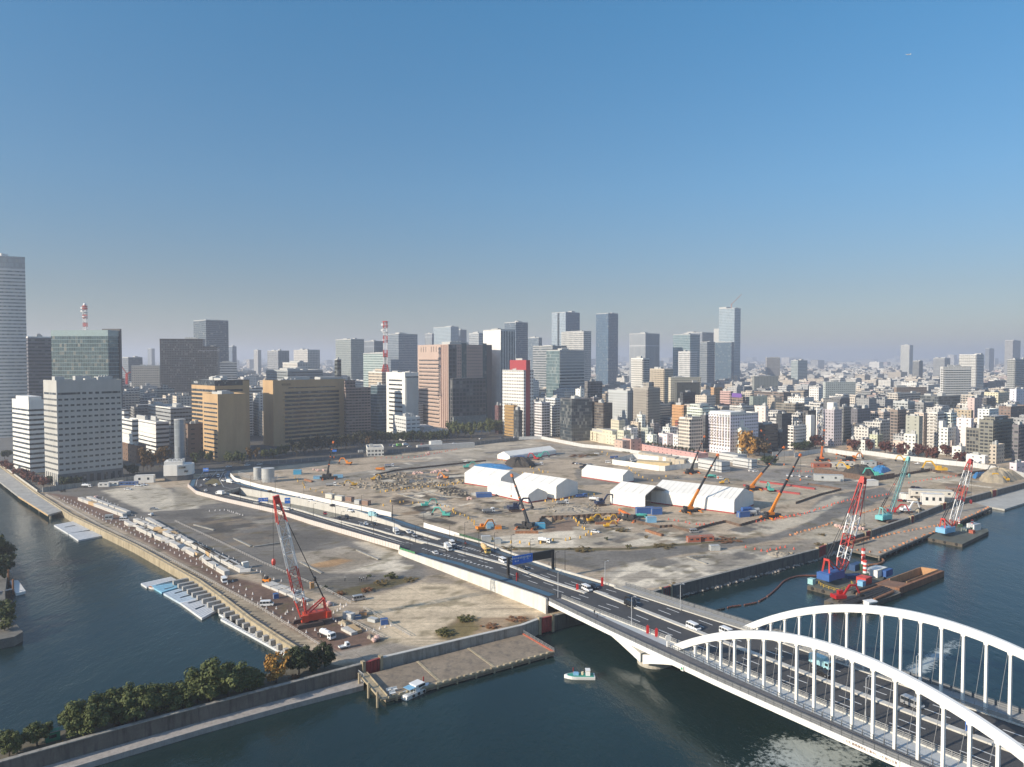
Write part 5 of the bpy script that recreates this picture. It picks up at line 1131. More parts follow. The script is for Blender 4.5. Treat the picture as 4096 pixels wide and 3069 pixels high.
def field(x0,x1,y0,y1,cell,phi,hm,hs,hmax,tall=0.0,street=7,fill=.9):
    cf,sf = math.cos(phi),math.sin(phi);R_ = int(1.6 * max(x1 - x0,y1 - y0) / cell);ox,oy = (x0 + x1) / 2,(y0 + y1) / 2
    for i in range(-R_ // 2,R_ // 2):
        for j in range(-R_ // 2,R_ // 2):
            su = (i // 3) * street;sv = (j // 2) * street
            u,v = i * cell + su * .6 + rnd.uniform(-.15,.15) * cell,j * cell + sv * .6 + rnd.uniform(-.15,.15) * cell
            x,y = ox + u * cf - v * sf,oy + u * sf + v * cf
            if not (x0 < x < x1 and y0 < y < y1) or abs(x) > .72 * y + 60 or inside(x,y,SITE) or rnd.random() > fill or (-230 < x < 40 and y < 1000): continue
            a,b = cell * rnd.uniform(.32,.5),cell * rnd.uniform(.32,.5)
            if clash(x,y,a + 1,b + 1): continue
            h = min(hmax,max(7,rnd.gauss(hm,hs))) * (1.3 if x < 60 and 840 < y < 2300 else 1)
            if rnd.random() < tall: h *= rnd.uniform(1.8,3)
            ROW.append((y,x,a,b,h,phi,rnd.choice(pal),rnd.randrange(4)))
field(-10,560,690,900,21,R(30),19,7,34)
field(-900,1150,850,1400,24,R(36),27,8,44)
field(-1100,1800,1400,2300,30,R(38),26,8,46)
field(-2300,2900,2300,4200,43,R(30),26,8,48)
field(-4800,5000,4200,7500,72,R(35),27,9,60,.02)
field(-9000,9500,7500,14000,150,R(35),30,10,70,.03)
ROW.sort(key=lambda t: t[0])
STY = [(3.2,3.4,.5,.42),(3.1,3.6,.8,.5),(3.5,3,1.1,.42),(3.3,2.8,.7,.6)]
fm = [facade('town_fac%d' % k,(.5,.5,.5),(.085,.092,.10),*STY[k],blind=.3,attr=True) for k in range(4)]
def block(mb,cols,t,detail):
    """one town building into mb (local frame already rotated)"""
    y,x,a,b,h,phi,pl,sk = t;n0 = len(mb.f);r = rnd
    mb.box(-a,-b,-.25,a,b,h,sk)
    if detail:
        fl = 3.1 if sk == 1 else 3.4
        if sk in (1,) and detail > 1:
            for f in range(1,int(h / fl)):
                z = h - f * fl;mb.box(-a - 1.0,-b + .6,z,-a,b - .6,z + 1.05,sk);mb.box(-a + .6,-b - 1.0,z,a - .6,-b,z + 1.05,sk)
        mb.box(-a,-b,h,a,-b + .3,h + .9,sk).box(-a,-b + .3,h,-a + .3,b,h + .9,sk)
    px,py = r.uniform(-.5,.3) * a,r.uniform(-.4,.4) * b;mb.box(px,py,h,px + a * r.uniform(.4,.7),py + b * r.uniform(.35,.6),h + r.uniform(2.2,5),sk)
    if detail:
        for _ in range(3): qx,qy = r.uniform(-.85,.7) * a,r.uniform(-.85,.7) * b;mb.box(qx,qy,h,qx + r.uniform(1,2.6),qy + r.uniform(1,2),h + r.uniform(.8,1.8),sk)
        if r.random() < .4: mb.box(-a * .6,-b * .9,h,a * .9,b * .2,h + 3.1,sk)
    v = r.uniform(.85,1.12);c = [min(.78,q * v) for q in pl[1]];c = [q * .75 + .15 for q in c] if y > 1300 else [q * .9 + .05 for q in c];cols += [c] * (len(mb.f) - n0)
def setcol(o,cols):
    me = o.data;ca = me.color_attributes.new('Col','FLOAT_COLOR','CORNER');arr = np.empty((len(me.loops),4),np.float32);arr[:,3] = 1;i = 0
    ls = np.empty(len(me.polygons),int);me.polygons.foreach_get('loop_total',ls);arr[:,:3] = np.repeat(np.array(cols,np.float32),ls,axis=0);ca.data.foreach_set('color',arr.ravel())
NUMW = 'one two three four five six seven eight nine ten eleven twelve thirteen fourteen fifteen sixteen seventeen eighteen nineteen twenty'.split()
used_l = set();LS = []
for nm,o,c,h,wr,wl in LMK:
    LS.append((nm,c.x / c.y,c.y))
def name_for(t):
    y,x,a,b,h,phi,pl,sk = t;s_ = x / y;n = max(1,int(h / 3.3));st = NUMW[min(19,n - 1)] + '-storey' if n <= 20 else 'high-rise'
    kind = ['building with square windows','apartment block with balconies','office with ribbon windows','building with wide windows'][sk]
    size = 'slim' if a < .38 * (a + b) else 'long' if b < .42 * (a + b) else 'square'
    near = sorted(LS,key=lambda l: abs(l[1] - s_) * 900 + abs(l[2] - y) * .25)[:14]
    for nm,ls,ly in near:
        rel = ('behind and left of' if s_ < ls else 'behind and right of') if y > ly + 25 else ('in front and left of' if s_ < ls else 'in front and right of') if y < ly - 25 else ('just left of' if s_ < ls else 'just right of')
        for form in ('%s %s %s, %s %s' % (pl[0],st,kind.split(' with')[0],rel,nm),'%s %s %s %s, %s %s' % (size,pl[0],st,kind.split(' with')[0],rel,nm),'%s %s, %s %s' % (pl[0],kind,rel,nm)):
            if form not in used_l and len(form.split()) <= 16: used_l.add(form);return form
    return None
NIND = 170;mbs = MB();cols_s = [];far_n = 0
for i,t in enumerate(ROW):
    y,x,a,b,h,phi,pl,sk = t
    lab = name_for(t) if i < NIND else None
    if lab:
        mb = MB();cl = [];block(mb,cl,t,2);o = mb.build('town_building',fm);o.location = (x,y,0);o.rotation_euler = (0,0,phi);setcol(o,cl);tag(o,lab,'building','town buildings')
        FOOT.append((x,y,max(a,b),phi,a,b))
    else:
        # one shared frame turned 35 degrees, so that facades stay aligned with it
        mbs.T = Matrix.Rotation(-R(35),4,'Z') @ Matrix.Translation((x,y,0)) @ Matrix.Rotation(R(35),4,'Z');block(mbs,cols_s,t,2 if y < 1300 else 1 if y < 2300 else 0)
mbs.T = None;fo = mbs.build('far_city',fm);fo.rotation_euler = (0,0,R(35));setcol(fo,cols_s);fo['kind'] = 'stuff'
# ================================================================ ON THE SITE
def ax(a,b): return math.atan2(b[1] - a[1],b[0] - a[0])
tent_m = M('tent_fabric',(.76,.74,.68),.6,sc=.12,var=.07,dirt=(.58,.55,.48,.3));seam_m = M('tent_seam',(.60,.59,.55),.6);red_b = M('red_base_steel',(.30,.05,.045),.6,sc=.4,var=.25)
def tent(label,r,cor,lft,rgt,eave,ridge,rise,zb=0.0,seams=5,open_gable=False,text_=None,dark=False):
    c,l,q = P(r,*cor),P(r,*lft),P(r,*rgt);h = at(r,cor[0],eave,c.y).z
    if ridge == 'L':   # long side to the left, gable to the right
        d = (l - c);L = d.length;a = ax(c,l); 
        wv = q - c;n = Vector((d.y,-d.x,0)).normalized();Wd = abs(wv.dot(n));sgn = 1 if wv.dot(n) > 0 else -1
    else:
        d = (q - c);L = d.length;a = ax(c,q);wv = l - c;n = Vector((-d.y,d.x,0)).normalized();Wd = abs(wv.dot(n));sgn = 1
    t = thing('tent_shed',label,'tent',(c.x,c.y,-.2),a,'white tent sheds');s_ = -1 if ridge == 'L' else 1
    Y = lambda v: s_ * v
    prof = [(0,.9),(0,h - .9),(.35,h - .25),(1.1,h + .15),(Wd / 2,h + rise),(Wd - 1.1,h + .15),(Wd - .35,h - .25),(Wd,h - .9),(Wd,.9)]
    m = MB()
    if not open_gable:
        m.loft([[(x,Y(v),z) for v,z in prof] for x in (0,L)]);m.build('cover',tent_m,t)
    else:
        inner = [(v + (.15 if v < Wd / 2 else -.15 if v > Wd / 2 else 0),z - .15) for v,z in prof]
        A = [[(x,Y(v),z) for v,z in prof] for x in (0,L)];B = [[(x,Y(v),z) for v,z in inner] for x in (L,0)]
        m.loft([A[0],A[1]],closed=False);m.loft([B[0],B[1]],0,closed=False);m.add([(L - .2,Y(v),z) for v,z in prof],[tuple(range(len(prof)))]);m.build('cover',tent_m,t)
        for k in range(5): 
            x = L * k / 5 + .4;f = MB();pr = [(v + (.3 if v < Wd / 2 else -.3 if v > Wd / 2 else 0),z - .35) for v,z in prof]
            for i in range(len(pr) - 1): f.beam((x,Y(pr[i][0]),pr[i][1]),(x,Y(pr[i + 1][0]),pr[i + 1][1]),.35)
            f.build('frame',M('frame_grey',(.40,.40,.40),.5,.3),t)
    pr = [(v + (-.07 if v < Wd / 2 else .07 if v > Wd / 2 else 0),z + .06) for v,z in prof]
    for k in range(seams + 1):
        x = min(L - .1,max(.1,L * k / seams));f = MB()
        for i in range(len(pr) - 1): f.beam((x,Y(pr[i][0]),pr[i][1]),(x,Y(pr[i + 1][0]),pr[i + 1][1]),.14,.1)
        f.build('seam',seam_m,t)
    m = MB().box(-.12,Y(-.12) if s_ > 0 else -Wd - .12,-.2,L + .12,Y(Wd + .12) if s_ > 0 else .12,.95) if not open_gable else MB().box(-.1,-.3,-.2,L,.1,.8)
    m.build('base_frame',red_b,t);return t
tent('long narrow white tent shed far back beside the blue-sheeted heap','m',(495,1440),(400,1425),(877,1386),1393,'R',3.0,seams=22)
tent('tall smooth white tent shed at the left of the tent group','c',(1238,634),(880,577),(1450,600),515,'L',3.6,seams=3)
tent('lower ribbed white tent shed in front of the tall smooth one','c',(1508,770),(1105,677),(1668,735),682,'L',3.0,seams=16)
tent('wide white tent shed with five roof bays at the right of the tent group','c',(1783,740),(1362,665),(2015,700),597,'L',3.4,seams=5)
tent('isolated ribbed white tent shed on a red base in front of the fenced compound','d',(470,578),(65,516),(592,560),492,'L',3.0,seams=16)
tent('white tent shed standing open with a dark interior','d',(690,836),(345,780),(920,778),688,'L',4.0,seams=5,open_gable=True)
TG = tent('largest white tent shed, next to the orange crane','d',(1565,876),(747,768),(1842,802),737,'L',4.6,seams=16)
# ---- cranes
blk = M('crane_black',(.028,.028,.030),.5,sc=.4,var=.2);orange = M('crane_orange',(.62,.20,.015),.45,sc=.3,var=.12);tipo = M('tip_orange',(.65,.16,.03),.5);red_c = M('crane_red',(.52,.06,.045),.45,sc=.3,var=.15);white_c = M('crane_white',(.72,.71,.69),.45,sc=.3,var=.1);teal_c = M('crane_teal',(.20,.42,.40),.5,sc=.3,var=.15);tyre = M('tyre_rubber',(.02,.02,.02),.8);track_m = M('track_steel',(.09,.065,.055),.8,sc=.6,var=.35);glassv = M('vehicle_glass',(.02,.025,.03),.12,spec=.6);blue_c = M('barge_blue',(.04,.105,.29),.5,sc=.3,var=.15);lblue = M('pale_blue_paint',(.20,.42,.60),.5,sc=.3,var=.12);cyan_b = M('cyan_paint',(.06,.33,.52),.5,sc=.3,var=.12)
def tele(label,rb,bx,by,rt,tx,ty,dY=0.0,frac=.34,low=orange,body=None,w0=1.3,head=0.0,z=0.0):
    b = P(rb,bx,by,z);tip = at(rt,tx,ty,b.y + dY);t = thing('mobile_crane',label,'crane',(b.x,b.y,z),0,'telescopic cranes');body = body or low
    d = tip - b;az = math.atan2(d.y,d.x) + head;u = Vector((math.cos(az),math.sin(az),0));n = Vector((-u.y,u.x,0));root = Vector((0,0,3.0)) - u * 1.2;tp = d - Vector((0,0,0))
    m = MB().cbox(0,0,.9,13,2.9,1.1,0,az + .25);m.build('carrier',blk,t)
    for s_ in (-1,1):
        for k in range(5):
            c = Vector((-5 + 2.4 * k,s_ * 1.35,.75));c = Matrix.Rotation(az + .25,3,'Z') @ c;e = Matrix.Rotation(az + .25,3,'Z') @ Vector((0,.3,0));MB().tube(c - e,c + e,.75,n=10).build('wheel',tyre,t)
        for k in (-1,1):
            c = Matrix.Rotation(az + .25,3,'Z') @ Vector((k * 4.4,0,.9));e = Matrix.Rotation(az + .25,3,'Z') @ Vector((k * 4.4,s_ * 4.2,.9));mm = MB().beam(c,e,.5,.45);mm.cbox(e.x,e.y,0.02,1.2,1.2,.3,0,az);mm.build('outrigger',body if body is not blk else tipo,t)
    m = MB().cbox(-u.x * 1.6,-u.y * 1.6,2.0,5.2,2.6,1.5,0,az);m.build('slewing_house',body,t);m = MB().cbox(-u.x * 3.9,-u.y * 3.9,2.1,1.2,3.0,1.7,0,az);m.build('counterweight',blk,t)
    c = u * .6 + n * 1.5;MB().cbox(c.x,c.y,2.0,2.2,1.2,2.0,0,az).build('cab',body,t)
    w_ = w0 * .86;ks = [0,frac,frac + (1 - frac) * .36,frac + (1 - frac) * .7,1.0]
    for i in range(4):
        a,e = root.lerp(tp,max(0,ks[i] - .02)),root.lerp(tp,ks[i + 1]);MB().beam(a,e,w_ * .85,w_).build('boom_section',low if i == 0 else blk,t);w_ *= .82
        if i < 3: q = root.lerp(tp,ks[i + 1]);MB().beam(q - (tp - root).normalized() * .5,q,w_ * 1.15,w_ * 1.3).build('boom_collar',tipo,t)
    dd = (tp - root).normalized();MB().beam(tp - dd * .6,tp + dd * 1.0,1.0,1.2).build('boom_head',tipo,t)
    mid = root.lerp(tp,.42);MB().beam(root + Vector((0,0,-.6)) + u * 1.6,root.lerp(tp,frac * .7),.5).build('lift_ram',blk,t)
    hk = tp + u * .6;MB().beam(hk,(hk.x,hk.y,max(4,tp.z * .62)),.1).build('hoist_rope',blk,t);MB().blob((hk.x,hk.y,max(4,tp.z * .62) - .7),.4,.4,.8,0,8,5).build('hook_block',tipo,t)
    return t
tele('black mobile crane with an orange-striped boom leaning left near the road','c',1490,1020,'c',1347,500,6,frac=.3,low=blk,w0=1.5)
tele('black mobile crane raised almost upright near the round silver tanks','b',1455,395,'b',1497,48,0,low=blk)
tele('black mobile crane on orange outriggers beside the grey site offices','d',1150,478,'d',1272,117,3,low=blk)
tele('orange mobile crane whose boom crosses the largest white tent','d',1140,858,'d',1400,300,5,w0=1.5)
tele('orange mobile crane just behind the far corner of the largest white tent','d',1745,645,'d',2050,225,5,w0=1.5)
tele('orange mobile crane standing right of the largest white tent','d',1935,915,'e',215,357,6,w0=1.5)
tele('distant black crane boom leaning left against the dark brown office','n',868,1465,'n',763,1268,0,low=blk,w0=1.2)
tele('crane with a bright orange mast and thin jib behind the brick-red cabins','e',400,402,'n',1320,1265,0,frac=.42,low=tipo,w0=1.4)
tele('black crane with its boom lowered far left of the teal lattice crane','e',610,402,'e',522,347,-4,low=blk,body=blk)
tele('black piling crane with a short raised orange boom beside the excavation','d',525,940,'d',445,838,4,low=tipo,body=blk,frac=.8)
def lattice(mb,p,q,w0,w1,n,m=0,th=.16):
    p,q = Vector(p),Vector(q);d = (q - p).normalized();u = d.cross(Vector((0,0,1))).normalized();v = d.cross(u)
    cs = ((-1,-1),(1,-1),(1,1),(-1,1));pt = lambda k,i: p.lerp(q,k / n) + (u * cs[i][0] + v * cs[i][1]) * ((w0 + (w1 - w0) * k / n) / 2)
    for i in range(4):
        mb.beam(pt(0,i),pt(n,i),th * 2.3,None,m)
        for k in range(n): mb.beam(pt(k,i),pt(k + 1,(i + 1) % 4),th,None,m) if k % 2 == 0 else mb.beam(pt(k,(i + 1) % 4),pt(k + 1,i),th,None,m)
    for k in range(0,n + 1): 
        for i in range(4): mb.beam(pt(k,i),pt(k,(i + 1) % 4),th,None,m)
def lcrane(label,base,tip,bands,wd,bodym,z,az=None,tracks=True,hook=.35,sz=1.0,gantry=True,tipm=None):
    t = thing('lattice_crane',label,'crane',base);T = tip - base;h_ = Vector((T.x,T.y,0));az = math.atan2(h_.y,h_.x) if az is None else az
    u = Vector((math.cos(az),math.sin(az),0));n = Vector((-u.y,u.x,0));foot = u * 1.5 * sz + Vector((0,0,2.6 * sz));L = (T - foot).length
    for a,b,mt in bands:
        p,q = foot.lerp(T,a),foot.lerp(T,b);wa = wd * (.55 + .45 * min(1,a / .12)) if a < .12 else wd * (1 - .45 * max(0,(a - .8) / .2));wb = wd * (1 - .45 * max(0,(b - .8) / .2)) if b > .12 else wd
        m = MB();lattice(m,p,q,wa,wb,max(2,int(L * (b - a) / (wd * 1.6))),th=.042 * wd);m.build('boom_section',mt,t)
    dT = (T - foot).normalized();MB().beam(T - dT * 1.5,T + dT * 1.2,wd * .5,wd * .65).build('boom_head',tipm or bands[-1][2],t)
    hb = MB().cbox(-u.x * 2.6 * sz,-u.y * 2.6 * sz,1.7 * sz,8.2 * sz,3.6 * sz,2.5 * sz,0,az);hb.build('machine_house',bodym,t)
    c = -u * 6.6 * sz;MB().cbox(c.x,c.y,1.8 * sz,1.6 * sz,4.6 * sz,2.2 * sz,0,az).build('counterweight',bodym,t)
    c = u * 1.6 * sz + n * 2.1 * sz;cb = MB().cbox(c.x,c.y,1.8 * sz,2.3 * sz,1.3 * sz,2.3 * sz,0,az).build('cab',bodym,t)
    c2 = c + u * 1.2 * sz;MB().cbox(c2.x,c2.y,2.7 * sz,.1,1.1 * sz,1.2 * sz,0,az).build('windscreen',glassv,cb)
    if gantry:
        g1 = -u * 5.4 * sz + Vector((0,0,8.2 * sz));m = MB()
        for s_ in (-1,1): m.beam(u * .8 + n * s_ * 1.3 * sz + Vector((0,0,3.6 * sz)),g1 + n * s_ * .8 * sz,.42 * sz);m.beam(-u * 6 * sz + n * s_ * 1.3 * sz + Vector((0,0,3.8 * sz)),g1 + n * s_ * .8 * sz,.42 * sz)
        m.beam(g1 - n * sz,g1 + n * sz,.6 * sz);m.build('gantry',bands[0][2],t)
        for s_ in (-.5,.5):
            m = MB().beam(g1 + n * s_,g1.lerp(T,.22) + n * s_,.3).beam(g1.lerp(T,.22) + n * s_,T + n * s_ * .8,.14);m.build('pendant_rope',blk,t)
        MB().blob(g1.lerp(T,.2),.6,.6,.9,0,8,5).build('bridle_block',blk,t)
    hk = T + u * 1.2;zz = T.z * (1 - hook);MB().beam(hk,(hk.x,hk.y,zz),.09).build('hoist_rope',blk,t);MB().blob((hk.x,hk.y,zz - 1.1),.75,.75,1.3,0,8,5).build('hook_block',tipm or bands[-1][2],t)
    MB().tube((0,0,1.1 * sz),(0,0,1.8 * sz),1.8 * sz,n=16).build('slew_ring',blk,t)
    if tracks:
        for s_ in (-1,1):
            m = MB();rg = []
            for y_ in (s_ * 2.9 * sz - .6 * sz,s_ * 2.9 * sz + .6 * sz):
                ring = []
                for x_,z_ in ((-4.4,.35),(-4.0,0),(4.0,0),(4.4,.35),(4.4,.95),(4.0,1.35),(-4.0,1.35),(-4.4,.95)): p = u * x_ * sz + n * y_;ring.append((p.x,p.y,z_ * sz))
                rg.append(ring)
            m.loft(rg);m.build('track',track_m,t)
        MB().cbox(0,0,.45 * sz,3 * sz,5.4 * sz,.7 * sz,0,az).build('undercarriage',blk,t)
    return t
b = P('g',735,770,0);LC1 = lcrane('tall red and white lattice crawler crane on the canal quay',b,at('b',962,585,b.y - 5),((0,.15,red_c),(.15,.23,white_c),(.23,.42,red_c),(.42,.81,white_c),(.81,1,red_c)),3.0,M('crane_vermilion',(.58,.07,.03),.45,sc=.3,var=.12),0,hook=.45,tipm=red_c)
b = P('e',940,905,0);lcrane('teal lattice crawler crane at the edge of the flood wall',b,at('e',1112,385,b.y + 8),((0,1,teal_c),),2.6,M('teal_house',(.16,.46,.47),.5,sc=.3),0,hook=.25)
def barge(name,label,pts,z0,z1,mat,zb=ZW,mats2=None,cat='barge'):
    pts = [XY(p) for p in pts];cx = sum(p[0] for p in pts) / len(pts);cy = sum(p[1] for p in pts) / len(pts)
    t = thing(name,label,cat,(cx,cy,zb));rel = [(p[0] - cx,p[1] - cy) for p in pts];h = MB().prism(rel,z0,z1,0,1);h.build('hull',[mat,mats2 or mat],t)
    for i in range(len(rel)):
        a,b = Vector((*rel[i - 1],0)),Vector((*rel[i],0));k = max(2,int((b - a).length / 4.5))
        if i in (0,1): 
            for j in range(k): q = a.lerp(b,(j + .5) / k);d = (b - a).normalized();nn = Vector((d.y,-d.x,0));MB().tube((q.x + nn.x * -.1,q.y + nn.y * -.1,z1 - .6),(q.x + nn.x * .35,q.y + nn.y * .35,z1 - .6),.65,n=10).build('tyre_fender',tyre,t)
    t['c'] = (cx,cy);return t
deck_g = M('barge_deck',(.10,.105,.085),.8,sc=.3,var=.35);hull_d = M('barge_hull',(.10,.085,.065),.85,sc=.4,var=.35,dirt=(.03,.025,.02,.6));rust = M('rusty_steel',(.26,.125,.065),.85,sc=.35,var=.4,dirt=(.10,.045,.03,.6));rust_l = M('rusty_tan_steel',(.46,.26,.13),.85,sc=.3,var=.25,dirt=(.22,.11,.06,.5));pipe_k = M('black_pipe',(.035,.032,.03),.7,sc=.6,var=.4)
zk = ZW + 1.6
ZB = lambda r,*pts: [P(r,x,y,zk) for x,y in pts]
b1 = ZB('e',(275,1435),(545,1505),(900,1390),(930,1330),(700,1290),(430,1330));B1 = barge('crane_barge','green-decked crane barge carrying the blue lattice crane',b1,-1,1.6,hull_d,mats2=deck_g)
b2 = ZB('e',(415,1560),(690,1630),(1052,1495),(1000,1450),(760,1440),(640,1465));B2 = barge('pipe_barge','weathered barge loaded with black steel pipes and a red excavator',b2,-1,1.6,hull_d,mats2=M('barge_deck_brown',(.17,.15,.12),.85,sc=.3,var=.35))
b = P('e',520,1405,zk);lcrane('red and white lattice crane with a blue house on the green-decked barge',b,at('e',738,560,b.y + 9),((0,.15,red_c),(.15,.28,white_c),(.28,.41,red_c),(.41,.62,white_c),(.62,1,red_c)),3.4,blue_c,zk,tracks=False,sz=1.25,hook=.8,tipm=red_c)
b3 = ZB('e',(1275,1040),(1560,1092),(1778,985),(1770,965),(1470,935),(1330,1000));B3 = barge('crane_barge','crane barge moored along the quay apron with the pale blue crane',b3,-1,1.6,hull_d,mats2=deck_g)
b = P('e',1455,1015,zk);lcrane('red and white lattice crane with a pale blue house moored by the quay apron',b,at('e',1628,405,b.y + 8),((0,.12,red_c),(.12,.42,white_c),(.42,.63,red_c),(.63,.85,white_c),(.85,1,red_c)),2.9,lblue,zk,tracks=False,sz=1.1,hook=.55,tipm=M('deep_red',(.28,.03,.035),.5))
# open hopper barge
hp = [P('e',825,1420,ZW + 2.6),P('e',1040,1455,ZW + 2.6),P('e',1405,1320,ZW + 2.6),P('e',1205,1282,ZW + 2.6)]
t = thing('hopper_barge','empty open-topped rusty hopper barge','barge',(hp[0].x,hp[0].y,ZW));e1 = (hp[1] - hp[0]);e2 = (hp[3] - hp[0]);rel = lambda a,b: tuple((e1 * a + e2 * b).xy)
m = MB()
for (a0,b0,a1,b1_) in ((0,0,.16,1),(.84,0,1,1),(.16,0,.84,.24),(.16,.95,.84,1)): m = MB().prism([rel(a0,b0),rel(a1,b0),rel(a1,b1_),rel(a0,b1_)],-1,2.6);m.build('hull',rust if b1_ != .24 else M('rusty_deck',(.20,.115,.075),.85,sc=.4,var=.4),t)
MB().prism([rel(.16,.24),rel(.84,.24),rel(.84,.95),rel(.16,.95)],-.8,.1).build('hold_floor',M('hold_mud',(.10,.075,.05),.9),t)
for (a0,b0,a1,b1_) in ((.155,.24,.175,.95),(.825,.24,.845,.95),(.16,.93,.84,.955)): MB().prism([rel(a0,b0),rel(a1,b0),rel(a1,b1_),rel(a0,b1_)],.1,3.3).build('coaming',rust_l,t)
# pipes on the pipe barge
for k,(x0,y0,x1,y1,mt) in enumerate(((560,1580,700,1530,pipe_k),(580,1590,725,1540,pipe_k),(600,1598,745,1548,pipe_k),(690,1505,880,1440,rust),(720,1515,910,1450,pipe_k),(750,1522,935,1458,pipe_k),(780,1530,955,1465,pipe_k),(800,1545,970,1475,pipe_k),(830,1552,985,1485,rust),(650,1490,840,1430,pipe_k),(700,1560,860,1500,pipe_k),(740,1568,900,1508,pipe_k))):
    a,b = P('e',x0,y0,zk + .8),P('e',x1,y1,zk + .8);solo('steel_pipe',['black','rusty'][mt is rust] + ' steel pipe lying on the weathered pipe barge','pipe',MB().tube(a - a,b - a,.62,n=12),mt,a,0,'pipes on the pipe barge')
# spuds, boxes and cabins on the barges
def spud(label,r,x,y,ytop,z=zk,rad=.8):
    b = P(r,x,y,z);h = at(r,x,ytop,b.y).z - z;t = thing('spud_pile',label,'spud',b)
    for k in range(6): MB().tube((0,0,h * (.3 + .7 * k / 6)),(0,0,h * (.3 + .7 * (k + 1) / 6)),rad,n=12).build('pile_band',red_c if k % 2 else white_c,t)
    MB().cbox(0,0,0,2.4,2.4,h * .3).build('guide',M('dark_green_paint',(.05,.10,.06),.6),t)
spud('farther red and white striped spud pile on the green-decked barge','e',738,1310,1125);spud('nearer red and white striped spud pile on the green-decked barge','e',752,1375,1225);spud('red and white spud pile on the barge moored by the apron','e',1641,975,890,rad=.6);spud('short spud pile beside the pale blue crane','e',1533,945,870,rad=.5)
def crate(name,label,r,x,y,lx,ly,h,mat,a=38,z=0.0,group=None,cat='container',roof=None):
    b = P(r,x,y,z);m = MB().cbox(0,0,0,lx,ly,h,0)
    o = solo(name,label,cat,m,mat,b,R(a),group)
    k = MB()
    for s_ in (-1,1): k.cbox(0,s_ * (ly / 2),h - .12,lx + .06,.12,.18).cbox(0,s_ * ly / 2,-.0,lx + .06,.12,.15)
    k.build('edge_rail',roof or mat,o);return o
crate('deck_cabin','white deckhouse with a green roof on the green-decked barge','e',850,1345,9,5,3,white_w,38,zk,roof=M('green_roof',(.22,.30,.20),.7));crate('container','blue container beside the deckhouse on the barge','e',930,1350,6,2.6,2.6,blue_c,38,zk);crate('container','blue container behind the lattice boom on the barge','e',680,1300,7,2.6,2.6,M('navy_box',(.03,.07,.16),.6),38,zk);crate('winch_house','red winch house at the middle of the barge','e',745,1412,5,4,2.6,red_c,38,zk);crate('tank_box','pale turquoise box at the corner of the barge','e',312,1420,2.4,2.2,2.2,M('turquoise_box',(.30,.52,.52),.6),38,zk);crate('deck_cabin','white drum house on the barge moored by the apron','e',1655,970,6.5,4,3.2,white_w,30,zk);crate('winch_house','red oxide winch on the barge moored by the apron','e',1640,1000,2.2,2.2,1.6,M('red_oxide',(.36,.10,.06),.7),30,zk);crate('container','grey-green box on deck of the barge moored by the apron','e',1590,985,4,3,1.8,M('grey_green',(.25,.28,.24),.7),30,zk);crate('container','pale blue locker beside the red winch house','e',725,1435,2.6,2.2,2,lblue,38,zk);crate('container','dark blue skip with loose gear on the barge','e',660,1370,7,3,1.4,M('navy_box',(.03,.07,.16),.6),10,zk)
rl = MB();yel = M('yellow_rail',(.60,.40,.05),.5)
t = P('e',370,1430,zk);railing('safety_rail','yellow safety rail around the blue crane on the barge',[P('e',x,y,zk) for x,y in ((370,1420),(400,1448),(530,1490),(660,1440),(640,1420))],1.2,2.2,(.5,1),yel)
# floating pipe line on the water
pts = [P('i',x,y,ZW) for x,y in ((590,705),(680,685),(770,660),(890,645),(1010,622),(1080,585),(1150,535),(1210,480),(1260,425),(1320,392),(1400,370),(1470,365),(1620,368))];rs = resample(pts,60);t = thing('dredge_hose','rust red floating hose snaking across the water to the crane barge','hose',rs[0])
for i in range(59):
    a,b = rs[i] - rs[0],rs[i + 1] - rs[0]
    if i % 6 != 5 or i > 25: MB().tube(a + Vector((0,0,.25)),a.lerp(b,.96 if i > 25 else .8) + Vector((0,0,.2)),.32,n=8).build('hose_segment',M('hose_rust',(.14,.055,.04),.7,var=.4) if i > 5 else pipe_k,t)
pts = [P('e',x,y,ZW) for x,y in ((780,1268),(850,1265),(895,1250),(910,1235),(890,1212))];m = MB()
for i in range(4): m.tube(pts[i] - pts[0] + Vector((0,0,.3)),pts[i + 1] - pts[0] + Vector((0,0,.3)),.5,n=8)
solo('dredge_hose','short rusty hose curling between the barge and the apron end','hose',m,rust,pts[0])
# ---- vehicles
def shape(prof,w,m=0,mb=None,inset=.12):
    """side profile [(x, z)...] swept over the width, shoulders pulled in towards the top"""
    mb = mb or MB();zm = max(z for x,z in prof);rg = []
    for y_,s_ in ((-w / 2,1),(w / 2,1)): rg.append([(x,y_ * (1 - (inset if z > zm * .62 else 0)),z) for x,z in prof])
    return mb.loft(rg,m)
def wheels(t,xs,w,r=.33):
    for x in xs:
        for s_ in (-1,1): wv = MB().tube((x,s_ * (w / 2 - .2),r),(x,s_ * (w / 2 + .02),r),r,n=12).build('wheel',tyre,t);MB().tube((x,s_ * (w / 2 + .0),r),(x,s_ * (w / 2 + .04),r),r * .55,n=8).build('rim',rim_m,wv)
rim_m = M('rim_alloy',(.42,.42,.43),.4,.5);lampw = M('headlamp',(.7,.7,.68),.2);lampr = M('tail_lamp',(.35,.02,.02),.3);vwhite = M('vehicle_white',(.74,.74,.73),.3,sc=.2,var=.04);vpaint = M('vehicle_paint',(.74,.74,.73),.3,sc=.2,var=.04)
def lamps(t,xf,xr,w,z):
    for s_ in (-1,1): MB().cbox(xf,s_ * w * .37,z,.1,w * .18,.16).build('headlight',lampw,t);MB().cbox(xr,s_ * w * .4,z,.1,w * .1,.22).build('tail_light',lampr,t)
def mk(name,cat):
    return thing(name,'x',cat,(0,-900,-200))
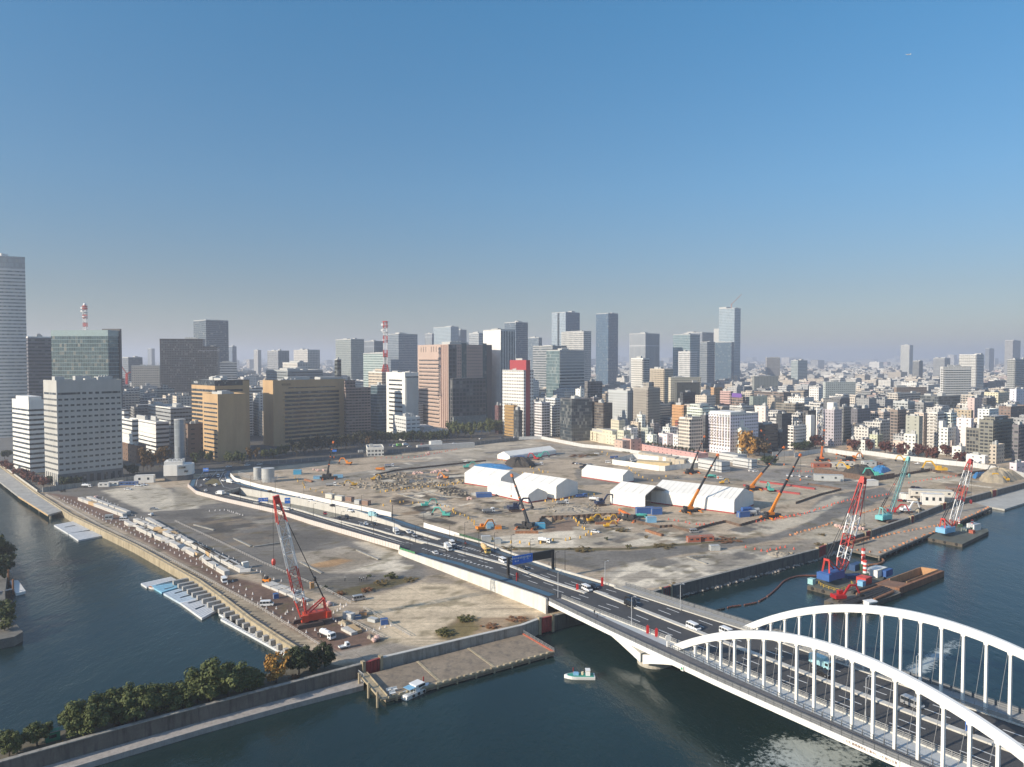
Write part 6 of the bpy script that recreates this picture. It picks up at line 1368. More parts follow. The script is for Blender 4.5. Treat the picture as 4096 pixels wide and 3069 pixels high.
def proto_car(suv=False):
    t = mk('parked_car','car');w = 1.8;k = 1.12 if suv else 1.0
    shape([(-2.2,.3),(2.2,.3),(2.25,.7),(1.9,.86 * k),(.9,.95 * k),(.85,.95 * k),(-2.0,.98 * k),(-2.25,.8)],w,inset=.0).build('body',vpaint,t)
    shape([(1.0,.94 * k),(.3,1.44 * k),(-1.3,1.46 * k),(-2.05 if suv else -1.85,.97 * k)],w * .92,inset=.14).build('glasshouse',glassv,t)
    shape([(.32,1.42 * k),(.2,1.50 * k),(-1.2,1.52 * k),(-1.35,1.44 * k)],w * .80,inset=0).build('roof',vpaint,t);wheels(t,(-1.35,1.35),w);lamps(t,2.22,-2.22,w,.62);return t
def proto_van():
    t = mk('van','van');w = 1.85
    shape([(-2.4,.32),(2.3,.32),(2.4,.75),(2.2,1.05),(-2.42,1.1)],w,inset=0).build('body',vpaint,t)
    shape([(2.15,1.05),(1.35,1.82),(-2.3,1.86),(-2.4,1.1)],w * .97,inset=.08).build('glasshouse',glassv,t)
    shape([(1.4,1.80),(1.2,2.02),(-2.2,2.06),(-2.36,1.84)],w * .93,inset=0).build('roof',vpaint,t)
    for s_ in (-1,1):
        for x in (1.0,-.15,-1.35,-2.3): MB().beam((x,s_ * w * .485,1.05),(x - .06,s_ * w * .45,1.9),.1,.06).build('pillar',vpaint,t)
    wheels(t,(-1.45,1.5),w);lamps(t,2.38,-2.42,w,.72);return t
def cabf(t,x,w,h=2.3,L=1.7,pm=None):
    shape([(x,.55),(x + L,.55),(x + L + .05,1.3),(x + L - .25,h),(x + .05,h)],w,inset=.06).build('cab',pm or vpaint,t);MB().beam((x + L + .06,0,h * .58),(x + L - .2,0,h * .93),w * .86,.06).build('windscreen',glassv,t)
    for s_ in (-1,1): MB().cbox(x + L * .55,s_ * w * .49,h * .57,L * .55,.06,h * .3).build('side_window',glassv,t)
    lamps(t,x + L + .03,x - 3,w,.75)
def proto_box():
    t = mk('box_truck','truck');w = 2.1;cabf(t,1.2,w * .95);MB().box(-3.2,-w / 2,.75,1.1,w / 2,3.0).build('cargo_box',M('cargo_white',(.70,.70,.68),.45),t);MB().box(-3.1,-.5,.45,1.3,.5,.75).build('chassis',blk,t);wheels(t,(-2.1,1.9),w,.42);return t
def proto_kei():
    t = mk('pickup_truck','truck');w = 1.5;cabf(t,.3,w,1.8,1.3);m = MB().box(-1.8,-w / 2,.62,.25,w / 2,.72)
    for a in ((-1.8,-w / 2,.72,.25,-w / 2 + .05,1.0),(-1.8,w / 2 - .05,.72,.25,w / 2,1.0),(-1.8,-w / 2,.72,-1.75,w / 2,1.0)): m.box(*a)
    m.build('load_bed',vpaint,t);MB().box(-1.7,-.4,.35,.4,.4,.62).build('chassis',blk,t);wheels(t,(-1.15,1.15),w,.29);return t
def proto_tank():
    t = mk('water_truck','truck');w = 2.2;cabf(t,1.4,w);m = MB()
    rg = [[(x,w * .44 * k * math.cos(a),1.75 + .85 * k * math.sin(a)) for a in [2 * math.pi * i / 16 for i in range(16)]] for x,k in ((-3.3,.7),(-3.1,1),(1.0,1),(1.2,.7))];m.loft(rg);m.build('tank',vpaint,t);MB().box(-3.2,-.6,.5,1.4,.6,1.0).build('chassis',blk,t);MB().box(-1.6,-.3,2.5,-.8,.3,2.8).build('hatch',vpaint,t);wheels(t,(-2.2,2.2),w,.46);return t
def proto_mix():
    t = mk('concrete_mixer','truck');w = 2.4;cabf(t,2.0,w,2.7,1.9);MB().box(-4,-.7,.6,2.1,.7,1.15).build('chassis',blk,t);m = MB();ax_ = Vector((-.97,0,.26)).normalized();up_ = Vector((.26,0,.97));c0 = Vector((1.6,0,2.0));rg = []
    for s_,r_ in ((0,.5),(.5,.95),(1.8,1.25),(3.2,1.2),(4.6,.8),(5.1,.55)): rg.append([c0 + ax_ * s_ + (Vector((0,math.cos(a),0)) + up_ * math.sin(a)) * r_ for a in [2 * math.pi * i / 16 for i in range(16)]])
    m.loft(rg);dr = m.build('drum',M('mixer_tan',(.58,.38,.17),.5),t)
    for q in (1.4,2.6,3.8): 
        m = MB();m.loft([[c0 + ax_ * (q + e) + (Vector((0,math.cos(a),0)) + up_ * math.sin(a)) * (1.27 - .14 * abs(q - 2.4)) for a in [2 * math.pi * i / 16 for i in range(16)]] for e in (0,.16)],caps=False);m.build('drum_stripe',M('stripe_cream',(.66,.60,.45),.5),dr)
    MB().beam((-3.6,0,3.4),(-4.3,0,2.0),.7,.15).build('chute',vpaint,t);wheels(t,(-3.0,-1.8,2.7),w,.5);return t
def proto_dump():
    t = mk('dump_truck','truck');w = 2.4;cabf(t,1.7,w,2.7,1.8);m = MB().box(-3.8,-w / 2,.95,1.4,w / 2,1.15)
    for a in ((-3.8,-w / 2,1.15,1.4,-w / 2 + .1,2.1),(-3.8,w / 2 - .1,1.15,1.4,w / 2,2.1),(-3.8,-w / 2,1.15,-3.7,w / 2,1.9),(1.3,-w / 2,1.15,1.4,w / 2,2.5)): m.box(*a)
    m.build('tipper_body',M('tipper_grey',(.30,.31,.32),.5),t);MB().box(-3.6,-.6,.55,1.8,.6,.95).build('chassis',blk,t);wheels(t,(-3.0,-1.8,2.4),w,.5);return t
def proto_bike():
    t = mk('motorbike','motorbike');m = MB().beam((-.6,0,.6),(.4,0,.7),.3,.35).beam((.4,0,.8),(.75,0,.35),.12).beam((-.2,0,.8),(-.9,0,.85),.34,.18);m.build('body',vpaint,t)
    for x in (-.7,.75): MB().tube((x,-.08,.32),(x,.08,.32),.32,n=10).build('wheel',tyre,t)
    MB().blob((-.15,0,1.25),.26,.3,.45,0,8,6).blob((-.05,0,1.8),.17,.17,.2,0,8,6).beam((.05,.2,1.3),(.5,.25,1.0),.12).beam((.05,-.2,1.3),(.5,-.25,1.0),.12).build('rider',M('rider_dark',(.05,.05,.06),.8),t);return t
PROTO = {'car': proto_car(),'suv': proto_car(True),'van': proto_van(),'box': proto_box(),'kei': proto_kei(),'tank': proto_tank(),'mix': proto_mix(),'dump': proto_dump(),'bike': proto_bike()}
VC = {'white': None,'black': M('vehicle_black',(.018,.018,.02),.25),'silver': M('vehicle_silver',(.42,.43,.44),.3,.4),'red': M('vehicle_red',(.36,.02,.02),.3),'blue': M('vehicle_blue',(.04,.10,.28),.3),'grey': M('vehicle_grey',(.13,.135,.14),.3),'yellow': M('vehicle_yellow',(.62,.43,.12),.4),'navy': M('vehicle_navy',(.02,.03,.07),.3),'cyan': M('vehicle_cyan',(.30,.52,.56),.4),'beige': M('vehicle_beige',(.50,.46,.40),.35),'orange': orange,'teal': M('vehicle_teal',(.08,.40,.33),.4),'green': M('vehicle_green',(.2,.5,.15),.4)}
USEDP = set()
def car(kind,colr_,label,r,x,y,a,z=None,group=None):
    """a = heading in degrees, or None to follow the road; z None = on the road surface"""
    p = P(r,x,y,0.0 if z is None else z) if z is not None else PR(r,x,y,.1)
    mats = {'vehicle_paint': VC[colr_]} if VC[colr_] else None
    if kind == 'box' and VC[colr_]: mats['cargo_white'] = VC[colr_]
    if kind == 'dump' and VC[colr_]: mats['tipper_grey'] = VC[colr_]
    o = dup(PROTO[kind],p,R(a),label,group,mats=mats);return o
RD = math.degrees(ANG);UP_,DN_ = RD + 180,RD
G1 = 'vehicles on the bridge road'
car('van','silver','silver people carrier under the near arch of the bridge','j',1120,1165,DN_,zd(115) + .1,G1);car('box','cyan','pale turquoise box truck framed by the arch hangers','j',385,850,DN_,zd(98) + .1,G1);car('car','black','black car alongside the pale turquoise box truck','j',395,910,DN_,zd(97) + .1,G1)
car('van','white','white van partly hidden behind the start of the near arch','i',730,920,DN_,zd(62) + .1,G1);car('van','white','white high-roofed van alone just before the arches','i',412,870,DN_,zd(47) + .1,G1);car('van','black','large black van nearest the far kerb of the bridge','h',1815,830,DN_,zd(20) + .1,G1);car('suv','black','black minivan just behind the large black van','h',1815,780,DN_,zd(16) + .1,G1)
car('van','white','white and black small van by the red board on the median','h',1430,690,DN_,zd(1) + .1,G1);car('car','black','black sedan beside the white and black small van','h',1485,668,DN_,zd(0) + .1,G1);car('car','black','black sedan just beyond the sign gantry','h',865,500,DN_,None,G1);car('van','white','white van about to pass under the sign gantry','h',690,440,DN_,None,G1)
car('mix','yellow','tan concrete mixer truck on the bridge approach','h',530,355,DN_ - 4,None,G1);car('box','white','small white box truck beside the central reserve','h',205,335,DN_ - 6,None,G1);car('van','white','white van in front of the dark car near the merge stripes','h',240,285,DN_ - 8,None,G1);car('car','black','dark low car beside the merge stripes','h',262,318,DN_ - 8,None,G1);car('car','white','white sedan on the near chevron stripes','h',92,368,UP_ - 8,None,G1)
GT2 = 'vehicles in the underpass'
for k,cc,lab,x,y,zz in (('box','white','white box truck climbing out of the underpass',2095,915,-.6),('suv','silver','silver small van leading the cars leaving the underpass',1765,840,-1.8),('car','white','white hatchback behind the silver small van',1808,828,-1.8),('car','black','black car hugging the far underpass wall',1890,830,-1.5),('suv','black','black minivan in the middle of the underpass',1555,775,-3.0),('van','black','second black minivan deeper in the underpass',1628,768,-2.8),('car','red','dark red car deepest in the underpass',1422,728,-4.0)): car(k,cc,lab,'b',x,y,DN_ - 7,zz,GT2)
car('car','white','white car behind the lower white truck on the road','c',330,1062,DN_ - 6,0.1,GT2);car('suv','silver','silver minivan next to the small white lorry','c',388,1100,DN_ - 6,0.1,GT2)
GT3 = 'vehicles on the ramps'
for k,cc,lab,x,y,a in (('box','white','white box truck on the near ramp by the portal',425,545,152),('car','white','white car rounding the bend of the near ramp',290,510,120),('kei','silver','grey lorry ahead on the near ramp bend',245,470,100),('suv','silver','silver van on the near ramp beside the long wall',775,628,155),('car','white','white car on the near ramp by the blue sign',1062,688,155),('car','black','black car on the far ramp near its bend',905,522,-27),('car','white','white car on the far ramp by the site cabins',1170,582,-26),('suv','white','second white car on the far ramp',1292,608,-26),('car','black','black car on the far ramp beyond the signal gantry',1500,655,-27),('car','white','white car alone farther down the far ramp',1660,700,-28),('box','cyan','turquoise lorry on the far ramp near the end of the hoarding',1880,755,-30),('car','white','white sedan by the traffic island tip',460,415,-40),('box','white','white box truck beside the traffic island',525,435,-30),('van','white','white delivery van leaving the junction',408,375,-70),('box','silver','grey box lorry climbing to the junction',308,378,75),('car','white','white car following the grey box lorry',295,405,70),('suv','black','black car by the island kerb',330,462,-30),('kei','white','white flatbed next to the black car at the island',380,460,-25)): car(k,cc,lab,'b',x,y,a,0.12,GT3)
GQ = 'vehicles parked on the canal quay'
for k,cc,lab,r,x,y,a in (('van','white','white van parked broadside near the crawler crane','g',370,605,10),('van','white','white van facing the water beside the stacked blocks','b',465,1370,-60),('tank','white','white tank truck parked by the dark tree on the quay','g',905,890,-40),('kei','white','white pickup with an empty bed near the flood wall','g',1055,980,35),('van','silver','silver estate car alone on the sandy lot','g',1185,555,32),('van','white','white van between the two rows of concrete blocks','a',1030,690,15),('kei','white','white flatbed truck by the wooden box on the lot','a',1250,650,-35),('car','silver','silver car on the lot beside the flatbed truck','a',1272,600,12),('tank','white','white tank lorry by the boundary fence of the lot','a',720,415,5),('kei','black','dark flatbed by the end of the jetty','a',520,452,5),('car','white','white car parked before the blue toilets','a',1060,435,0),('car','white','leftmost of the white cars by the small site office','a',1145,405,5),('suv','white','middle one of the white cars by the small site office','a',1170,402,5),('car','white','rightmost of the white cars by the small site office','a',1195,398,5)): car(k,cc,lab,r,x,y,a,.02,GQ)
GS = 'vehicles on the cleared site'
for k,cc,lab,r,x,y,a in (('tank','white','white water truck on the pale slab beyond the road','c',1668,1160,-25),('car','white','white car on the slab right of the water truck','c',2165,1060,-20),('dump','white','white crane lorry on the dirt in front of the ribbed tent','c',1118,860,20),('dump','white','white tipper by the heap of crushed concrete','c',1845,780,15),('tank','white','white mixer-like tanker right of the crushed concrete','d',190,750,-10),('dump','blue','blue tipper beside the wide white tent','c',2030,715,20),('dump','blue','blue tipper on the far left of the demolition field','c',145,412,10),('dump','orange','orange tipper next to the far-left excavator','b',1945,312,-5),('dump','white','white tipper with grey body on the far left field','b',2030,280,15),('dump','white','white lorry tractor near the black upright crane','b',1480,460,5),('kei','white','white pickup by the blue-sheeted heap','c',890,368,10),('dump','white','white loader lorry at the foot of the black soil heap','c',1610,398,15),('van','silver','silver van by the sheet piling','d',1172,1060,10),('tank','teal','turquoise tank truck by the excavation','d',655,915,5),('tank','teal','turquoise tank truck near the grey site offices','d',1345,520,0),('van','white','white van in front of the grey site offices','d',1425,532,0),('car','white','white car by the far weeds','d',212,285,0),('van','white','white van outside the compound wall','d',325,375,0),('dump','blue','blue lorry behind the compound wall','d',385,332,10),('kei','grey','grey pickup at the road bend between tents','d',998,530,-20),('van','white','white van, first by the dark offices','d',1735,458,15),('suv','white','white van, second by the dark offices','d',1775,462,15),('car','red','red car by the white cabins at the quay','e',1055,738,-10),('car','black','black car by the white cabins at the quay','e',1095,742,-10),('suv','white','white car by the white cabins at the quay','e',1135,748,-10),('car','navy','navy car by the stairs of the white cabin','e',1215,762,5),('car','black','black car parked behind the white cabins','e',1160,628,0),('car','navy','dark car parked next to another behind the white cabins','e',1195,632,0),('kei','teal','turquoise pickup on the far right field','e',800,412,10),('kei','white','white pickup on the far right field','e',1185,432,0),('car','white','white van in the row by the steel fence, leftmost','e',110,528,70),('suv','white','white van in the row by the steel fence, second','e',145,530,70),('suv','silver','white van in the row by the steel fence, third','e',188,530,70),('suv','white','white van in the row by the steel fence, fourth','e',212,532,70),('car','white','white car nearest the parked cranes','e',285,538,30)): car(k,cc,lab,r,x,y,a,.02,GS)
GC = 'cars parked in rows beside the compound'
for i,(x,y) in enumerate(((1032,1463),(1055,1465),(1085,1468),(1100,1492),(1122,1480),(1140,1476),(1165,1474),(1090,1497))): car(['car','suv','car'][i % 3],['black','white','silver','grey'][i % 4],'parked car in the double row left of the isolated tent','m',x,y,25,.02,GC)
for i,(x,y) in enumerate(((1510,1432),(1530,1440),(1550,1447),(1575,1445),(1520,1452),(1545,1455),(1590,1452))): car(['van','suv'][i % 2],['white','black','white','silver'][i % 4],'van parked inside the white-walled compound','m',x,y,30,.02,'vans inside the compound')
GA = 'vehicles on the avenue'
for i,(x,y,cc,k) in enumerate(((30,1490,'white','car'),(185,1478,'white','suv'),(285,1470,'white','suv'),(1405,1320,'white','van'),(1445,1318,'green','box'),(1495,1312,'white','box'),(1525,1322,'white','car'),(1130,1372,'silver','box'),(1380,1312,'blue','car'),(1640,1305,'red','car'),(1900,1295,'white','car'))): car(k,cc,'traffic on the avenue between the offices and the site fence','l',x,y,40,.1,GA)
for i,(x,y,cc,k) in enumerate(((540,1248,'white','van'),(590,1200,'red','box'),(430,1252,'grey','car'),(255,1258,'white','car'),(620,1218,'white','car'),(660,1222,'black','car'))): car(k,cc,'traffic waiting at the far corner of the avenue','m',x,y,45,.1,'traffic at the avenue corner')
car('bike','red','red motorbike with rider on the far carriageway','c',890,1175,DN_,None);car('bike','black','black motorbike with rider near the yellow marker','c',795,1150,DN_,None)
for k in PROTO.values():
    def rm(o):
        for ch in list(o.children): rm(ch)
        bpy.data.objects.remove(o)
    rm(k)
# ================================================================ TREES
def leafmat(name,a,b):
    m,t,p = newmat(name);g = G(t);tc = g.n('ShaderNodeTexCoord').outputs['Object'];oi = g.n('ShaderNodeObjectInfo').outputs['Random']
    f = g.mth('ADD',g.ramp(g.noise(tc,.9,3),.3,.7,0,.8),g.mth('MULTIPLY',oi,.2));g.l(g.mix(f,a,b),p.inputs['Base Color']);p.inputs['Roughness'].default_value = .7;p.inputs['Specular IOR Level'].default_value = .2;MATS[name] = m;return m
pine_l = leafmat('pine_needles',(.05,.066,.02),(.13,.145,.05));dark_l = leafmat('evergreen_leaf',(.024,.036,.016),(.062,.075,.028));mid_l = leafmat('green_leaf',(.05,.07,.022),(.11,.11,.035));aut_l = leafmat('rust_leaf',(.09,.055,.022),(.18,.105,.03));gold_l = leafmat('gold_leaf',(.27,.13,.03),(.42,.24,.06));mar_l = leafmat('maroon_leaf',(.07,.025,.022),(.13,.05,.035));bark = M('bark',(.06,.045,.035),.9,sc=2,var=.3)
def crown_mesh(name,seed,clumps,leaves,size,flat=.75,sparse=False,cr=.30):
    r = random.Random(seed);v = [];f = [];cl = []
    for _ in range(clumps):
        while True:
            p = Vector((r.uniform(-1,1),r.uniform(-1,1),r.uniform(-1,1)))
            if .25 < p.length < 1: break
        p *= r.uniform(.75,1.0);cl.append((Vector((p.x,p.y,p.z * flat + flat)),r.uniform(.6,1.25) * cr))
    for c,rad in cl:
        for _ in range(leaves):
            d = Vector((r.gauss(0,1),r.gauss(0,1),r.gauss(0,1) * .8)).normalized();q = c + d * rad * r.uniform(.55,1.05);q.z = max(.08,q.z)
            n = (d + Vector((r.uniform(-.7,.7),r.uniform(-.7,.7),r.uniform(-.2,.9)))).normalized();u = n.cross(Vector((r.uniform(-1,1),r.uniform(-1,1),.3))).normalized();w = n.cross(u);s_ = size * r.uniform(.6,1.3);b = len(v)
            v += [tuple(q + u * s_),tuple(q + w * s_ * .6),tuple(q - u * s_),tuple(q - w * s_ * .6)];f.append((b,b + 1,b + 2,b + 3))
    me = bpy.data.meshes.new(name);me.from_pydata(v,[],f);return me,cl
def trunk_mesh(name,seed,cl,thick=.07):
    r = random.Random(seed);m = MB();m.tube((0,0,-.6),(0,0,.55),thick,thick * .6,7)
    for c,rad in cl[::max(1,len(cl) // 9)]: m.tube((0,0,r.uniform(.1,.5)),c * .9,thick * .42,thick * .12,5)
    return m.mesh(name,bark)
PINE = [crown_mesh('pine_crown',s,50,105,.078,.85,cr=.27) for s in (1,2,3)];ROUND = [crown_mesh('crown',s,22,40,.15,.8,cr=.36) for s in (4,5,6)];OPEN_ = [crown_mesh('crown',s,30,26,.12,.95,cr=.30) for s in (7,8)];CONE = [crown_mesh('crown',s,20,36,.15,1.5,cr=.36) for s in (9,10)]
TM = {}
def tree(name,label,base,h,wd,kinds,leaf,seed=0,group=None,stem=.16):
    i = seed % len(kinds);me,cl = kinds[i];t = thing(name,label,'tree',base,seed * 1.7,group)
    k = (id(me),leaf.name)
    if k not in TM:
        m2 = me.copy();m2.materials.append(leaf);TM[k] = m2
    if id(me) not in TM: TM[id(me)] = trunk_mesh('trunk',seed,cl)
    zs = max(c.z for c,r in cl) + .3
    c = bpy.data.objects.new('crown',TM[k]);COL.objects.link(c);c.parent = t;c.scale = (wd / 2.3,wd / 2.3,h * (1 - stem) / zs);c.location = (0,0,h * stem)
    q = bpy.data.objects.new('trunk',TM[id(me)]);COL.objects.link(q);q.parent = t;q.scale = c.scale;q.location = c.location;return t
mid = resample(offset(WALLN[:6],5.8),300)
def on_strip(r,x):
    sx = src(r,x,0)[0];k = sx / 1.0
    def pj(p): d = p.y * CT - (p.z - HC) * ST;return CX + F * p.x / d
    return min(mid,key=lambda p: abs(pj(Vector((p.x,p.y,0))) - sx))
def pine(r,x,yt,wpx,label,kinds=PINE,leaf=pine_l,seed=0,back=0.0,name='pine_tree',stem=.1):
    b = on_strip(r,x);b = Vector((b.x,b.y + back,.1));h = at(r,x,yt,b.y).z;wd = wpx * REG[r][2] * b.y / F
    return tree(name,label,b,max(3,h),wd,kinds,leaf,seed,'breakwater pines' if name == 'pine_tree' else None,stem)
for i,(r,x,yt,w_,lb) in enumerate((('f',110,1350,210,'lowest pine at the bottom left corner of the picture'),('f',270,1285,230,'rounded pine just left of the green shed'),('f',610,1140,280,'broad pine right of the green shed'),('f',760,1080,260,'leaning pine, second right of the green shed'),('f',890,1015,270,'tall crowned pine, third right of the green shed'),('f',1010,1040,220,'low pine in the dip of the breakwater row'),('f',1130,985,240,'bushy pine in the middle of the breakwater row'),('f',1250,985,250,'dense pine above the yellow creeper'),('f',1390,985,230,'pine left of the tall twin pines'),('f',1490,1000,200,'small pine tucked below the tall twin pines'),('f',1590,900,250,'left flank pine of the tall clump'),('f',1700,790,290,'tallest pine of the breakwater row'),('f',1860,800,260,'second tallest pine with a ragged top'),('f',1960,840,240,'pine next to the orange autumn tree'),('g',195,1170,240,'dark pine at the foot of the orange autumn tree'))): pine(r,x,yt,w_ * (1.15 if i < 3 else 1.5),lb,seed=i,back=(-1,1,0)[i % 3])
pine('g',450,1010,270,'orange autumn tree with thin leaves on the breakwater',OPEN_,gold_l,7,0,'autumn_tree',.05);pine('g',640,940,300,'dark evergreen pair, left tree by the quay corner',PINE,dark_l,16,2,'evergreen_tree');pine('g',760,985,200,'low dark evergreen between the pair at the quay corner',PINE,dark_l,17,1,'evergreen_tree');pine('g',875,920,220,'dark evergreen pair, right tree by the quay corner',PINE,dark_l,18,2,'evergreen_tree')
bushm = [crown_mesh('foliage',s,16,16,.13,.5,cr=.2) for s in (12,13)]
def bush(label,r,x,y,wd,h,leaf,seed,z=0.05,group='bushes and weeds'):
    me,cl = bushm[seed % 2];k = (id(me),leaf.name)
    if k not in TM: m2 = me.copy();m2.materials.append(leaf);TM[k] = m2
    o = bpy.data.objects.new('bush',TM[k]);COL.objects.link(o);o.location = P(r,x,y,z);o.scale = (wd / 2.4,wd / 2.4,h / 1.2);o.rotation_euler = (0,0,seed);tag(o,label,'bush',group);return o
weed_l = leafmat('weed_leaf',(.10,.075,.03),(.20,.14,.05));redw = leafmat('red_weed',(.17,.07,.03),(.25,.13,.06));olive = leafmat('olive_leaf',(.06,.065,.02),(.13,.11,.035))
for i,(r,x,y,w_,h_,lf,lb) in enumerate((('f',1540,1190,5,.8,gold_l,'yellow creeper on the wall top under the dense pine'),('f',1010,1325,6,1,mar_l,'red leafed creeper on the wall top'),('f',490,1475,5,.8,gold_l,'yellow creeper near the green shed'),('f',720,1410,4,.8,gold_l,'small yellow creeper between shed and red creeper'),('g',600,1250,5,1.2,redw,'rusty undergrowth beside the orange tree'),('g',880,455,3,2,dark_l,'dark round shrub behind the crane pendant'),('g',1480,370,10,3,olive,'tallest olive bush in the weed strip'),('g',1380,420,8,2.4,weed_l,'tawny bush in the weed strip'),('g',1260,470,9,1.6,redw,'rusty low bush in the weed strip'),('g',1640,380,9,1.2,weed_l,'thin end of the weed strip'),('g',1000,505,7,1.3,redw,'rusty bush at the left end of the weed strip'),('g',1270,350,3,1.6,mid_l,'bright green shrub beside the workers'),('g',1940,850,9,1.8,olive,'olive scrub by the river wall'),('g',2130,730,9,1.6,olive,'olive scrub up slope of the red weeds'),('h',360,950,8,1.6,olive,'dark scrub amid the red weeds'),('h',180,1080,8,1.8,olive,'dark scrub touching the flood wall'),('h',560,1010,10,.7,redw,'low red weeds along the flood wall'),('h',800,950,10,1.0,redw,'rusty weeds near the red gate'),('h',1140,870,6,3,mid_l,'green bush against the bridge abutment'),('h',555,650,3,1.5,weed_l,'dry bush against the white embankment wall'),('h',730,720,4,1,redw,'rusty weeds lower along the embankment wall'),('c',1300,1225,14,1,weed_l,'weed line beyond the far parapet, left'),('c',2000,1230,18,1.2,weed_l,'weed line beyond the far parapet, right'),('d',525,1215,4,3,olive,'solitary rounded shrub on the slab edge'),('d',310,1135,4,2,dark_l,'small dark shrub on the pale slab'),('d',700,1115,3,2,weed_l,'ochre shrub by the pipe frame'),('d',900,1190,20,1,weed_l,'long weed line across the slab'),('d',1500,1135,20,1,redw,'rusty weed line left of the asphalt'),('d',430,1035,16,1,weed_l,'weeds at the foot of the piling crane'),('e',380,1100,8,1.5,weed_l,'dry weeds at the flood wall gate'),('e',400,1020,7,1,weed_l,'dry tuft on the pale slab'),('m',1060,1400,26,1.5,redw,'rusty scrub in the far lot'),('m',1200,1390,26,1.2,weed_l,'tawny scrub in the far lot'),('m',1500,1365,22,1.2,olive,'green weeds along the far fence'),('i',220,440,3,1,weed_l,'dry tuft beside the red gate past the bridge'))): bush(lb,r,x,y,w_,h_,lf,i)
# garden bank at the left edge
bk = Q('a',(-500,860),(10,960),(60,1120),(40,1290),(60,1450),(190,1600),(120,1640),(-500,1760));struct('garden_bank',MB().prism([XY(p) for p in bk],-6,-.4),M('bank_stone',(.15,.14,.12),.9,sc=.5,var=.4))
for i,(x,y,yt,w_) in enumerate(((-60,1050,800,190),(30,1020,860,140),(60,1120,960,150),(-40,1200,980,160),(20,1480,1350,150),(70,1540,1400,90),(-60,1560,1420,150),(40,1600,1500,110))):
    b = P('a',x,y,-.4);h = at('a',x,yt,b.y).z + .4;tree('garden_tree',['dark garden tree at the left edge, by the white landing float','green clipped garden tree at the left edge, on the stone point'][i > 3],b,h,w_ * 1.35 * REG['a'][2] * b.y / F,ROUND,dark_l if i < 4 else mid_l,i,['trees by the landing float','trees on the stone point'][i > 3],.12)
# street trees
def street(label,group,leaf,kinds,L,hh,ww,nm='street_tree',stem=.2):
    for i,(r,x,y) in enumerate(L): tree(nm,label,P(r,x,y),hh * RND.uniform(.85,1.15),ww * RND.uniform(.85,1.15),kinds,leaf,i,group,stem)
street('clipped dark evergreen in the thick row along the avenue','thick evergreen row',dark_l,ROUND,[('l',1185 + 36 * k,1288 - k * .6) for k in range(19)],12,11)
street('dark bare-branched tree in front of the huge tan building','trees before the tan building',leafmat('dim_leaf',(.028,.034,.018),(.065,.06,.028)),CONE,[('l',560 + 34 * k,1392 - 5 * k + (k % 2) * 18) for k in range(19)],15,8)
street('rust-leaved tree along the avenue near the junction','rust trees near the junction',aut_l,CONE,[('l',205,1450),('l',1185,1345),('l',260,1425),('k',1085,1490),('k',1050,1500)],13,7)
street('green tree at the foot of the tan towers','green trees at the tan towers',mid_l,ROUND,[('l',x,y) for x,y in ((60,1465),(110,1460),(150,1462),(330,1425),(400,1415),(450,1405),(500,1400),(20,1455))] + [('k',1290,1510),('k',1340,1490),('k',1390,1495)],10,9)
street('red-leaved cherry in the strip between jetty and white office block','red-leaved cherries',leafmat('cherry_leaf',(.14,.05,.04),(.22,.10,.07)),ROUND,[('k',x,y) for x,y in ((120,1580),(160,1600),(200,1622),(240,1640),(290,1655),(60,1550),(20,1530))],7,9)
street('dark shrub tree below the broad grey tower','dark trees below the grey tower',dark_l,ROUND,[('k',x,y) for x,y in ((430,1655),(470,1652),(520,1648),(30,1470),(60,1455),(330,1640),(860,1570),(890,1580))],7,8)
street('orange-brown tree behind the white curved pavilion','orange trees behind the pavilion',aut_l,CONE,[('k',x,y) for x,y in ((975,1540),(1000,1545),(1060,1525),(1100,1520),(950,1555))],17,11)
street('yellow-green street tree before the pink granite tower','trees before the pink tower',mid_l,ROUND,[('m',x,y) for x,y in ((60,1250),(125,1235),(180,1250),(260,1215),(330,1220),(400,1215),(20,1240))],18,15)
street('dark street tree on the avenue corner','trees at the avenue corner',dark_l,ROUND,[('m',x,y) for x,y in ((470,1195),(500,1190),(530,1185),(560,1180),(450,1205),(700,1185),(735,1195),(615,1205))],17,14)
tree('ginkgo_tree','big golden ginkgo in front of the white eight-sided block',P('n',650,1492),24,26,ROUND,gold_l,1,None,.12);tree('ginkgo_tree','bare brownish tree right of the golden ginkgo',P('n',745,1490),18,18,OPEN_,leafmat('brown_leaf',(.12,.08,.04),(.2,.13,.06)),0);tree('ginkgo_tree','smaller faded golden tree behind the fence corner',P('n',790,1485),13,13,ROUND,leafmat('faded_gold',(.18,.12,.04),(.26,.17,.06)),2)
street('green tree beside the white balcony block','trees beside the balcony block',dark_l,ROUND,[('n',x,y) for x,y in ((1075,1440),(1105,1442),(1140,1440),(1165,1438),(1185,1435),(810,1570),(850,1575))],9,10)
street('maroon-leaved tree behind the white fence on the right','maroon trees behind the fence',mar_l,ROUND,[('o',40,1445),('o',175,1450),('o',475,1500),('o',735,1545),('o',860,1495),('o',990,1570),('o',320,1475),('o',612,1500),('n',1245,1425)],13,13)
# roof hedge of the pink row
m = bpy.data.meshes.new('roof_hedge');wr,wl,h = PKW['dim']
for k in range(14): q = PKW.matrix_basis @ Vector((3,wl * (.1 + .8 * k / 14),h));tree('roof_shrub','dark conical shrub in the hedge on the pink row roof',q,4.5,4,CONE,dark_l,k,'roof hedge shrubs',.05)
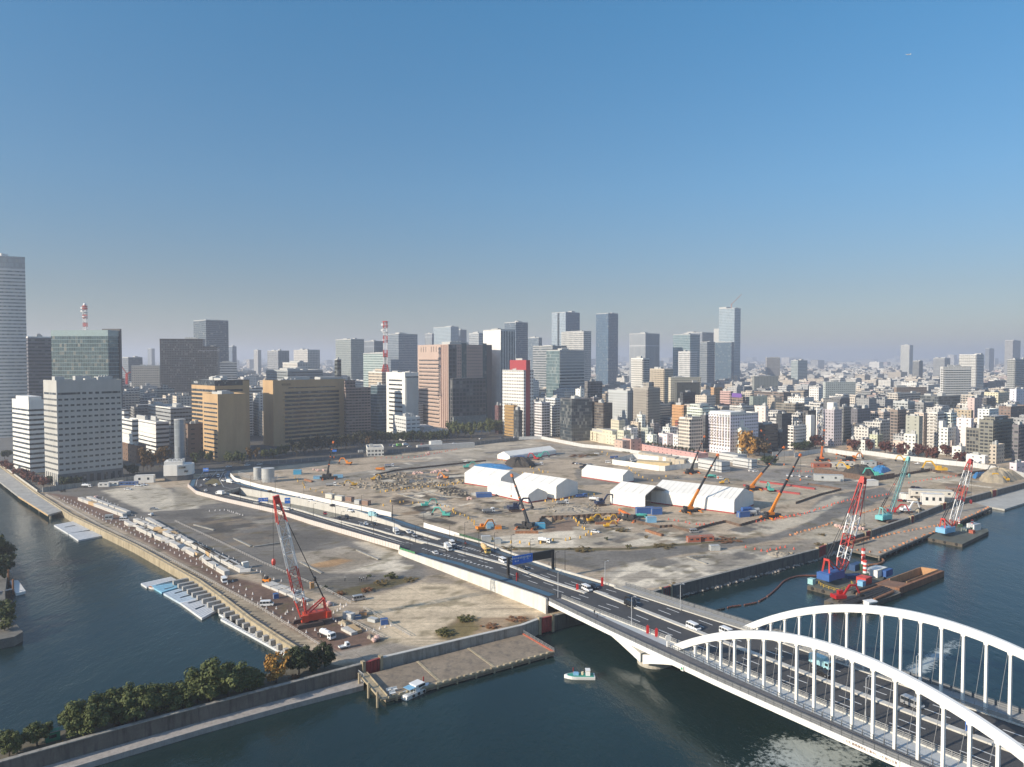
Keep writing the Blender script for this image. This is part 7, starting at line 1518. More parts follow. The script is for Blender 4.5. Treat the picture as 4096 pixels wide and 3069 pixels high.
# ================================================================ LIFE ON THE SITE
def proto_exc():
    t = thing('excavator','x','excavator',(0,-900,-200))
    for s_ in (-1,1):
        m = MB();m.loft([[(x,y_,z) for x,z in ((-1.9,.2),(-1.6,0),(1.6,0),(1.9,.2),(1.9,.55),(1.6,.8),(-1.6,.8),(-1.9,.55))] for y_ in (s_ * 1.15 - .28,s_ * 1.15 + .28)]);m.build('track',track_m,t)
    MB().box(-.8,-.9,.4,.8,.9,1.0).build('undercarriage',blk,t);MB().box(-2.1,-1.3,1.0,1.1,1.3,1.9).build('house',vpaint,t);MB().box(-2.5,-1.3,1.0,-2.0,1.3,2.1).build('counterweight',vpaint,t)
    c = MB().box(-.3,.35,1.9,1.2,1.3,2.9).build('cab',vpaint,t);MB().box(-.1,.3,2.1,1.24,1.34,2.75).build('window',glassv,c)
    MB().beam((.9,-.2,1.7),(3.0,-.2,4.4),.5,.55).beam((3.0,-.2,4.4),(5.0,-.2,4.3),.45,.5).build('boom',vpaint,t);MB().beam((5.0,-.2,4.5),(6.4,-.2,1.7),.38,.42).build('arm',vpaint,t)
    MB().loft([[(6.2,y,1.9),(6.9,y,1.3),(6.6,y,.4),(5.8,y,.6),(6.0,y,1.3)] for y in (-.75,.35)]).build('bucket',blk,t);return t
EX = proto_exc();VC['dyellow'] = M('machine_yellow',(.62,.36,.03),.45)
for lb,cc,r,x,y,a,s_,z in (('orange excavator by the concrete ruins behind the tall tent','orange','c',690,530,160,1,0),('turquoise excavator digging in the dark pit','teal','c',500,808,20,1.1,0),('turquoise excavator near the road hoarding, boom folded','teal','c',690,905,170,1.2,0),('orange excavator right beside the white hoarding','orange','c',1050,1040,30,1.2,0),('navy demolition excavator with a high bent arm','navy','c',1375,850,20,1.7,0),('yellow excavator standing in the excavation','dyellow','c',2125,955,15,1,-3.2),('yellow excavator with its bucket on the pile stack','dyellow','d',325,945,10,.8,0),('low yellow excavator by the weeds','dyellow','d',318,1008,10,.8,0),('blue excavator beside the open tent','navy','d',255,795,25,1.5,0),('turquoise excavator between the blue-sheeted and black heaps','teal','m',740,1415,10,1.4,0),('red and green excavator in front of the black heap','red','m',712,1430,150,1.3,0),('dark turquoise excavator behind the tall white tent','teal','m',140,1500,10,1.2,0),('orange excavator on the far left field','orange','l',1020,1470,170,1.3,0),('yellow excavator amid the concrete ruins','dyellow','b',1690,460,200,1,0),('small yellow excavator above the ruins','dyellow','b',1880,405,10,.9,0),('red excavator on the pipe barge','red','e',550,1560,15,1.3,ZW + 1.6),('orange excavator reaching behind the teal crane','red','e',985,840,-20,1.3,0),('white bodied excavator with red arm on the gravel','white','e',1100,830,15,1.4,0),('turquoise excavator below the black heap on the right','teal','e',855,540,170,1.6,0),('yellow excavator on top of the right black heap','dyellow','e',620,480,160,1.4,2),('big yellow excavator alone on the right field','dyellow','e',1370,498,175,2,0),('yellow excavator near the far fence','dyellow','e',1090,412,175,1.3,0),('yellow excavator at the foot of the sand heap','dyellow','e',1900,575,175,1.4,0),('dark excavator on the sand heap','grey','e',1880,500,170,1.4,3),('orange excavator by the dropped black boom','orange','e',660,395,10,1.4,0),('turquoise drill rig by the red girders','teal','d',1920,655,90,1.2,0),('small yellow excavator beside the tent roof corner','dyellow','d',1450,580,10,.8,0)):
    dup(EX,P(r,x,y,z),R(a),lb,'excavators',s_,{'vehicle_paint': VC[cc]} if VC[cc] else None)
for o in list(EX.children_recursive) + [EX]: bpy.data.objects.remove(o)
# forklift
t = thing('forklift','orange forklift lifting beside the block stacks','forklift',P('b',862,1372),R(160));MB().box(-1.6,-.8,.4,1.2,.8,1.4).build('body',orange,t);MB().box(-1.9,-.8,.4,-1.5,.8,1.7).build('counterweight',orange,t);MB().box(-.7,-.7,1.4,.6,.7,2.4).build('cab',blk,t);MB().beam((1.4,-.5,.2),(1.5,-.5,3.6),.2).build('mast_rail',blk,t);MB().beam((1.4,.5,.2),(1.5,.5,3.6),.2).build('mast_rail',blk,t)
for x in (-1.1,.8):
    for s_ in (-1,1): MB().tube((x,s_ * .6,.42),(x,s_ * .95,.42),.42,n=10).build('wheel',tyre,t)
# cabins, skips and boxes
cab_w = M('cabin_cream',(.60,.56,.48),.6,sc=.3,var=.12);brick_c = M('cabin_brick',(.34,.105,.06),.75,sc=1,var=.2);tan_c = M('cabin_tan',(.46,.40,.31),.7,sc=.3);grey_c = M('cabin_grey',(.42,.43,.42),.6);navy_c = M('navy_box',(.03,.07,.16),.6)
def cabin(label,r,x,y,lx,ly,h,mat,a=28,z=0.0,win=2,name='site_cabin',group=None,cat='cabin',door=True):
    o = crate(name,label,r,x,y,lx,ly,h,mat,a,z,group,cat,roof_m)
    for k in range(win): xx = -lx / 2 + lx * (k + .6) / (win + .2);MB().cbox(xx,-ly / 2,h * .42,1.5,.1,h * .3).build('window',glass_d,o)
    if door: MB().cbox(-lx / 2,0,.1,.1,.9,h * .75).build('door',M('door_grey',(.25,.25,.24),.6),o)
    return o
for a in (('left brick-red site cabin on the pale slab','d',1165,1150,6.5,3,2.8,brick_c,8),('right brick-red site cabin on the pale slab','d',1295,1140,6.5,3,2.8,brick_c,8),('white slatted skip on the asphalt lane','d',1372,1232,4.6,2.6,2.4,grey_c,8,0,0),('white office cabin behind the panel fence, leftmost','b',1470,575,6,3,3,cab_w,150),('white office cabin second behind the road hoarding','b',1560,595,6,3,3,cab_w,150),('brown cabin third behind the road hoarding','b',1655,605,5,3,3,M('cabin_brown',(.24,.15,.11),.7),150),('grey shed between the two brown cabins','b',1735,630,4,3,2.6,grey_c,150),('brown cabin at the right end behind the hoarding','b',1810,640,5,3,3,MATS['cabin_brown'],150),('blue scaffold cage near the silver tanks','b',1160,350,6,4,3.6,cyan_b,10,0,0),('blue plant box left of the upright black crane','b',1350,395,6,2.6,2.4,lblue,10,0,0),('blue plant box right of the upright black crane','b',1545,380,7,2.6,2.2,lblue,10,0,0),('bright blue compressor beside the leaning black crane','c',1605,1020,7,3,3,cyan_b,10,0,0),('pale blue generator next to the orange excavator','c',1140,1015,4.5,2.6,2.8,lblue,10,0,0),('orange and blue tank set near the road hoarding','c',1210,1025,3.5,2.4,2,orange,10,0,0),('blue hopper on red legs beside the low ribbed tent','c',1070,710,10,4,3,blue_c,10,0,0),('blue long bin in front of the far tent','m',545,1432,15,4,4,blue_c,10,0,0),('blue duct unit in front of the open tent','d',690,875,11,3,4,blue_c,10,0,0),('blue fan unit right of the duct unit','d',800,880,6,3.2,4,blue_c,10,0,0),('light blue generator near the sheet piling','d',748,960,5.5,2.4,3.2,lblue,10,0,0),('large blue dust collector at the corner of the largest tent','d',1655,905,7,3,3.4,blue_c,20,0,0),('second blue dust collector with grey ducts','d',1725,885,6,3,3.8,blue_c,20,0,0),('brick-red cabin pair under the orange mast, left','e',385,455,14,5,3.6,brick_c,5),('brick-red cabin pair under the orange mast, right','e',458,452,10,5,3.4,brick_c,5),('pale cabin left of the yellow excavator','e',525,452,12,5,3.6,cab_w,5),('pale cabin right of the yellow excavator','e',615,448,9,5,4,cab_w,5),('grey cabin by the blue-sheeted black heap','e',785,442,11,5,4,grey_c,5),('brown cabin by the blue-sheeted black heap','e',848,440,9,5,3.2,MATS['cabin_brown'],5),('white tarped stack on the asphalt','e',790,605,10,6,4,white_w,10,0,0),('grey and green cabin row by the parked cranes','e',450,565,20,5,4.5,grey_c,-12),('lower of the two stacked cream cabins at the quay','e',1300,690,24,7,3.6,cab_w,-12,0,5),('upper of the two stacked cream cabins at the quay','e',1300,690,24,7,3.6,cab_w,-12,3.75,5),('small white cabin behind the red car','e',1085,720,6,4,4,white_w,-10,0,1),('white open-fronted cabin behind the black car','e',1130,725,7,4,4,white_w,-10,0,1),('two-storey white cabin with an outside stair at the quay','e',1310,765,12,5,7,white_w,-12,0,3),('flat-roofed grey carport beside the stacked cabins','e',1425,705,12,6,3.4,grey_c,-12,0,0),('brown machine shed behind the lattice boom','e',1500,668,10,5,4,MATS['cabin_brown'],-12),('small white office cabin with a stair by the grey tower','k',960,1625,13,5,5.5,white_w,12,0,2),('left white storage cabin by the boundary fence','a',862,408,7,3,2.8,white_w,10),('right white storage cabin by the boundary fence','a',942,398,7,3,2.8,white_w,10),('row of blue portable toilets','a',1070,395,12,2,2.6,blue_c,10,0,6),('tan store at the end of the blue toilets','a',1000,390,3,3,2.8,tan_c,10),('white cabinet on the block stacks end','b',665,1235,2.6,2,2.6,white_w,40,0,0),('blue pallet tank beside the slabs near the crane','b',955,1525,1.8,1.8,1.9,blue_c,30,0,0),('orange wooden booth behind the crane boom','b',1297,1430,1.5,1.5,2.4,M('booth_orange',(.5,.25,.08),.7),30,0,0),('grey tool shed with an orange buoy by the block rows','r',1450,105,4,2.6,2.4,grey_c,20),('steel skip with a red lining on the crane quay','q',625,490,4.2,2,2.2,M('skip_grey',(.50,.50,.48),.6),-35,0,0),('blue and white bundles by the fence corner','q',1540,640,2.4,1.8,2.0,blue_c,20,0,0),('timber pallet stack behind the red-lined skip','q',985,400,2.6,2.0,1.5,M('timber',(.45,.25,.12),.8),15,0,0),('black tarpaulin heap next to the red-lined skip','q',855,500,2.2,1.6,1.2,navy_c,20,0,0),('grey machine parts stack near the fence corner','q',1250,560,3.4,2,1.2,grey_c,-30,0,0),('green pine-shaded shed on the breakwater','f',425,1440,3,2,2.4,M('shed_green',(.03,.22,.12),.6),38,0,1),('grey box hut beyond the green fence','c',1090,1150,4.5,3,3,grey_c,10,0,0),('small grey hut right of the box hut','c',1205,1165,3,2.4,2.6,grey_c,10,0,0),('long white wall cabin on the avenue edge','l',1830,1338,60,5,5,M('wall_cabin',(.50,.49,.46),.7),24,0,0),('boxy white cabin at the end of the avenue wall','l',1745,1338,12,6,8,white_w,24,0,0)): cabin(*a)
for x,y,zz,cl in ((1690,895,4.2,blue_c),(1740,895,2.2,grey_c),(1770,885,3.0,grey_c)): q = P('d',x,y);solo('air_duct','round ' + ('blue drum on top of the dust collectors','grey duct low between the dust collectors','grey duct bending from the right dust collector')[(x - 1690) // 40],'duct',MB().tube((-3.5,0,0),(2.5,0,0),1.1,n=12).tube((2.5,0,0),(2.5,0,-zz),1.0,n=12),cl,(q.x,q.y,zz),.35)
for k,(x,y) in enumerate(((670,318),(735,330),(800,342),(868,355),(938,370),(1030,388))): cabin('tan office cabin in the row of six behind the compound wall','d',x + 20,y,13,8,5,tan_c,60,0,1,group='row of tan cabins')
cabin('long ochre cabin inside the white-walled compound','d',780,415,28,8,5,M('cabin_ochre',(.52,.40,.22),.7),-28,0,0)
panels('compound_wall','white hoarding ring around the vans and the ochre cabin',Q('d',(1215,405),(575,330),(350,385),(865,458),(965,442),(1215,420)),4.2,white_w,grey_c,6)
for a in (('grey two-storey site office block nearest the black crane',1218,1440,1532,368,468),('grey site office block behind, with a pale metal roof',1560,1735,1800,345,430),('grey site office wing with a long roof at the back',1425,1600,1700,300,380)): 
    o = bld('site_office',a[0],'d',*a[1:],phi=30,mat=fc('siteoff',(.50,.50,.485),(.10,.10,.10),3.3,1.8,.9,.22,blind=0),rmat=grey_c,plant=0,parap=.15,dep=12)
bld('green_house','old house with a pale green roof by the bare trees','n',738,800,860,1530,1570,phi=30,mat=fc('oldh',(.10,.09,.08),GD,3,3,.5,.4),rmat=M('green_roof2',(.28,.36,.28),.6),plant=0,parap=.4); 
fdull = M('fence_white',(.54,.54,.52),.6,sc=.3,var=.08)
panels('boundary_fence','tall white panel fence along the market quarter',[P('m',570,1262),P('m',760,1258),P('m',1100,1325),P('d',350,245),P('d',640,292),P('d',1200,358)],3.4,fdull,grey_c,5)
panels('boundary_fence','white panel fence behind the orange mast crane',Q('e',(170,372),(330,342),(430,330),(720,372)),4,fdull,grey_c,5);panels('boundary_fence','long white panel fence running to the right edge',Q('e',(720,345),(1000,385),(1400,432),(1700,462),(1900,500),(2071,545)),4,fdull,grey_c,5);panels('boundary_fence','grey fence beside the golden ginkgo',Q('n',(860,1502),(1050,1490),(1055,1475)),5,M('grey_hoarding',(.40,.40,.39),.6),grey_c,5)
panels('boundary_fence','grey concrete fence between the lot and the grey tower',[P('a',355,455),P('a',520,430),P('a',830,395),P('a',1130,350)],3.2,conc,grey_c,4);panels('boundary_fence','dark barrier along the avenue below the tan building',Q('l',(180,1478),(600,1450),(1150,1404)),3,M('barrier_grey',(.16,.16,.16),.7),grey_c,6);panels('boundary_fence','dark barrier along the avenue below the clipped trees',[P('l',1340,1375),P('l',1730,1345),P('l',1940,1326),P('m',75,1325),P('m',400,1285),P('m',560,1268)],3.5,MATS['barrier_grey'],grey_c,6)
railing('railing','pale railing between the canal edge and the cones',[p + Vector((0,0,.05)) for p in resample([P('a',380,480),P('a',820,730),P('a',1240,930),P('a',1657,1150),P('g',300,630),P('g',690,870),P('g',960,1050)],90)],1.0,2.2,(.5,1),M('rail_pale',(.45,.42,.38),.6))
railing('railing','pale railing across the lot behind the block rows',[P('b',0,800),P('b',400,985),P('b',830,1195),P('b',1250,1375),P('g',870,460),P('g',1110,585)],1.0,2.4,(.5,1),MATS['rail_pale'])
railing('railing','pale railing around the storage yard by the flood wall',[P('q',480,480),P('q',1080,780),P('q',1540,1010)],1.0,2.0,(.5,1),MATS['rail_pale']);railing('railing','pale railing on the sandy side of the storage yard',[P('q',1000,230),P('q',1480,520),P('q',1860,760),P('q',2200,960)],1.0,2.0,(.5,1),MATS['rail_pale'])
# concrete blocks in rows along the canal quay
blk_c = M('block_concrete',(.50,.48,.44),.8,sc=.4,var=.18,dirt=(.27,.25,.22,.5));wood_c = M('block_tan',(.46,.32,.17),.8,sc=.4)
rnd = random.Random(21);bm_ = {}
for li,(pts,nb_k) in enumerate((([P('a',660,520),P('a',1040,660)],8),([P('a',730,510),P('a',1070,640)],7),([P('a',1050,720),P('a',1657,1000),P('b',340,1215),P('b',480,1300)],20),([P('a',1130,700),P('a',1657,930),P('b',420,1170),P('b',700,1310)],20),([P('a',1220,690),P('b',200,1050),P('b',600,1245)],12),([P('b',850,1400),P('b',1240,1555)],5),([P('b',900,1390),P('b',1150,1475)],3),([P('q',560,800),P('q',700,880)],1),([P('q',680,740),P('q',850,840)],1))):
    rs = resample(pts,max(2,nb_k * 2 + 1))
    for k in range(nb_k):
        p = rs[k * 2 + 1] if len(rs) > k * 2 + 1 else rs[0];d = ax(rs[max(0,k * 2 - 1)],rs[min(len(rs) - 1,k * 2 + 2)]);tip_ = rnd.random() < .3 and li in (2,3)
        L = 6.6 if li > 4 else rnd.uniform(8,10.5) if not tip_ else 4.2;m = MB();hh = .9
        for q in range(1 if tip_ or li > 4 else 2): sh = rnd.uniform(-.5,.5) if q else 0;m.box(-L / 2 + sh,-1.15,q * (hh + .08),L / 2 + sh,1.15,q * (hh + .08) + hh).box(-L / 2 + sh,-.3,q * (hh + .08) + hh,L / 2 + sh,-.2,q * (hh + .08) + hh + .03)
        o = m.build('concrete_block',wood_c if rnd.random() < .1 else blk_c,None,(p.x,p.y,.9 if tip_ else .03),d + (rnd.uniform(-1.2,1.2) if tip_ else rnd.uniform(-.05,.05)))
        if tip_: o.rotation_euler.x = rnd.choice((-1,1)) * rnd.uniform(.35,.6)
        tag(o,'pale concrete slabs tipped askew in the long rows beside the canal' if tip_ else 'flat stack of pale concrete slabs near the red crane' if li > 4 else 'flat stacked pale concrete slabs in the long rows beside the canal','concrete slab','tipped slabs' if tip_ else 'slabs near the crane' if li > 4 else 'slabs in the canal rows')
qn = (QUAY[-1] - QUAY[-3]).normalized();qo = Vector((qn.y,-qn.x,0));qo = qo if qo.x < 0 else -qo
beams = [('p',1405,610),('p',1530,690),('p',1640,750),('p',1760,825),('p',1880,905),('p',2005,970),('f',1715,287),('f',1757,315),('f',1802,340),('f',1848,366),('f',1895,395),('g',138,682),('g',192,715),('g',247,748),('g',305,782),('g',368,820),('g',428,855),('g',488,892),('g',555,930),('g',615,968)]
bmm = MB().box(-3.6,-.75,-1.6,3.6,.75,.0).mesh('quay_beam',M('beam_grey',(.34,.33,.31),.85,sc=.5,var=.25,dirt=(.12,.115,.1,.5)))
for r,x,y in beams: o = bpy.data.objects.new('quay_beam',bmm);COL.objects.link(o);o.location = P(r,x,y,-1.2);o.location.z = -.9;o.rotation_euler = (0,0,math.atan2(qo.y,qo.x));tag(o,'grey concrete stub beam in the comb along the canal quay wall','concrete beam','stub beams on the quay wall')
# floating pontoons
pw = M('pontoon_white',(.56,.57,.57),.7,sc=.3,var=.15,dirt=(.36,.42,.48,.4));pb = M('pontoon_blue',(.22,.46,.60),.7,sc=.3,var=.15)
def pont(label,pts,mat,z1=.75,slots=()):
    pts = [Vector((p.x,p.y,0)) for p in pts];c = sum(pts,Vector()) / len(pts);t = thing('pontoon',label,'pontoon',(c.x,c.y,ZW),0,'floating pontoons');MB().prism([XY(p - c) for p in pts],-.5,z1).build('deck',mat,t)
    a,b = pts[0] - c,pts[1] - c;d,e = pts[3] - c,pts[2] - c;n = max(3,int((d - a).length / 1.6));m = MB()
    for k in range(1,n): m.beam(a.lerp(d,k / n) + Vector((0,0,z1 + .02)),b.lerp(e,k / n) + Vector((0,0,z1 + .02)),.12,.06)
    m.build('plank_joint',M('joint_dark',(.22,.24,.26),.8),t)
    for s0,s1,u0,u1 in slots: q = lambda s,u: (a.lerp(b,s)).lerp(d.lerp(e,s),u);MB().prism([XY(q(s0,u0)),XY(q(s1,u0)),XY(q(s1,u1)),XY(q(s0,u1))],z1 - .1,z1 + .02).build('slot',M('slot_dark',(.012,.02,.028),.4),t)
Pz = lambda r,L: [P(r,x,y,ZW + .7) for x,y in L]
pont('grey outer pontoon at the head of the canal landing',Pz('p',[(390,700),(1130,540),(1260,605),(530,790)]),pw);pont('bright blue pontoon with a small bundle on it',Pz('p',[(620,750),(1220,665),(1400,760),(900,920)]),pb,.7,((.2,.9,.05,.12),(.25,.7,.72,.8)));pont('white and blue pontoon, third along the canal landing',Pz('p',[(945,945),(1440,800),(1860,1060),(1360,1180)]),M('pontoon_pale',(.42,.50,.56),.7,sc=.3,var=.2),.75,((.35,.85,.2,.27),(.3,.85,.6,.67)));pont('whitest pontoon at the point of the canal landing',Pz('p',[(1360,1180),(1860,1060),(2300,1330),(1890,1560)]),pw,.8,((.25,.8,.1,.17),(.2,.7,.5,.57)));pont('narrow pontoon strip under the comb of beams',Pz('g',[(-40,720),(30,680),(600,985),(525,1030)]),pw,.7);pont('linking pontoon between the white point and the narrow strip',Pz('f',[(1770,415),(1880,390),(2060,500),(2000,560)]),pw,.7);pont('larger of two weathered pontoons near the jetty',Pz('r',[(95,250),(650,145),(1190,330),(440,455)]),pw,.8,((.2,.6,.38,.44),));pont('smaller of two weathered pontoons near the jetty',Pz('r',[(455,460),(1080,385),(1325,505),(695,625)]),pw,.8);pont('white landing float at the left edge with a gangway',Pz('a',[(80,1195),(150,1190),(213,1280),(130,1300)]),white_w,1.1)
solo('gangway','grey railed gangway from the garden bank to the white float','gangway',MB().beam(P('a',-60,1290,.5),P('a',100,1255,-2.0),1.6,.2).beam(P('a',-60,1290,1.6),P('a',100,1255,-.9),.1,.1),MATS['galvanised']); 
for lb,r,x,y in (('taller brown mooring pile by the landing float','a',72,1215),('brown mooring pile in front of the gangway','a',110,1300)): b = P(r,x,y,ZW);solo('mooring_pile',lb,'pile',MB().tube((0,0,-4),(0,0,6),.35,n=8),rust,b)
# concrete jetty by the cherries
jt = thing('jetty','weathered concrete jetty on piles beside the white office block','jetty');jp = [P('a',x,y,-.6) for x,y in ((0,250),(315,470),(360,480),(572,592),(400,640),(152,485),(0,372))];dj = (jp[0] - jp[1]).normalized() * 120;jp[0] += dj;jp[-1] += dj
MB().prism([XY(p) for p in jp],-1.6,-.6).build('deck',M('jetty_concrete',(.36,.35,.32),.85,sc=.15,var=.3,dirt=(.17,.165,.15,.6)),jt)
m = MB()
for k in range(9): a = jp[4].lerp(jp[6],k / 9);MB().tube((a.x + .8,a.y + .8,-8),(a.x + .8,a.y + .8,-1.6),.6,n=8).build('pile',conc_y,jt)
MB().beam(jp[4] + Vector((0,0,-.6)),jp[5] + Vector((0,0,-.6)),.4,.9).build('fender',wood_c,jt)
panels('jetty_wall','pale concrete wall behind the jetty',[P('a',-60,190),P('a',0,228),P('a',310,455)],1.6,conc_l,conc,5)
# ================================================================ POSTS, SIGNS, MASTS
def lamp(label,r,x,yb,yt,mat=dark_st,z=None,g='dark lamp posts along the road'):
    b = PR(r,x,yb,.1) if z is None else P(r,x,yb,z);h = max(6,at(r,x,yt,b.y).z - b.z);t = thing('street_lamp',label,'street lamp',b,0,g);MB().tube((0,0,0),(0,0,h),.13,.08,6).build('pole',mat,t);d = BN * 1.4;MB().beam((0,0,h),(d.x,d.y,h + .15),.1).build('arm',mat,t);MB().cbox(d.x,d.y,h + .05,.9,.3,.16,0,ANG).build('lamp_head',mat,t)
for L,r in (((170,940,770),(480,1000,860),(735,1100,985),(883,1180,960),(1020,1195,1050),(1175,1235,1060),(1338,1290,1085),(1525,1300,1130),(1775,1425,1255),(1868,1450,1230),(345,1210,1080),(520,1280,1090),(700,1330,1175),(885,1380,1190),(1070,1425,1270),(190,1060,930),(398,1150,990),(1397,1540,1390)),'c'),(((620,610,440),(815,640,490),(718,480,360),(950,530,420),(1220,570,430),(1310,755,630),(1520,775,650),(1575,880,705),(1485,640,500),(1765,705,550),(1880,935,790),(2060,785,640),(240,400,250),(1862,820,695)),'b'):
    for x,a,b in L: lamp('dark slender lamp post beside the approach road',r,x,a,b)
pale_l = M('lamp_pale',(.50,.51,.52),.4,.3)
for i,(r,x,a,b) in enumerate((('h',1175,752,528),('h',1825,1002,752),('h',1590,640,435),('i',287,692,450),('i',750,1210,1010),('i',1233,930,730),('j',740,1275,935),('j',1150,962,758))):
    lamp('pale grey lamp post on the ' + ('near kerb at the bridge end','near kerb above the pier leg','far kerb at the bridge end','far walkway past the red gate','near kerb under the first hangers','far walkway at the first far hangers','near kerb framed mid arch','far walkway framed by the far arch')[i],r,x,a,b,pale_l,None,'pale lamp posts of the bridge')
sb = M('sign_blue',(.03,.16,.58),.4)
def uplook(o,az): o.rotation_euler = (0,0,az)
gp0,gp1 = PR('h',735,580),PR('h',1130,505);gt = thing('sign_gantry','black gantry spanning the approach road with a long blue direction sign','sign gantry',gp0);D_g = gp1 - gp0;gh = 8.3;ga = math.atan2(D_g.y,D_g.x);Lg = D_g.length;gt.rotation_euler = (0,0,ga)
for x in (0,Lg): MB().box(x - .45,-.45,0,x + .45,.45,gh).build('post',dark_st,gt)
MB().box(0,-.3,gh - .6,Lg,.3,gh).build('beam',dark_st,gt);MB().box(0,-.3,gh - 3.0,Lg,.3,gh - 2.7).build('beam',dark_st,gt);MB().box(Lg * .53,-.5,gh - 3.2,Lg * .95,-.3,gh).build('sign_back',blk,gt)
sg = MB().box(Lg * .08,-.55,gh - 3.3,Lg * .52,-.32,gh + .1).build('sign_board',sb,gt)
for s_,x,z,k in (('築地市場',.14,-.9,.9),('汐留',.225,-.9,.8),('銀座',.29,-.9,.9),('新橋',.37,-.9,.9),('豊洲',.44,-.9,.8),('↑',.33,-2.0,1.6),('↑',.41,-2.0,1.6),('⇐⇒',.17,-2.0,1.2)): text(s_,'lettering',sgn_w,sg,(Lg * x,-.57,gh + z),(math.pi / 2,0,0),k)
def sign(label,r,x0,x1,y0,y1,zb,mat,words=(),post=True,tilt=ga,b=None):
    b = b or PR(r,(x0 + x1) / 2,zb);w_ = (x1 - x0) * REG[r][2] * b.y / F / max(.3,abs(math.cos(tilt)));z1 = at(r,x0,y0,b.y).z - b.z;z0 = at(r,x0,y1,b.y).z - b.z;t = thing('road_sign',label,'sign',b,tilt);o = MB().box(-w_ / 2,-.1,z0,w_ / 2,.1,z1).build('board',mat,t)
    if post: MB().tube((w_ / 2,.3,-.2),(w_ / 2,.3,z1),.16,n=6).build('post',dark_st,t)
    for s_,u,v,k in words: text(s_,'lettering',sgn_w,o,(w_ * u,-.12,z0 + (z1 - z0) * v),(math.pi / 2,0,0),(z1 - z0) * k)
sign('blue direction sign over the near ramp left of the crane tip','b',795,877,572,606,660,sb,(('汐留',-.3,.5,.5),('新橋',.25,.5,.5)),tilt=.3);sign('square blue sign right of the crane tip','b',1040,1090,572,625,700,sb,(('銀座',-.22,.6,.35),('築地',.22,.6,.35)),tilt=.2);sign('blue overhead sign at the road junction','b',268,318,290,322,395,sb,(('日比谷',-.2,.5,.35),('銀座',.27,.5,.35)),tilt=.1);sign('dark blue hospital-side sign on the avenue','l',890,925,1345,1362,1420,sb,tilt=.1)
b = STW(133,19.5,0);sign('blue sign board hanging among the far lanes under the arch','j',1380,1512,1245,1340,1450,sb,(('築地',-.28,.6,.34),('勝どき',.12,.4,.24)),b=b)
for i,(r,x,y,h) in enumerate((('h',1345,690,2.4),('i',60,945,2.6),('h',1967,1075,2.6),('h',815,610,3.4),('h',1565,655,3.4))): b = PR(r,x,y,.1);solo('banner','red vertical banner ' + ('on the central reserve','next to the round mirror board','left of the pair on the near kerb','at the foot of the sign gantry','at the far end of the blue path')[i],'banner',MB().box(-.45,-.05,.2,.45,.05,h).box(-.04,-.08,-.2,.04,.08,h + .3),M('banner_red',(.60,.03,.03),.6),b,.2)
b = STW(56.5,5.2,0);solo('round_board','pale round board standing at the foot of the near arch','sign',MB().tube((0,-.08,2.6),(0,.08,2.6),1.0,n=18).cbox(0,0,-.1,.9,.5,1.9),white_w,b,.3)
# lattice masts
def mast(label,r,x,yb,yt,Y,wb,wt,dome=False):
    p = at(r,x,yb,Y);h = at(r,x,yt,Y).z - p.z;t = thing('lattice_mast',label,'mast',p)
    for k in range(7):
        z0,z1 = h * k / 7,h * (k + 1) / 7;m = MB();w0 = wb if k == 0 else wt;lattice(m,(0,0,z0),(.001,0,z1),w0,wt,3,th=wt * .055);m.build('mast_section',white_c if k % 2 else red_c,t)
    for k in (.62,.78,.9,.98): MB().tube((0,0,h * k),(0,0,h * k + .7),wt * .95,n=12).build('platform',red_c if k > .85 else white_c,t)
    if dome: MB().blob((0,0,h + wt * .5),wt * .6,wt * .6,wt * .6,0,14,8).build('radome',white_c,t)
    for k in (.82,.93): MB().tube((-wt * .8,-wt * .6,h * k),(-wt * .8,-wt * .9,h * k),wt * .4,n=12).build('dish',white_c,t)
mast('red and white lattice mast with splayed legs in the middle of the skyline','l',1330,698,280,930,8,4.3);mast('red and white mast with a white radome on the teal glass office','k',566,648,455,790,3.4,2.9,True)
q = at('k',840,905,1150);m = MB();lattice(m,(0,0,-16),(.01,0,0),2.2,2.2,5,th=.3);m.beam((0,0,0),(-14,-6,26),1.2).beam((0,0,0),(5,2,3),2);solo('tower_crane','small red tower crane between the left office blocks','crane',m,red_c,q)
# twin silver tanks
for lb,x,yb,yt,w_ in (('left one of the two banded silver tanks',258,1595,1497,62),('right one of the two banded silver tanks',340,1618,1507,102)):
    b = P('l',x,yb);h = at('l',x,yt,b.y).z;r_ = w_ * REG['l'][2] * b.y / F / 2;t = thing('storage_tank',lb,'tank',b + Vector((0,r_,0)));MB().tube((0,0,0),(0,0,h),r_,n=24).build('shell',M('tank_silver',(.44,.44,.42),.5,sc=.3,var=.15),t)
    for k in (.25,.5,.75,.98): MB().tube((0,0,h * k),(0,0,h * k + .35),r_ * 1.02,n=24).build('band',grey_c,t)
railing('mesh_fence','tall grey mesh fence around the silver tanks',Q('l',(110,1560),(290,1625),(400,1620),(440,1590)),3.5,2,(.3,.6,1),MATS['galvanised'])
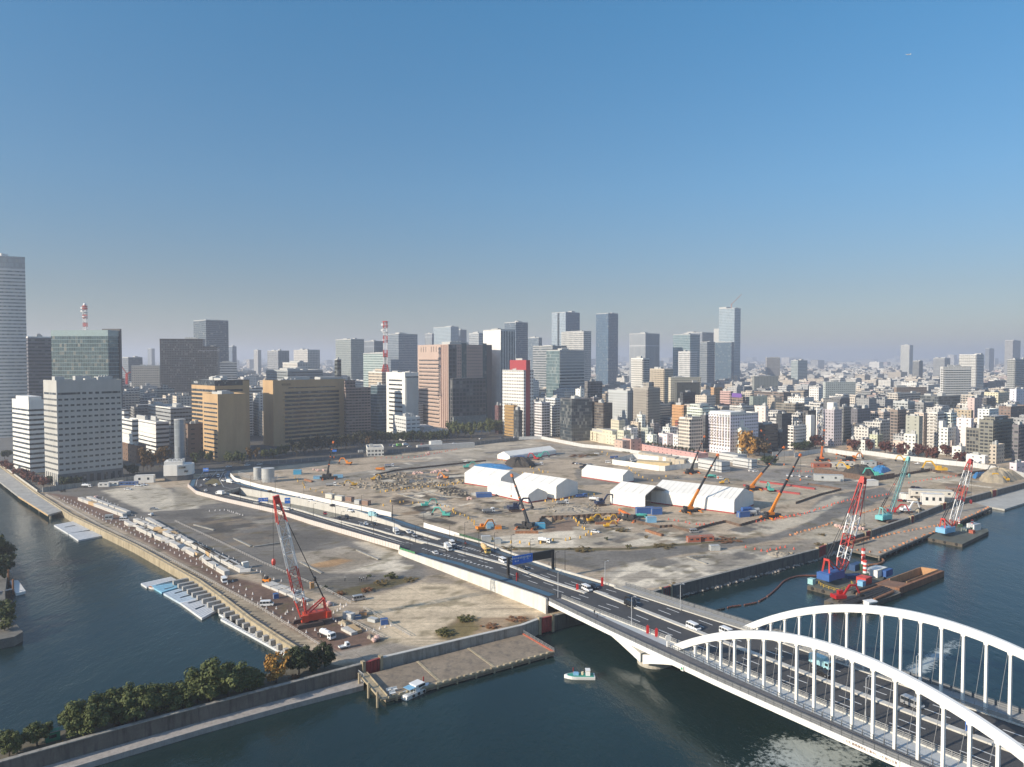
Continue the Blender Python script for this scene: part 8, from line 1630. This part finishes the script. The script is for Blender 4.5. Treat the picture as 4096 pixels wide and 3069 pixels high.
# ================================================================ BOATS
def hull(L,w,h,n=9,bow=.35):
    rg = []
    for k in range(n):
        u = k / (n - 1);s_ = 1 if u < 1 - bow else max(.03,1 - ((u - 1 + bow) / bow) ** 1.8);y = w / 2 * s_;z = h * (1 + .45 * max(0,u - .5) ** 1.5);x = -L / 2 + L * u
        rg.append([(x - (.6 if k == n - 1 else 0),0,-.5),(x,-y * .8,-.1),(x,-y,z),(x,y,z),(x,y * .8,-.1)])
    return MB().loft(rg)
a,b = P('g',1600,1440,ZW),P('g',1805,1345,ZW);c = (a + b) / 2 + Vector((-.6,.8,0));L = (b - a).length * 1.12;bt = thing('motor_cruiser','white motor cruiser with a long cabin moored at the sloping apron','boat',c,ax(a,b))
bw_ = M('boat_white',(.74,.73,.70),.4,sc=.5,var=.08);hull(L,3.6,1.3).build('hull',bw_,bt);MB().box(-L * .12,-1.3,1.2,L * .22,1.3,2.9).build('cabin',bw_,bt);MB().box(-L * .02,-1.36,2.1,L * .23,1.36,2.7).build('window',glassv,bt);MB().box(-L * .14,-1.5,2.9,L * .2,1.5,3.05).build('cabin_roof',bw_,bt);MB().box(-L * .36,-1.4,2.5,-L * .13,1.4,2.6).build('awning',lblue,bt);MB().box(-L * .44,-1.5,1.36,-L * .1,1.5,1.42).build('deck',M('boat_deck',(.40,.42,.42),.7),bt)
for x in (-.35,-.22): MB().beam((L * x,-1.35,1.3),(L * x,-1.35,2.5),.1).build('awning_post',bw_,bt)
for x in (-.25,-.05,.15): MB().tube((L * x,-1.85,.7),(L * x,-1.6,.7),.42,n=10).build('tyre_fender',tyre,bt)
MB().beam((L * .36,.6,1.6),(L * .36,.6,3.6),.08).beam((L * .36,.55,2.8),(L * .32,.5,2.8),.12,1.5).build('red_flag',VC['red'],bt)
a,b = P('h',1500,1465,ZW),P('h',1230,1462,ZW);c = (a + b) / 2;L = (b - a).length;bt = thing('work_skiff','green-decked work skiff with a small white wheelhouse drifting in the river','boat',c,ax(a,b));hull(L,3.2,.9).build('hull',bw_,bt);gd = M('skiff_green',(.03,.24,.18),.6,sc=.8,var=.3);MB().prism([(-L * .46,-1.3),(L * .2,-1.3),(L * .4,-.6),(L * .4,.6),(L * .2,1.3),(-L * .46,1.3)],.8,1.02).build('deck',gd,bt);MB().box(-L * .34,-.9,1.0,-L * .2,.9,2.4).build('wheelhouse',bw_,bt);MB().box(-L * .35,-.95,2.5,-L * .19,.95,2.62).build('wheelhouse_roof',bw_,bt);MB().box(-L * .33,-.85,2.35,-L * .2,.85,2.5).build('window',glassv,bt);MB().tube((-L * .1,0,1),(-L * .1,0,1.9),.35,n=10).build('drum',M('drum_cream',(.6,.52,.36),.6),bt);MB().cbox(L * .12,0,1,1.6,1.4,.6).build('fish_box',lblue,bt);MB().beam((L * .2,.3,1),(L * .2,.3,3.4),.06).beam((L * .2,.3,2.6),(L * .22,.35,2.6),.1,1.1).build('red_flag',VC['red'],bt)
a = P('j',785,385,ZW);bt = thing('tug_boat','small white tug just showing above the far arch beside the pipe barge','boat',a,R(20));hull(9,3.4,1.1).build('hull',hull_d,bt);MB().box(-2.4,-1.3,1,1.6,1.3,3.4).build('wheelhouse',bw_,bt);MB().box(-2.2,-1.36,2.2,1.66,1.36,2.9).build('window',glassv,bt);MB().box(-2.6,-1.5,3.4,1.8,1.5,3.55).build('wheelhouse_roof',bw_,bt)
a = P('p',660,825,ZW);bt = thing('dinghy','little white and orange dinghy tied to the canal pontoons','boat',a,R(-35));hull(4.4,1.7,.6).build('hull',bw_,bt);MB().box(-1.8,-.6,.5,.8,.6,.64).build('deck',orange,bt)
bo = resample([P('g',x,y,ZW) for x,y in ((255,870),(330,930),(430,980),(525,1038))],24);m = MB()
for i in range(23): m.tube(bo[i] - bo[0] + Vector((0,0,.15)),bo[i + 1] - bo[0] + Vector((0,0,.15)),.32,n=6)
solo('oil_boom','orange floating boom curving round the end of the pontoons','boom',m,orange,bo[0])
for i,(x,y) in enumerate(((1455,1362),(1495,1355),(1480,1390))): b = P('g',x,y,-1.9);solo('bench','white bench on the landing apron, ' + ('left','upper right','lower right')[i] + ' one of three','bench',MB().box(-.9,-.3,.4,.9,.3,.5).box(-.9,.22,.5,.9,.32,1.0).box(-.8,-.25,0,-.7,.25,.4).box(.7,-.25,0,.8,.25,.4),white_p,b,R(30))
# ================================================================ HEAPS, RUINS, MARKERS, PEOPLE, AEROPLANE
def heap(name,label,cat,pts,h,mat,mat2=None,z=0.0,seed=1,rough=.35):
    c = sum((Vector(p) for p in pts),Vector()) / len(pts);rn = random.Random(seed);rs = resample(list(pts) + [pts[0]],40)[:-1];m = MB();rings = []
    for k,zz in ((1,0),(.82,.45),(.55,.8),(.3,.97),(.08,1.0)): rings.append([tuple((q - c) * k * (1 + rn.uniform(-.05,.05)) + Vector((0,0,h * zz * (1 + rn.uniform(-rough,rough) * .4)))) for q in rs])
    m.loft(rings[::1]);return solo(name,label,cat,m,mat,(c.x,c.y,z - .1))
soil_m = M('black_soil',(.05,.043,.036),.95,sc=.7,var=.45,bump=.6);sand_m = M('sand_heap',(.36,.30,.21),.95,sc=.5,var=.25,bump=.4);tarp = M('blue_tarp',(.045,.20,.42),.5,sc=.9,var=.4,bump=.5);rub_m = M('concrete_rubble',(.29,.255,.205),.95,sc=.9,var=.4,bump=.8)
heap('soil_heap','long black soil heap behind the blue-sheeted heap','heap',Q('c',(1270,380),(1400,385),(1590,405),(1520,420),(1330,420)),7,soil_m);heap('tarp_heap','wide heap under a blue sheet dotted with white sandbags','heap',Q('c',(955,398),(1060,380),(1290,390),(1370,432),(1240,445),(1050,420)),1.8,tarp)
heap('soil_heap','black soil heap with the yellow excavator on the right field','heap',Q('e',(560,500),(650,470),(820,480),(830,525),(700,530)),6,soil_m);heap('tarp_heap','sloping blue sheet against the right black soil heap','heap',Q('e',(800,490),(860,465),(970,485),(890,510)),4.5,tarp);heap('sand_heap','big sand heap at the right end of the site','heap',Q('e',(1690,560),(1760,520),(1960,510),(2071,550),(1900,590),(1760,585)),8,sand_m);heap('tarp_heap','blue sheet along the left foot of the sand heap','heap',Q('e',(1640,540),(1660,510),(1800,500),(1700,530),(1670,552)),2.5,tarp)
heap('sand_heap','yellow sand pile beside the slabs on the crane quay','heap',Q('q',(320,620),(430,550),(640,640),(560,710)),1.2,sand_m);heap('gravel_heap','left grey gravel pile at the corner of the steel plates','heap',Q('q',(1080,1000),(1180,930),(1260,960),(1180,1040)),1.1,rub_m);heap('gravel_heap','right grey gravel pile at the corner of the steel plates','heap',Q('q',(1170,1050),(1280,970),(1420,1010),(1330,1090)),1.2,rub_m);heap('rubble_heap','heap of crushed concrete on the dirt field','heap',Q('c',(1690,830),(1900,790),(2200,840),(2150,865),(1800,865)),1.5,rub_m,seed=4,rough=1);heap('rubble_heap','low concrete rubble by the long flood wall','heap',Q('d',(1880,1275),(1960,1255),(2130,1270),(2080,1305),(1960,1300)),1.4,rub_m,seed=5,rough=1);heap('rubble_heap','dirt bank behind the gravel excavator','heap',Q('e',(1150,820),(1210,795),(1260,815),(1200,835)),2,sand_m)
rnd = random.Random(9)
def inq(poly): 
    xs = [p[0] for p in poly];ys = [p[1] for p in poly]
    while True:
        x,y = rnd.uniform(min(xs),max(xs)),rnd.uniform(min(ys),max(ys))
        if inside(x,y,poly): return x,y
m = MB()   # uncountable broken foundations
for r,poly,n,s0,s1 in (('c',[(0,500),(300,470),(600,560),(860,540),(870,580),(560,640),(100,660),(0,640)],150,.8,2.6),('c',[(560,620),(760,610),(960,690),(700,700)],50,.6,2),('c',[(1700,800),(2200,780),(2212,860),(1700,860)],160,.4,1.4),('b',[(1500,430),(2100,350),(2130,480),(1700,500)],90,.8,2.4),('e',[(470,930),(760,920),(760,990),(480,960)],70,.6,1.6),('q',[(700,640),(960,640),(1250,800),(1060,780)],50,.2,.5),('d',[(1880,1265),(2150,1260),(2100,1300)],60,.4,1.0)):
    for _ in range(n): x,y = inq(poly);p = P(r,x,y);m.cbox(p.x,p.y,-.6,rnd.uniform(s0,s1),rnd.uniform(s0,s1) * .7,rnd.uniform(.9,.8 + s1 * .5),0,rnd.uniform(0,3))
struct('rubble_debris',m,M('rubble_block',(.32,.27,.20),.95,sc=.5,var=.4),'stuff')
for i,L in enumerate((Q('b',(1390,1290),(1190,1185)),Q('b',(1720,1070),(1930,1160)),Q('b',(560,960),(720,1035)),Q('b',(740,1040),(1000,1000)),Q('b',(180,830),(370,880)),Q('c',(460,640),(640,700),(860,720)),Q('c',(220,680),(420,730),(660,780)),Q('c',(140,560),(300,610)),Q('d',(1100,1300),(1300,1370)),Q('d',(1120,1298),(1290,1288)))): solo('foundation_wall','remnant of a pale foundation wall, ' + ('lower edge of the orange-stained slab','upper right edge of the orange-stained slab','short edge of the dark ruin by the lot','long edge of the dark ruin by the lot','left in the dark lot','upper curved one of the excavation','lower curved one of the excavation','among the ruins on the far left','front edge of the dark slab','back edge of the dark slab')[i],'foundation',MB().wall(resample(L,12),1.0,-.4,.45),conc)
shp = M('sheet_pile',(.13,.085,.06),.85,sc=.6,var=.4)
def piles(label,L,z0,z1):
    rs = resample(L,max(6,int(sum((L[i + 1] - L[i]).length for i in range(len(L) - 1)) / .8)));m = MB()
    m.wall([p + Vector((0,.35 * (k // 2 % 2),0)) for k,p in enumerate(rs)],.12,z0,z1);solo('sheet_piling',label,'sheet piling',m,shp)
piles('brown sheet piling along the back of the excavation',Q('c',(1600,985),(1640,912),(1935,905),(2212,886)) + Q('d',(450,880),),-3.6,1.0);piles('zigzag sheet piling across the pale slab',Q('d',(600,960),(830,1015),(960,1005),(1120,1055),(1350,990),(1480,960),(1620,1000),(1880,925)),-.5,1.4);piles('long brown sheet piling on the right field, left run',Q('e',(330,500),(560,535),(800,575),(1000,545)),-.5,4);piles('long dark sheet piling across the right field',Q('e',(930,550),(1290,485),(1530,530),(1770,490)),-.5,2);piles('sheet piling strip below the parked cars',Q('e',(180,760),(380,690),(560,645),(280,600)),-.5,1.4);piles('sheet piling strip across the back of the left field',Q('c',(0,500),(200,455),(700,400),(1090,358)),-.5,1.3)
for i,L in enumerate((Q('d',(1820,565),(2212,612)),Q('d',(1660,600),(1960,655),(2212,685)),Q('e',(0,592),(340,640)),Q('d',(200,978),(420,970)),Q('d',(700,1045),(860,1095)),Q('c',(1380,1065),(1605,1065)),Q('e',(640,1085),(780,1045)),Q('b',(1230,405),(1300,425)))): a,b = L[0],L[-1];solo('steel_beam','rusty red steel ' + ('girder behind the farther orange crane','girder in front of the farther orange crane','girder on the right field','pile stack in the excavation','rods on the pale slab','beam bundle below the leaning crane','pipes against the flood wall gate','plates near the silver tanks')[i],'girder',MB().wall([p - a for p in L],1.6,0,1.2),red_b if i < 3 else rust,a)
bagm = M('bulk_bag',(.62,.42,.36),.8,sc=.8,var=.2);bg = MB().blob((0,0,.55),.62,.62,.62,0,9,5,.1,rnd).mesh('bulk_bag',bagm)
for r,poly,n,lab in (('c',[(370,480),(480,462),(480,480),(380,495)],16,'left of the soil by the ruins'),('c',[(530,470),(720,440),(730,460),(550,482)],22,'in the long row behind the ruins'),('c',[(610,520),(660,510),(660,530),(615,535)],10,'at the orange excavator'),('c',[(895,720),(940,720),(950,750),(905,745)],7,'beside the blue hopper'),('g',[(870,580),(935,590),(925,620),(865,600)],8,'behind the red crawler crane'),('q',[(1200,1040),(1370,1010),(1370,1100),(1210,1110)],2,'on the gravel piles'),('e',[(480,940),(740,960),(760,980),(560,975)],24,'near the white lattice jib'),('a',[(750,500),(800,495),(825,515),(780,520)],6,'at the top of the slab rows'),('c',[(480,270),(540,265),(540,290),(490,295)],6,'on the far left field'),('b',[(1310,310),(1450,315),(1440,328),(1320,325)],9,'before the upright crane')):
    for _ in range(n): x,y = inq(poly);o = bpy.data.objects.new('bulk_bag',bg);COL.objects.link(o);o.location = P(r,x,y);k = rnd.uniform(.9,1.5);o.scale = (k,k,k);tag(o,'pinkish bulk bag heaped ' + lab,'bag','bulk bags ' + lab)
def cone_m(name,mat,r0,h): return MB().tube((0,0,.05),(0,0,h),r0,r0 * .22,8).cbox(0,0,0,r0 * 2.4,r0 * 2.4,.06).mesh(name,mat)
cw = cone_m('traffic_cone',M('cone_white',(.72,.68,.64),.6),.26,.95);cy = MB().cbox(0,0,0,.7,.4,1.3).cbox(0,0,0,1.0,.6,.15).mesh('marker_post',M('marker_yellow',(.66,.40,.08),.6));cr_ = cone_m('traffic_cone',M('cone_red',(.55,.09,.05),.6),.42,1.1);co = MB().cbox(0,0,0,1.2,.5,.75).mesh('barrier_block',M('barrier_orange',(.48,.22,.11),.65))
def line(me,label,cat,group,L,n,jit=.3):
    for p in resample(L,n): o = bpy.data.objects.new(me.name.split('.')[0],me);COL.objects.link(o);o.location = (p.x + rnd.uniform(-jit,jit),p.y + rnd.uniform(-jit,jit),.03 if p.z > -1 else p.z);o.rotation_euler = (0,0,rnd.uniform(0,3));tag(o,label,cat,group)
QL = [P('a',480,510),P('a',900,720),P('a',1300,900),P('a',1657,1080),P('g',150,520),P('g',420,690),P('g',700,850)]
for d,n in ((1.0,52),(4.0,46)): line(cw,'white cone in the double line along the canal railing','cone','white cones along the canal',offset(QL,d),n)
line(cw,'white cone between the slab rows and the lot','cone','white cones behind the slabs',[P('a',850,500),P('a',1100,640),P('a',1657,880),P('b',400,1090),P('b',750,1250),P('b',1000,1370)],44,1.2);line(cw,'white cone around the storage yard','cone','white cones at the storage yard',[P('g',560,660),P('g',700,600),P('g',1080,600),P('q',100,430),P('q',560,760),P('q',1220,830),P('q',1740,680)],30);line(cw,'white cone in the ring on the old asphalt','cone','white cones on the old asphalt',Q('b',(330,700),(480,690),(640,740)),12)
for L,n in ((Q('c',(60,660),(700,600),(880,560)),30),(Q('c',(170,760),(700,800),(1000,980)),22),(Q('c',(1400,740),(1700,760),(2150,690)),22),(Q('c',(1100,500),(1700,470),(1250,350)),24),(Q('c',(1080,1130),(1560,1180),(1900,1130),(2110,1080),(1930,920)),22),(Q('d',(280,270),(720,560),(900,510)),18),(Q('b',(1960,650),(1280,500),(1130,390)),16)): line(cy,'yellow marker post in the lines across the demolition field','marker','yellow marker posts',L,n,1.5)
for L,n in ((Q('c',(0,330),(400,320),(800,240)),22),(Q('d',(930,930),(1230,990),(1460,955)),12),(Q('d',(1780,960),(2212,890)),10),(Q('e',(0,890),(300,830),(560,740),(960,680)),34),(Q('e',(160,490),(560,500)),14),(Q('e',(1000,600),(1500,530)),16),(Q('d',(1690,1210),(1860,1250),(2060,1205),(2150,1220)),9)): line(cr_,'red cone marking a lane on the cleared site','cone','red lane cones',L,n,.8)
for L,n in (([P('e',x,y,-1.6) for x,y in ((600,1130),(870,1170),(1430,950),(1600,870),(1780,790))],34),([P('e',x,y,-1.6) for x,y in ((640,1090),(880,1030),(1390,930))],22),(Q('e',(140,1020),(480,920)),13),(Q('e',(720,840),(980,770)),12)): line(co,'orange barrier block along the quay apron and the asphalt lane','barrier','orange barrier blocks',L,n,.4)
def person(label,p,az,top,stride=.12):
    V = [(0,0,.95),(0,.1,.9),(stride,.11,.5),(stride * .2,.11,.04),(0,-.1,.9),(-stride,-.11,.5),(-stride * 1.6,-.11,.04),(0,0,1.2),(0,0,1.42),(0,.19,1.4),(.05,.24,1.12),(.14,.22,.88),(0,-.19,1.4),(-.03,-.24,1.12),(.08,-.23,.88),(.01,0,1.52),(.02,0,1.66)]
    E = [(0,1),(1,2),(2,3),(0,4),(4,5),(5,6),(0,7),(7,8),(8,9),(9,10),(10,11),(8,12),(12,13),(13,14),(8,15),(15,16)];rad = [.14,.1,.07,.05,.1,.07,.05,.15,.15,.08,.05,.04,.08,.05,.04,.06,.11]
    me = bpy.data.meshes.new('person');me.from_pydata(V,E,[]);o = bpy.data.objects.new('person',me);COL.objects.link(o);o.modifiers.new('s','SKIN');o.modifiers.new('d','SUBSURF').levels = 1
    for i,v in enumerate(me.skin_vertices[0].data): v.radius = (rad[i],rad[i]);v.use_root = i == 0
    me.materials.append(top);o.location = p;o.rotation_euler = (0,0,az);tag(o,label,'person');return o
wk = M('workwear_dark',(.025,.027,.032),.85);hel = M('helmet_white',(.72,.72,.70),.4)
for i,(r,x,y,z,lb) in enumerate((('g',1060,388,0,'lone worker in dark clothes apart from the group by the weeds'),('g',1187,390,0,'leftmost worker of the dark-clad group by the weeds'),('g',1205,398,0,'second worker of the dark-clad group by the weeds'),('g',1226,390,0,'third worker of the dark-clad group, beside a crouching one'),('g',1252,378,0,'worker nearest the bright green shrub'),('h',1521,935,None,'pedestrian in black on the near bridge walkway'),('h',1497,905,None,'second pedestrian behind the one in black'),('h',1096,475,None,'person walking on the far path by the gantry post'),('h',1140,470,None,'person behind the right gantry post'),('c',2048,990,0,'left worker of two in the excavation yard'),('c',2070,990,0,'right worker of two in the excavation yard'),('g',822,885,0,'worker beside the white tank truck'))):
    p = P(r,x,y,z) if z is not None else PR(r,x,y,.12);o = person(lb,p,i * 1.3,wk)
    if z is not None: MB().blob((.02,0,1.72),.15,.14,.12,0,8,5).build('helmet',hel,o)
q = at('U',1961,118,5200);ap_ = thing('airliner','tiny white airliner high in the clear sky on the right','aeroplane',q,R(185));m = MB();m.loft([[(x,2 * k * math.cos(a),2 * k * math.sin(a)) for a in [.785 * i for i in range(8)]] for x,k in ((-20,.2),(-12,.8),(0,1),(14,1),(19,.3))]);m.build('fuselage',white_p,ap_)
for s_ in (-1,1): MB().loft([[(5,0,-.8),(-2,0,-.8),(-2,0,-.4),(5,0,-.4)],[(-5,s_ * 18,.6),(-7,s_ * 18,.6),(-7,s_ * 18,.75),(-5,s_ * 18,.75)]]).build('wing',white_p,ap_)
MB().loft([[(-12,-.2,1),(-19,-.2,1),(-19,.2,1),(-12,.2,1)],[(-18,-.1,8),(-21,-.1,8),(-21,.1,8),(-18,.1,8)]]).build('tail_fin',white_p,ap_)
# ---------------------------------------------------------------- haze over the whole place
m,t,b = newmat('haze_air');t.nodes.remove(b)
v = t.nodes.new('ShaderNodeVolumePrincipled');v.inputs['Color'].default_value = (.74,.765,.84,1);v.inputs['Density'].default_value = 1.95e-4;v.inputs['Anisotropy'].default_value = .25
t.links.new(v.outputs[0],t.nodes['Material Output'].inputs['Volume'])
hz = MB().box(-21000,-700,-10.5,21000,31000,275).build('haze',m);hz['kind'] = 'stuff'
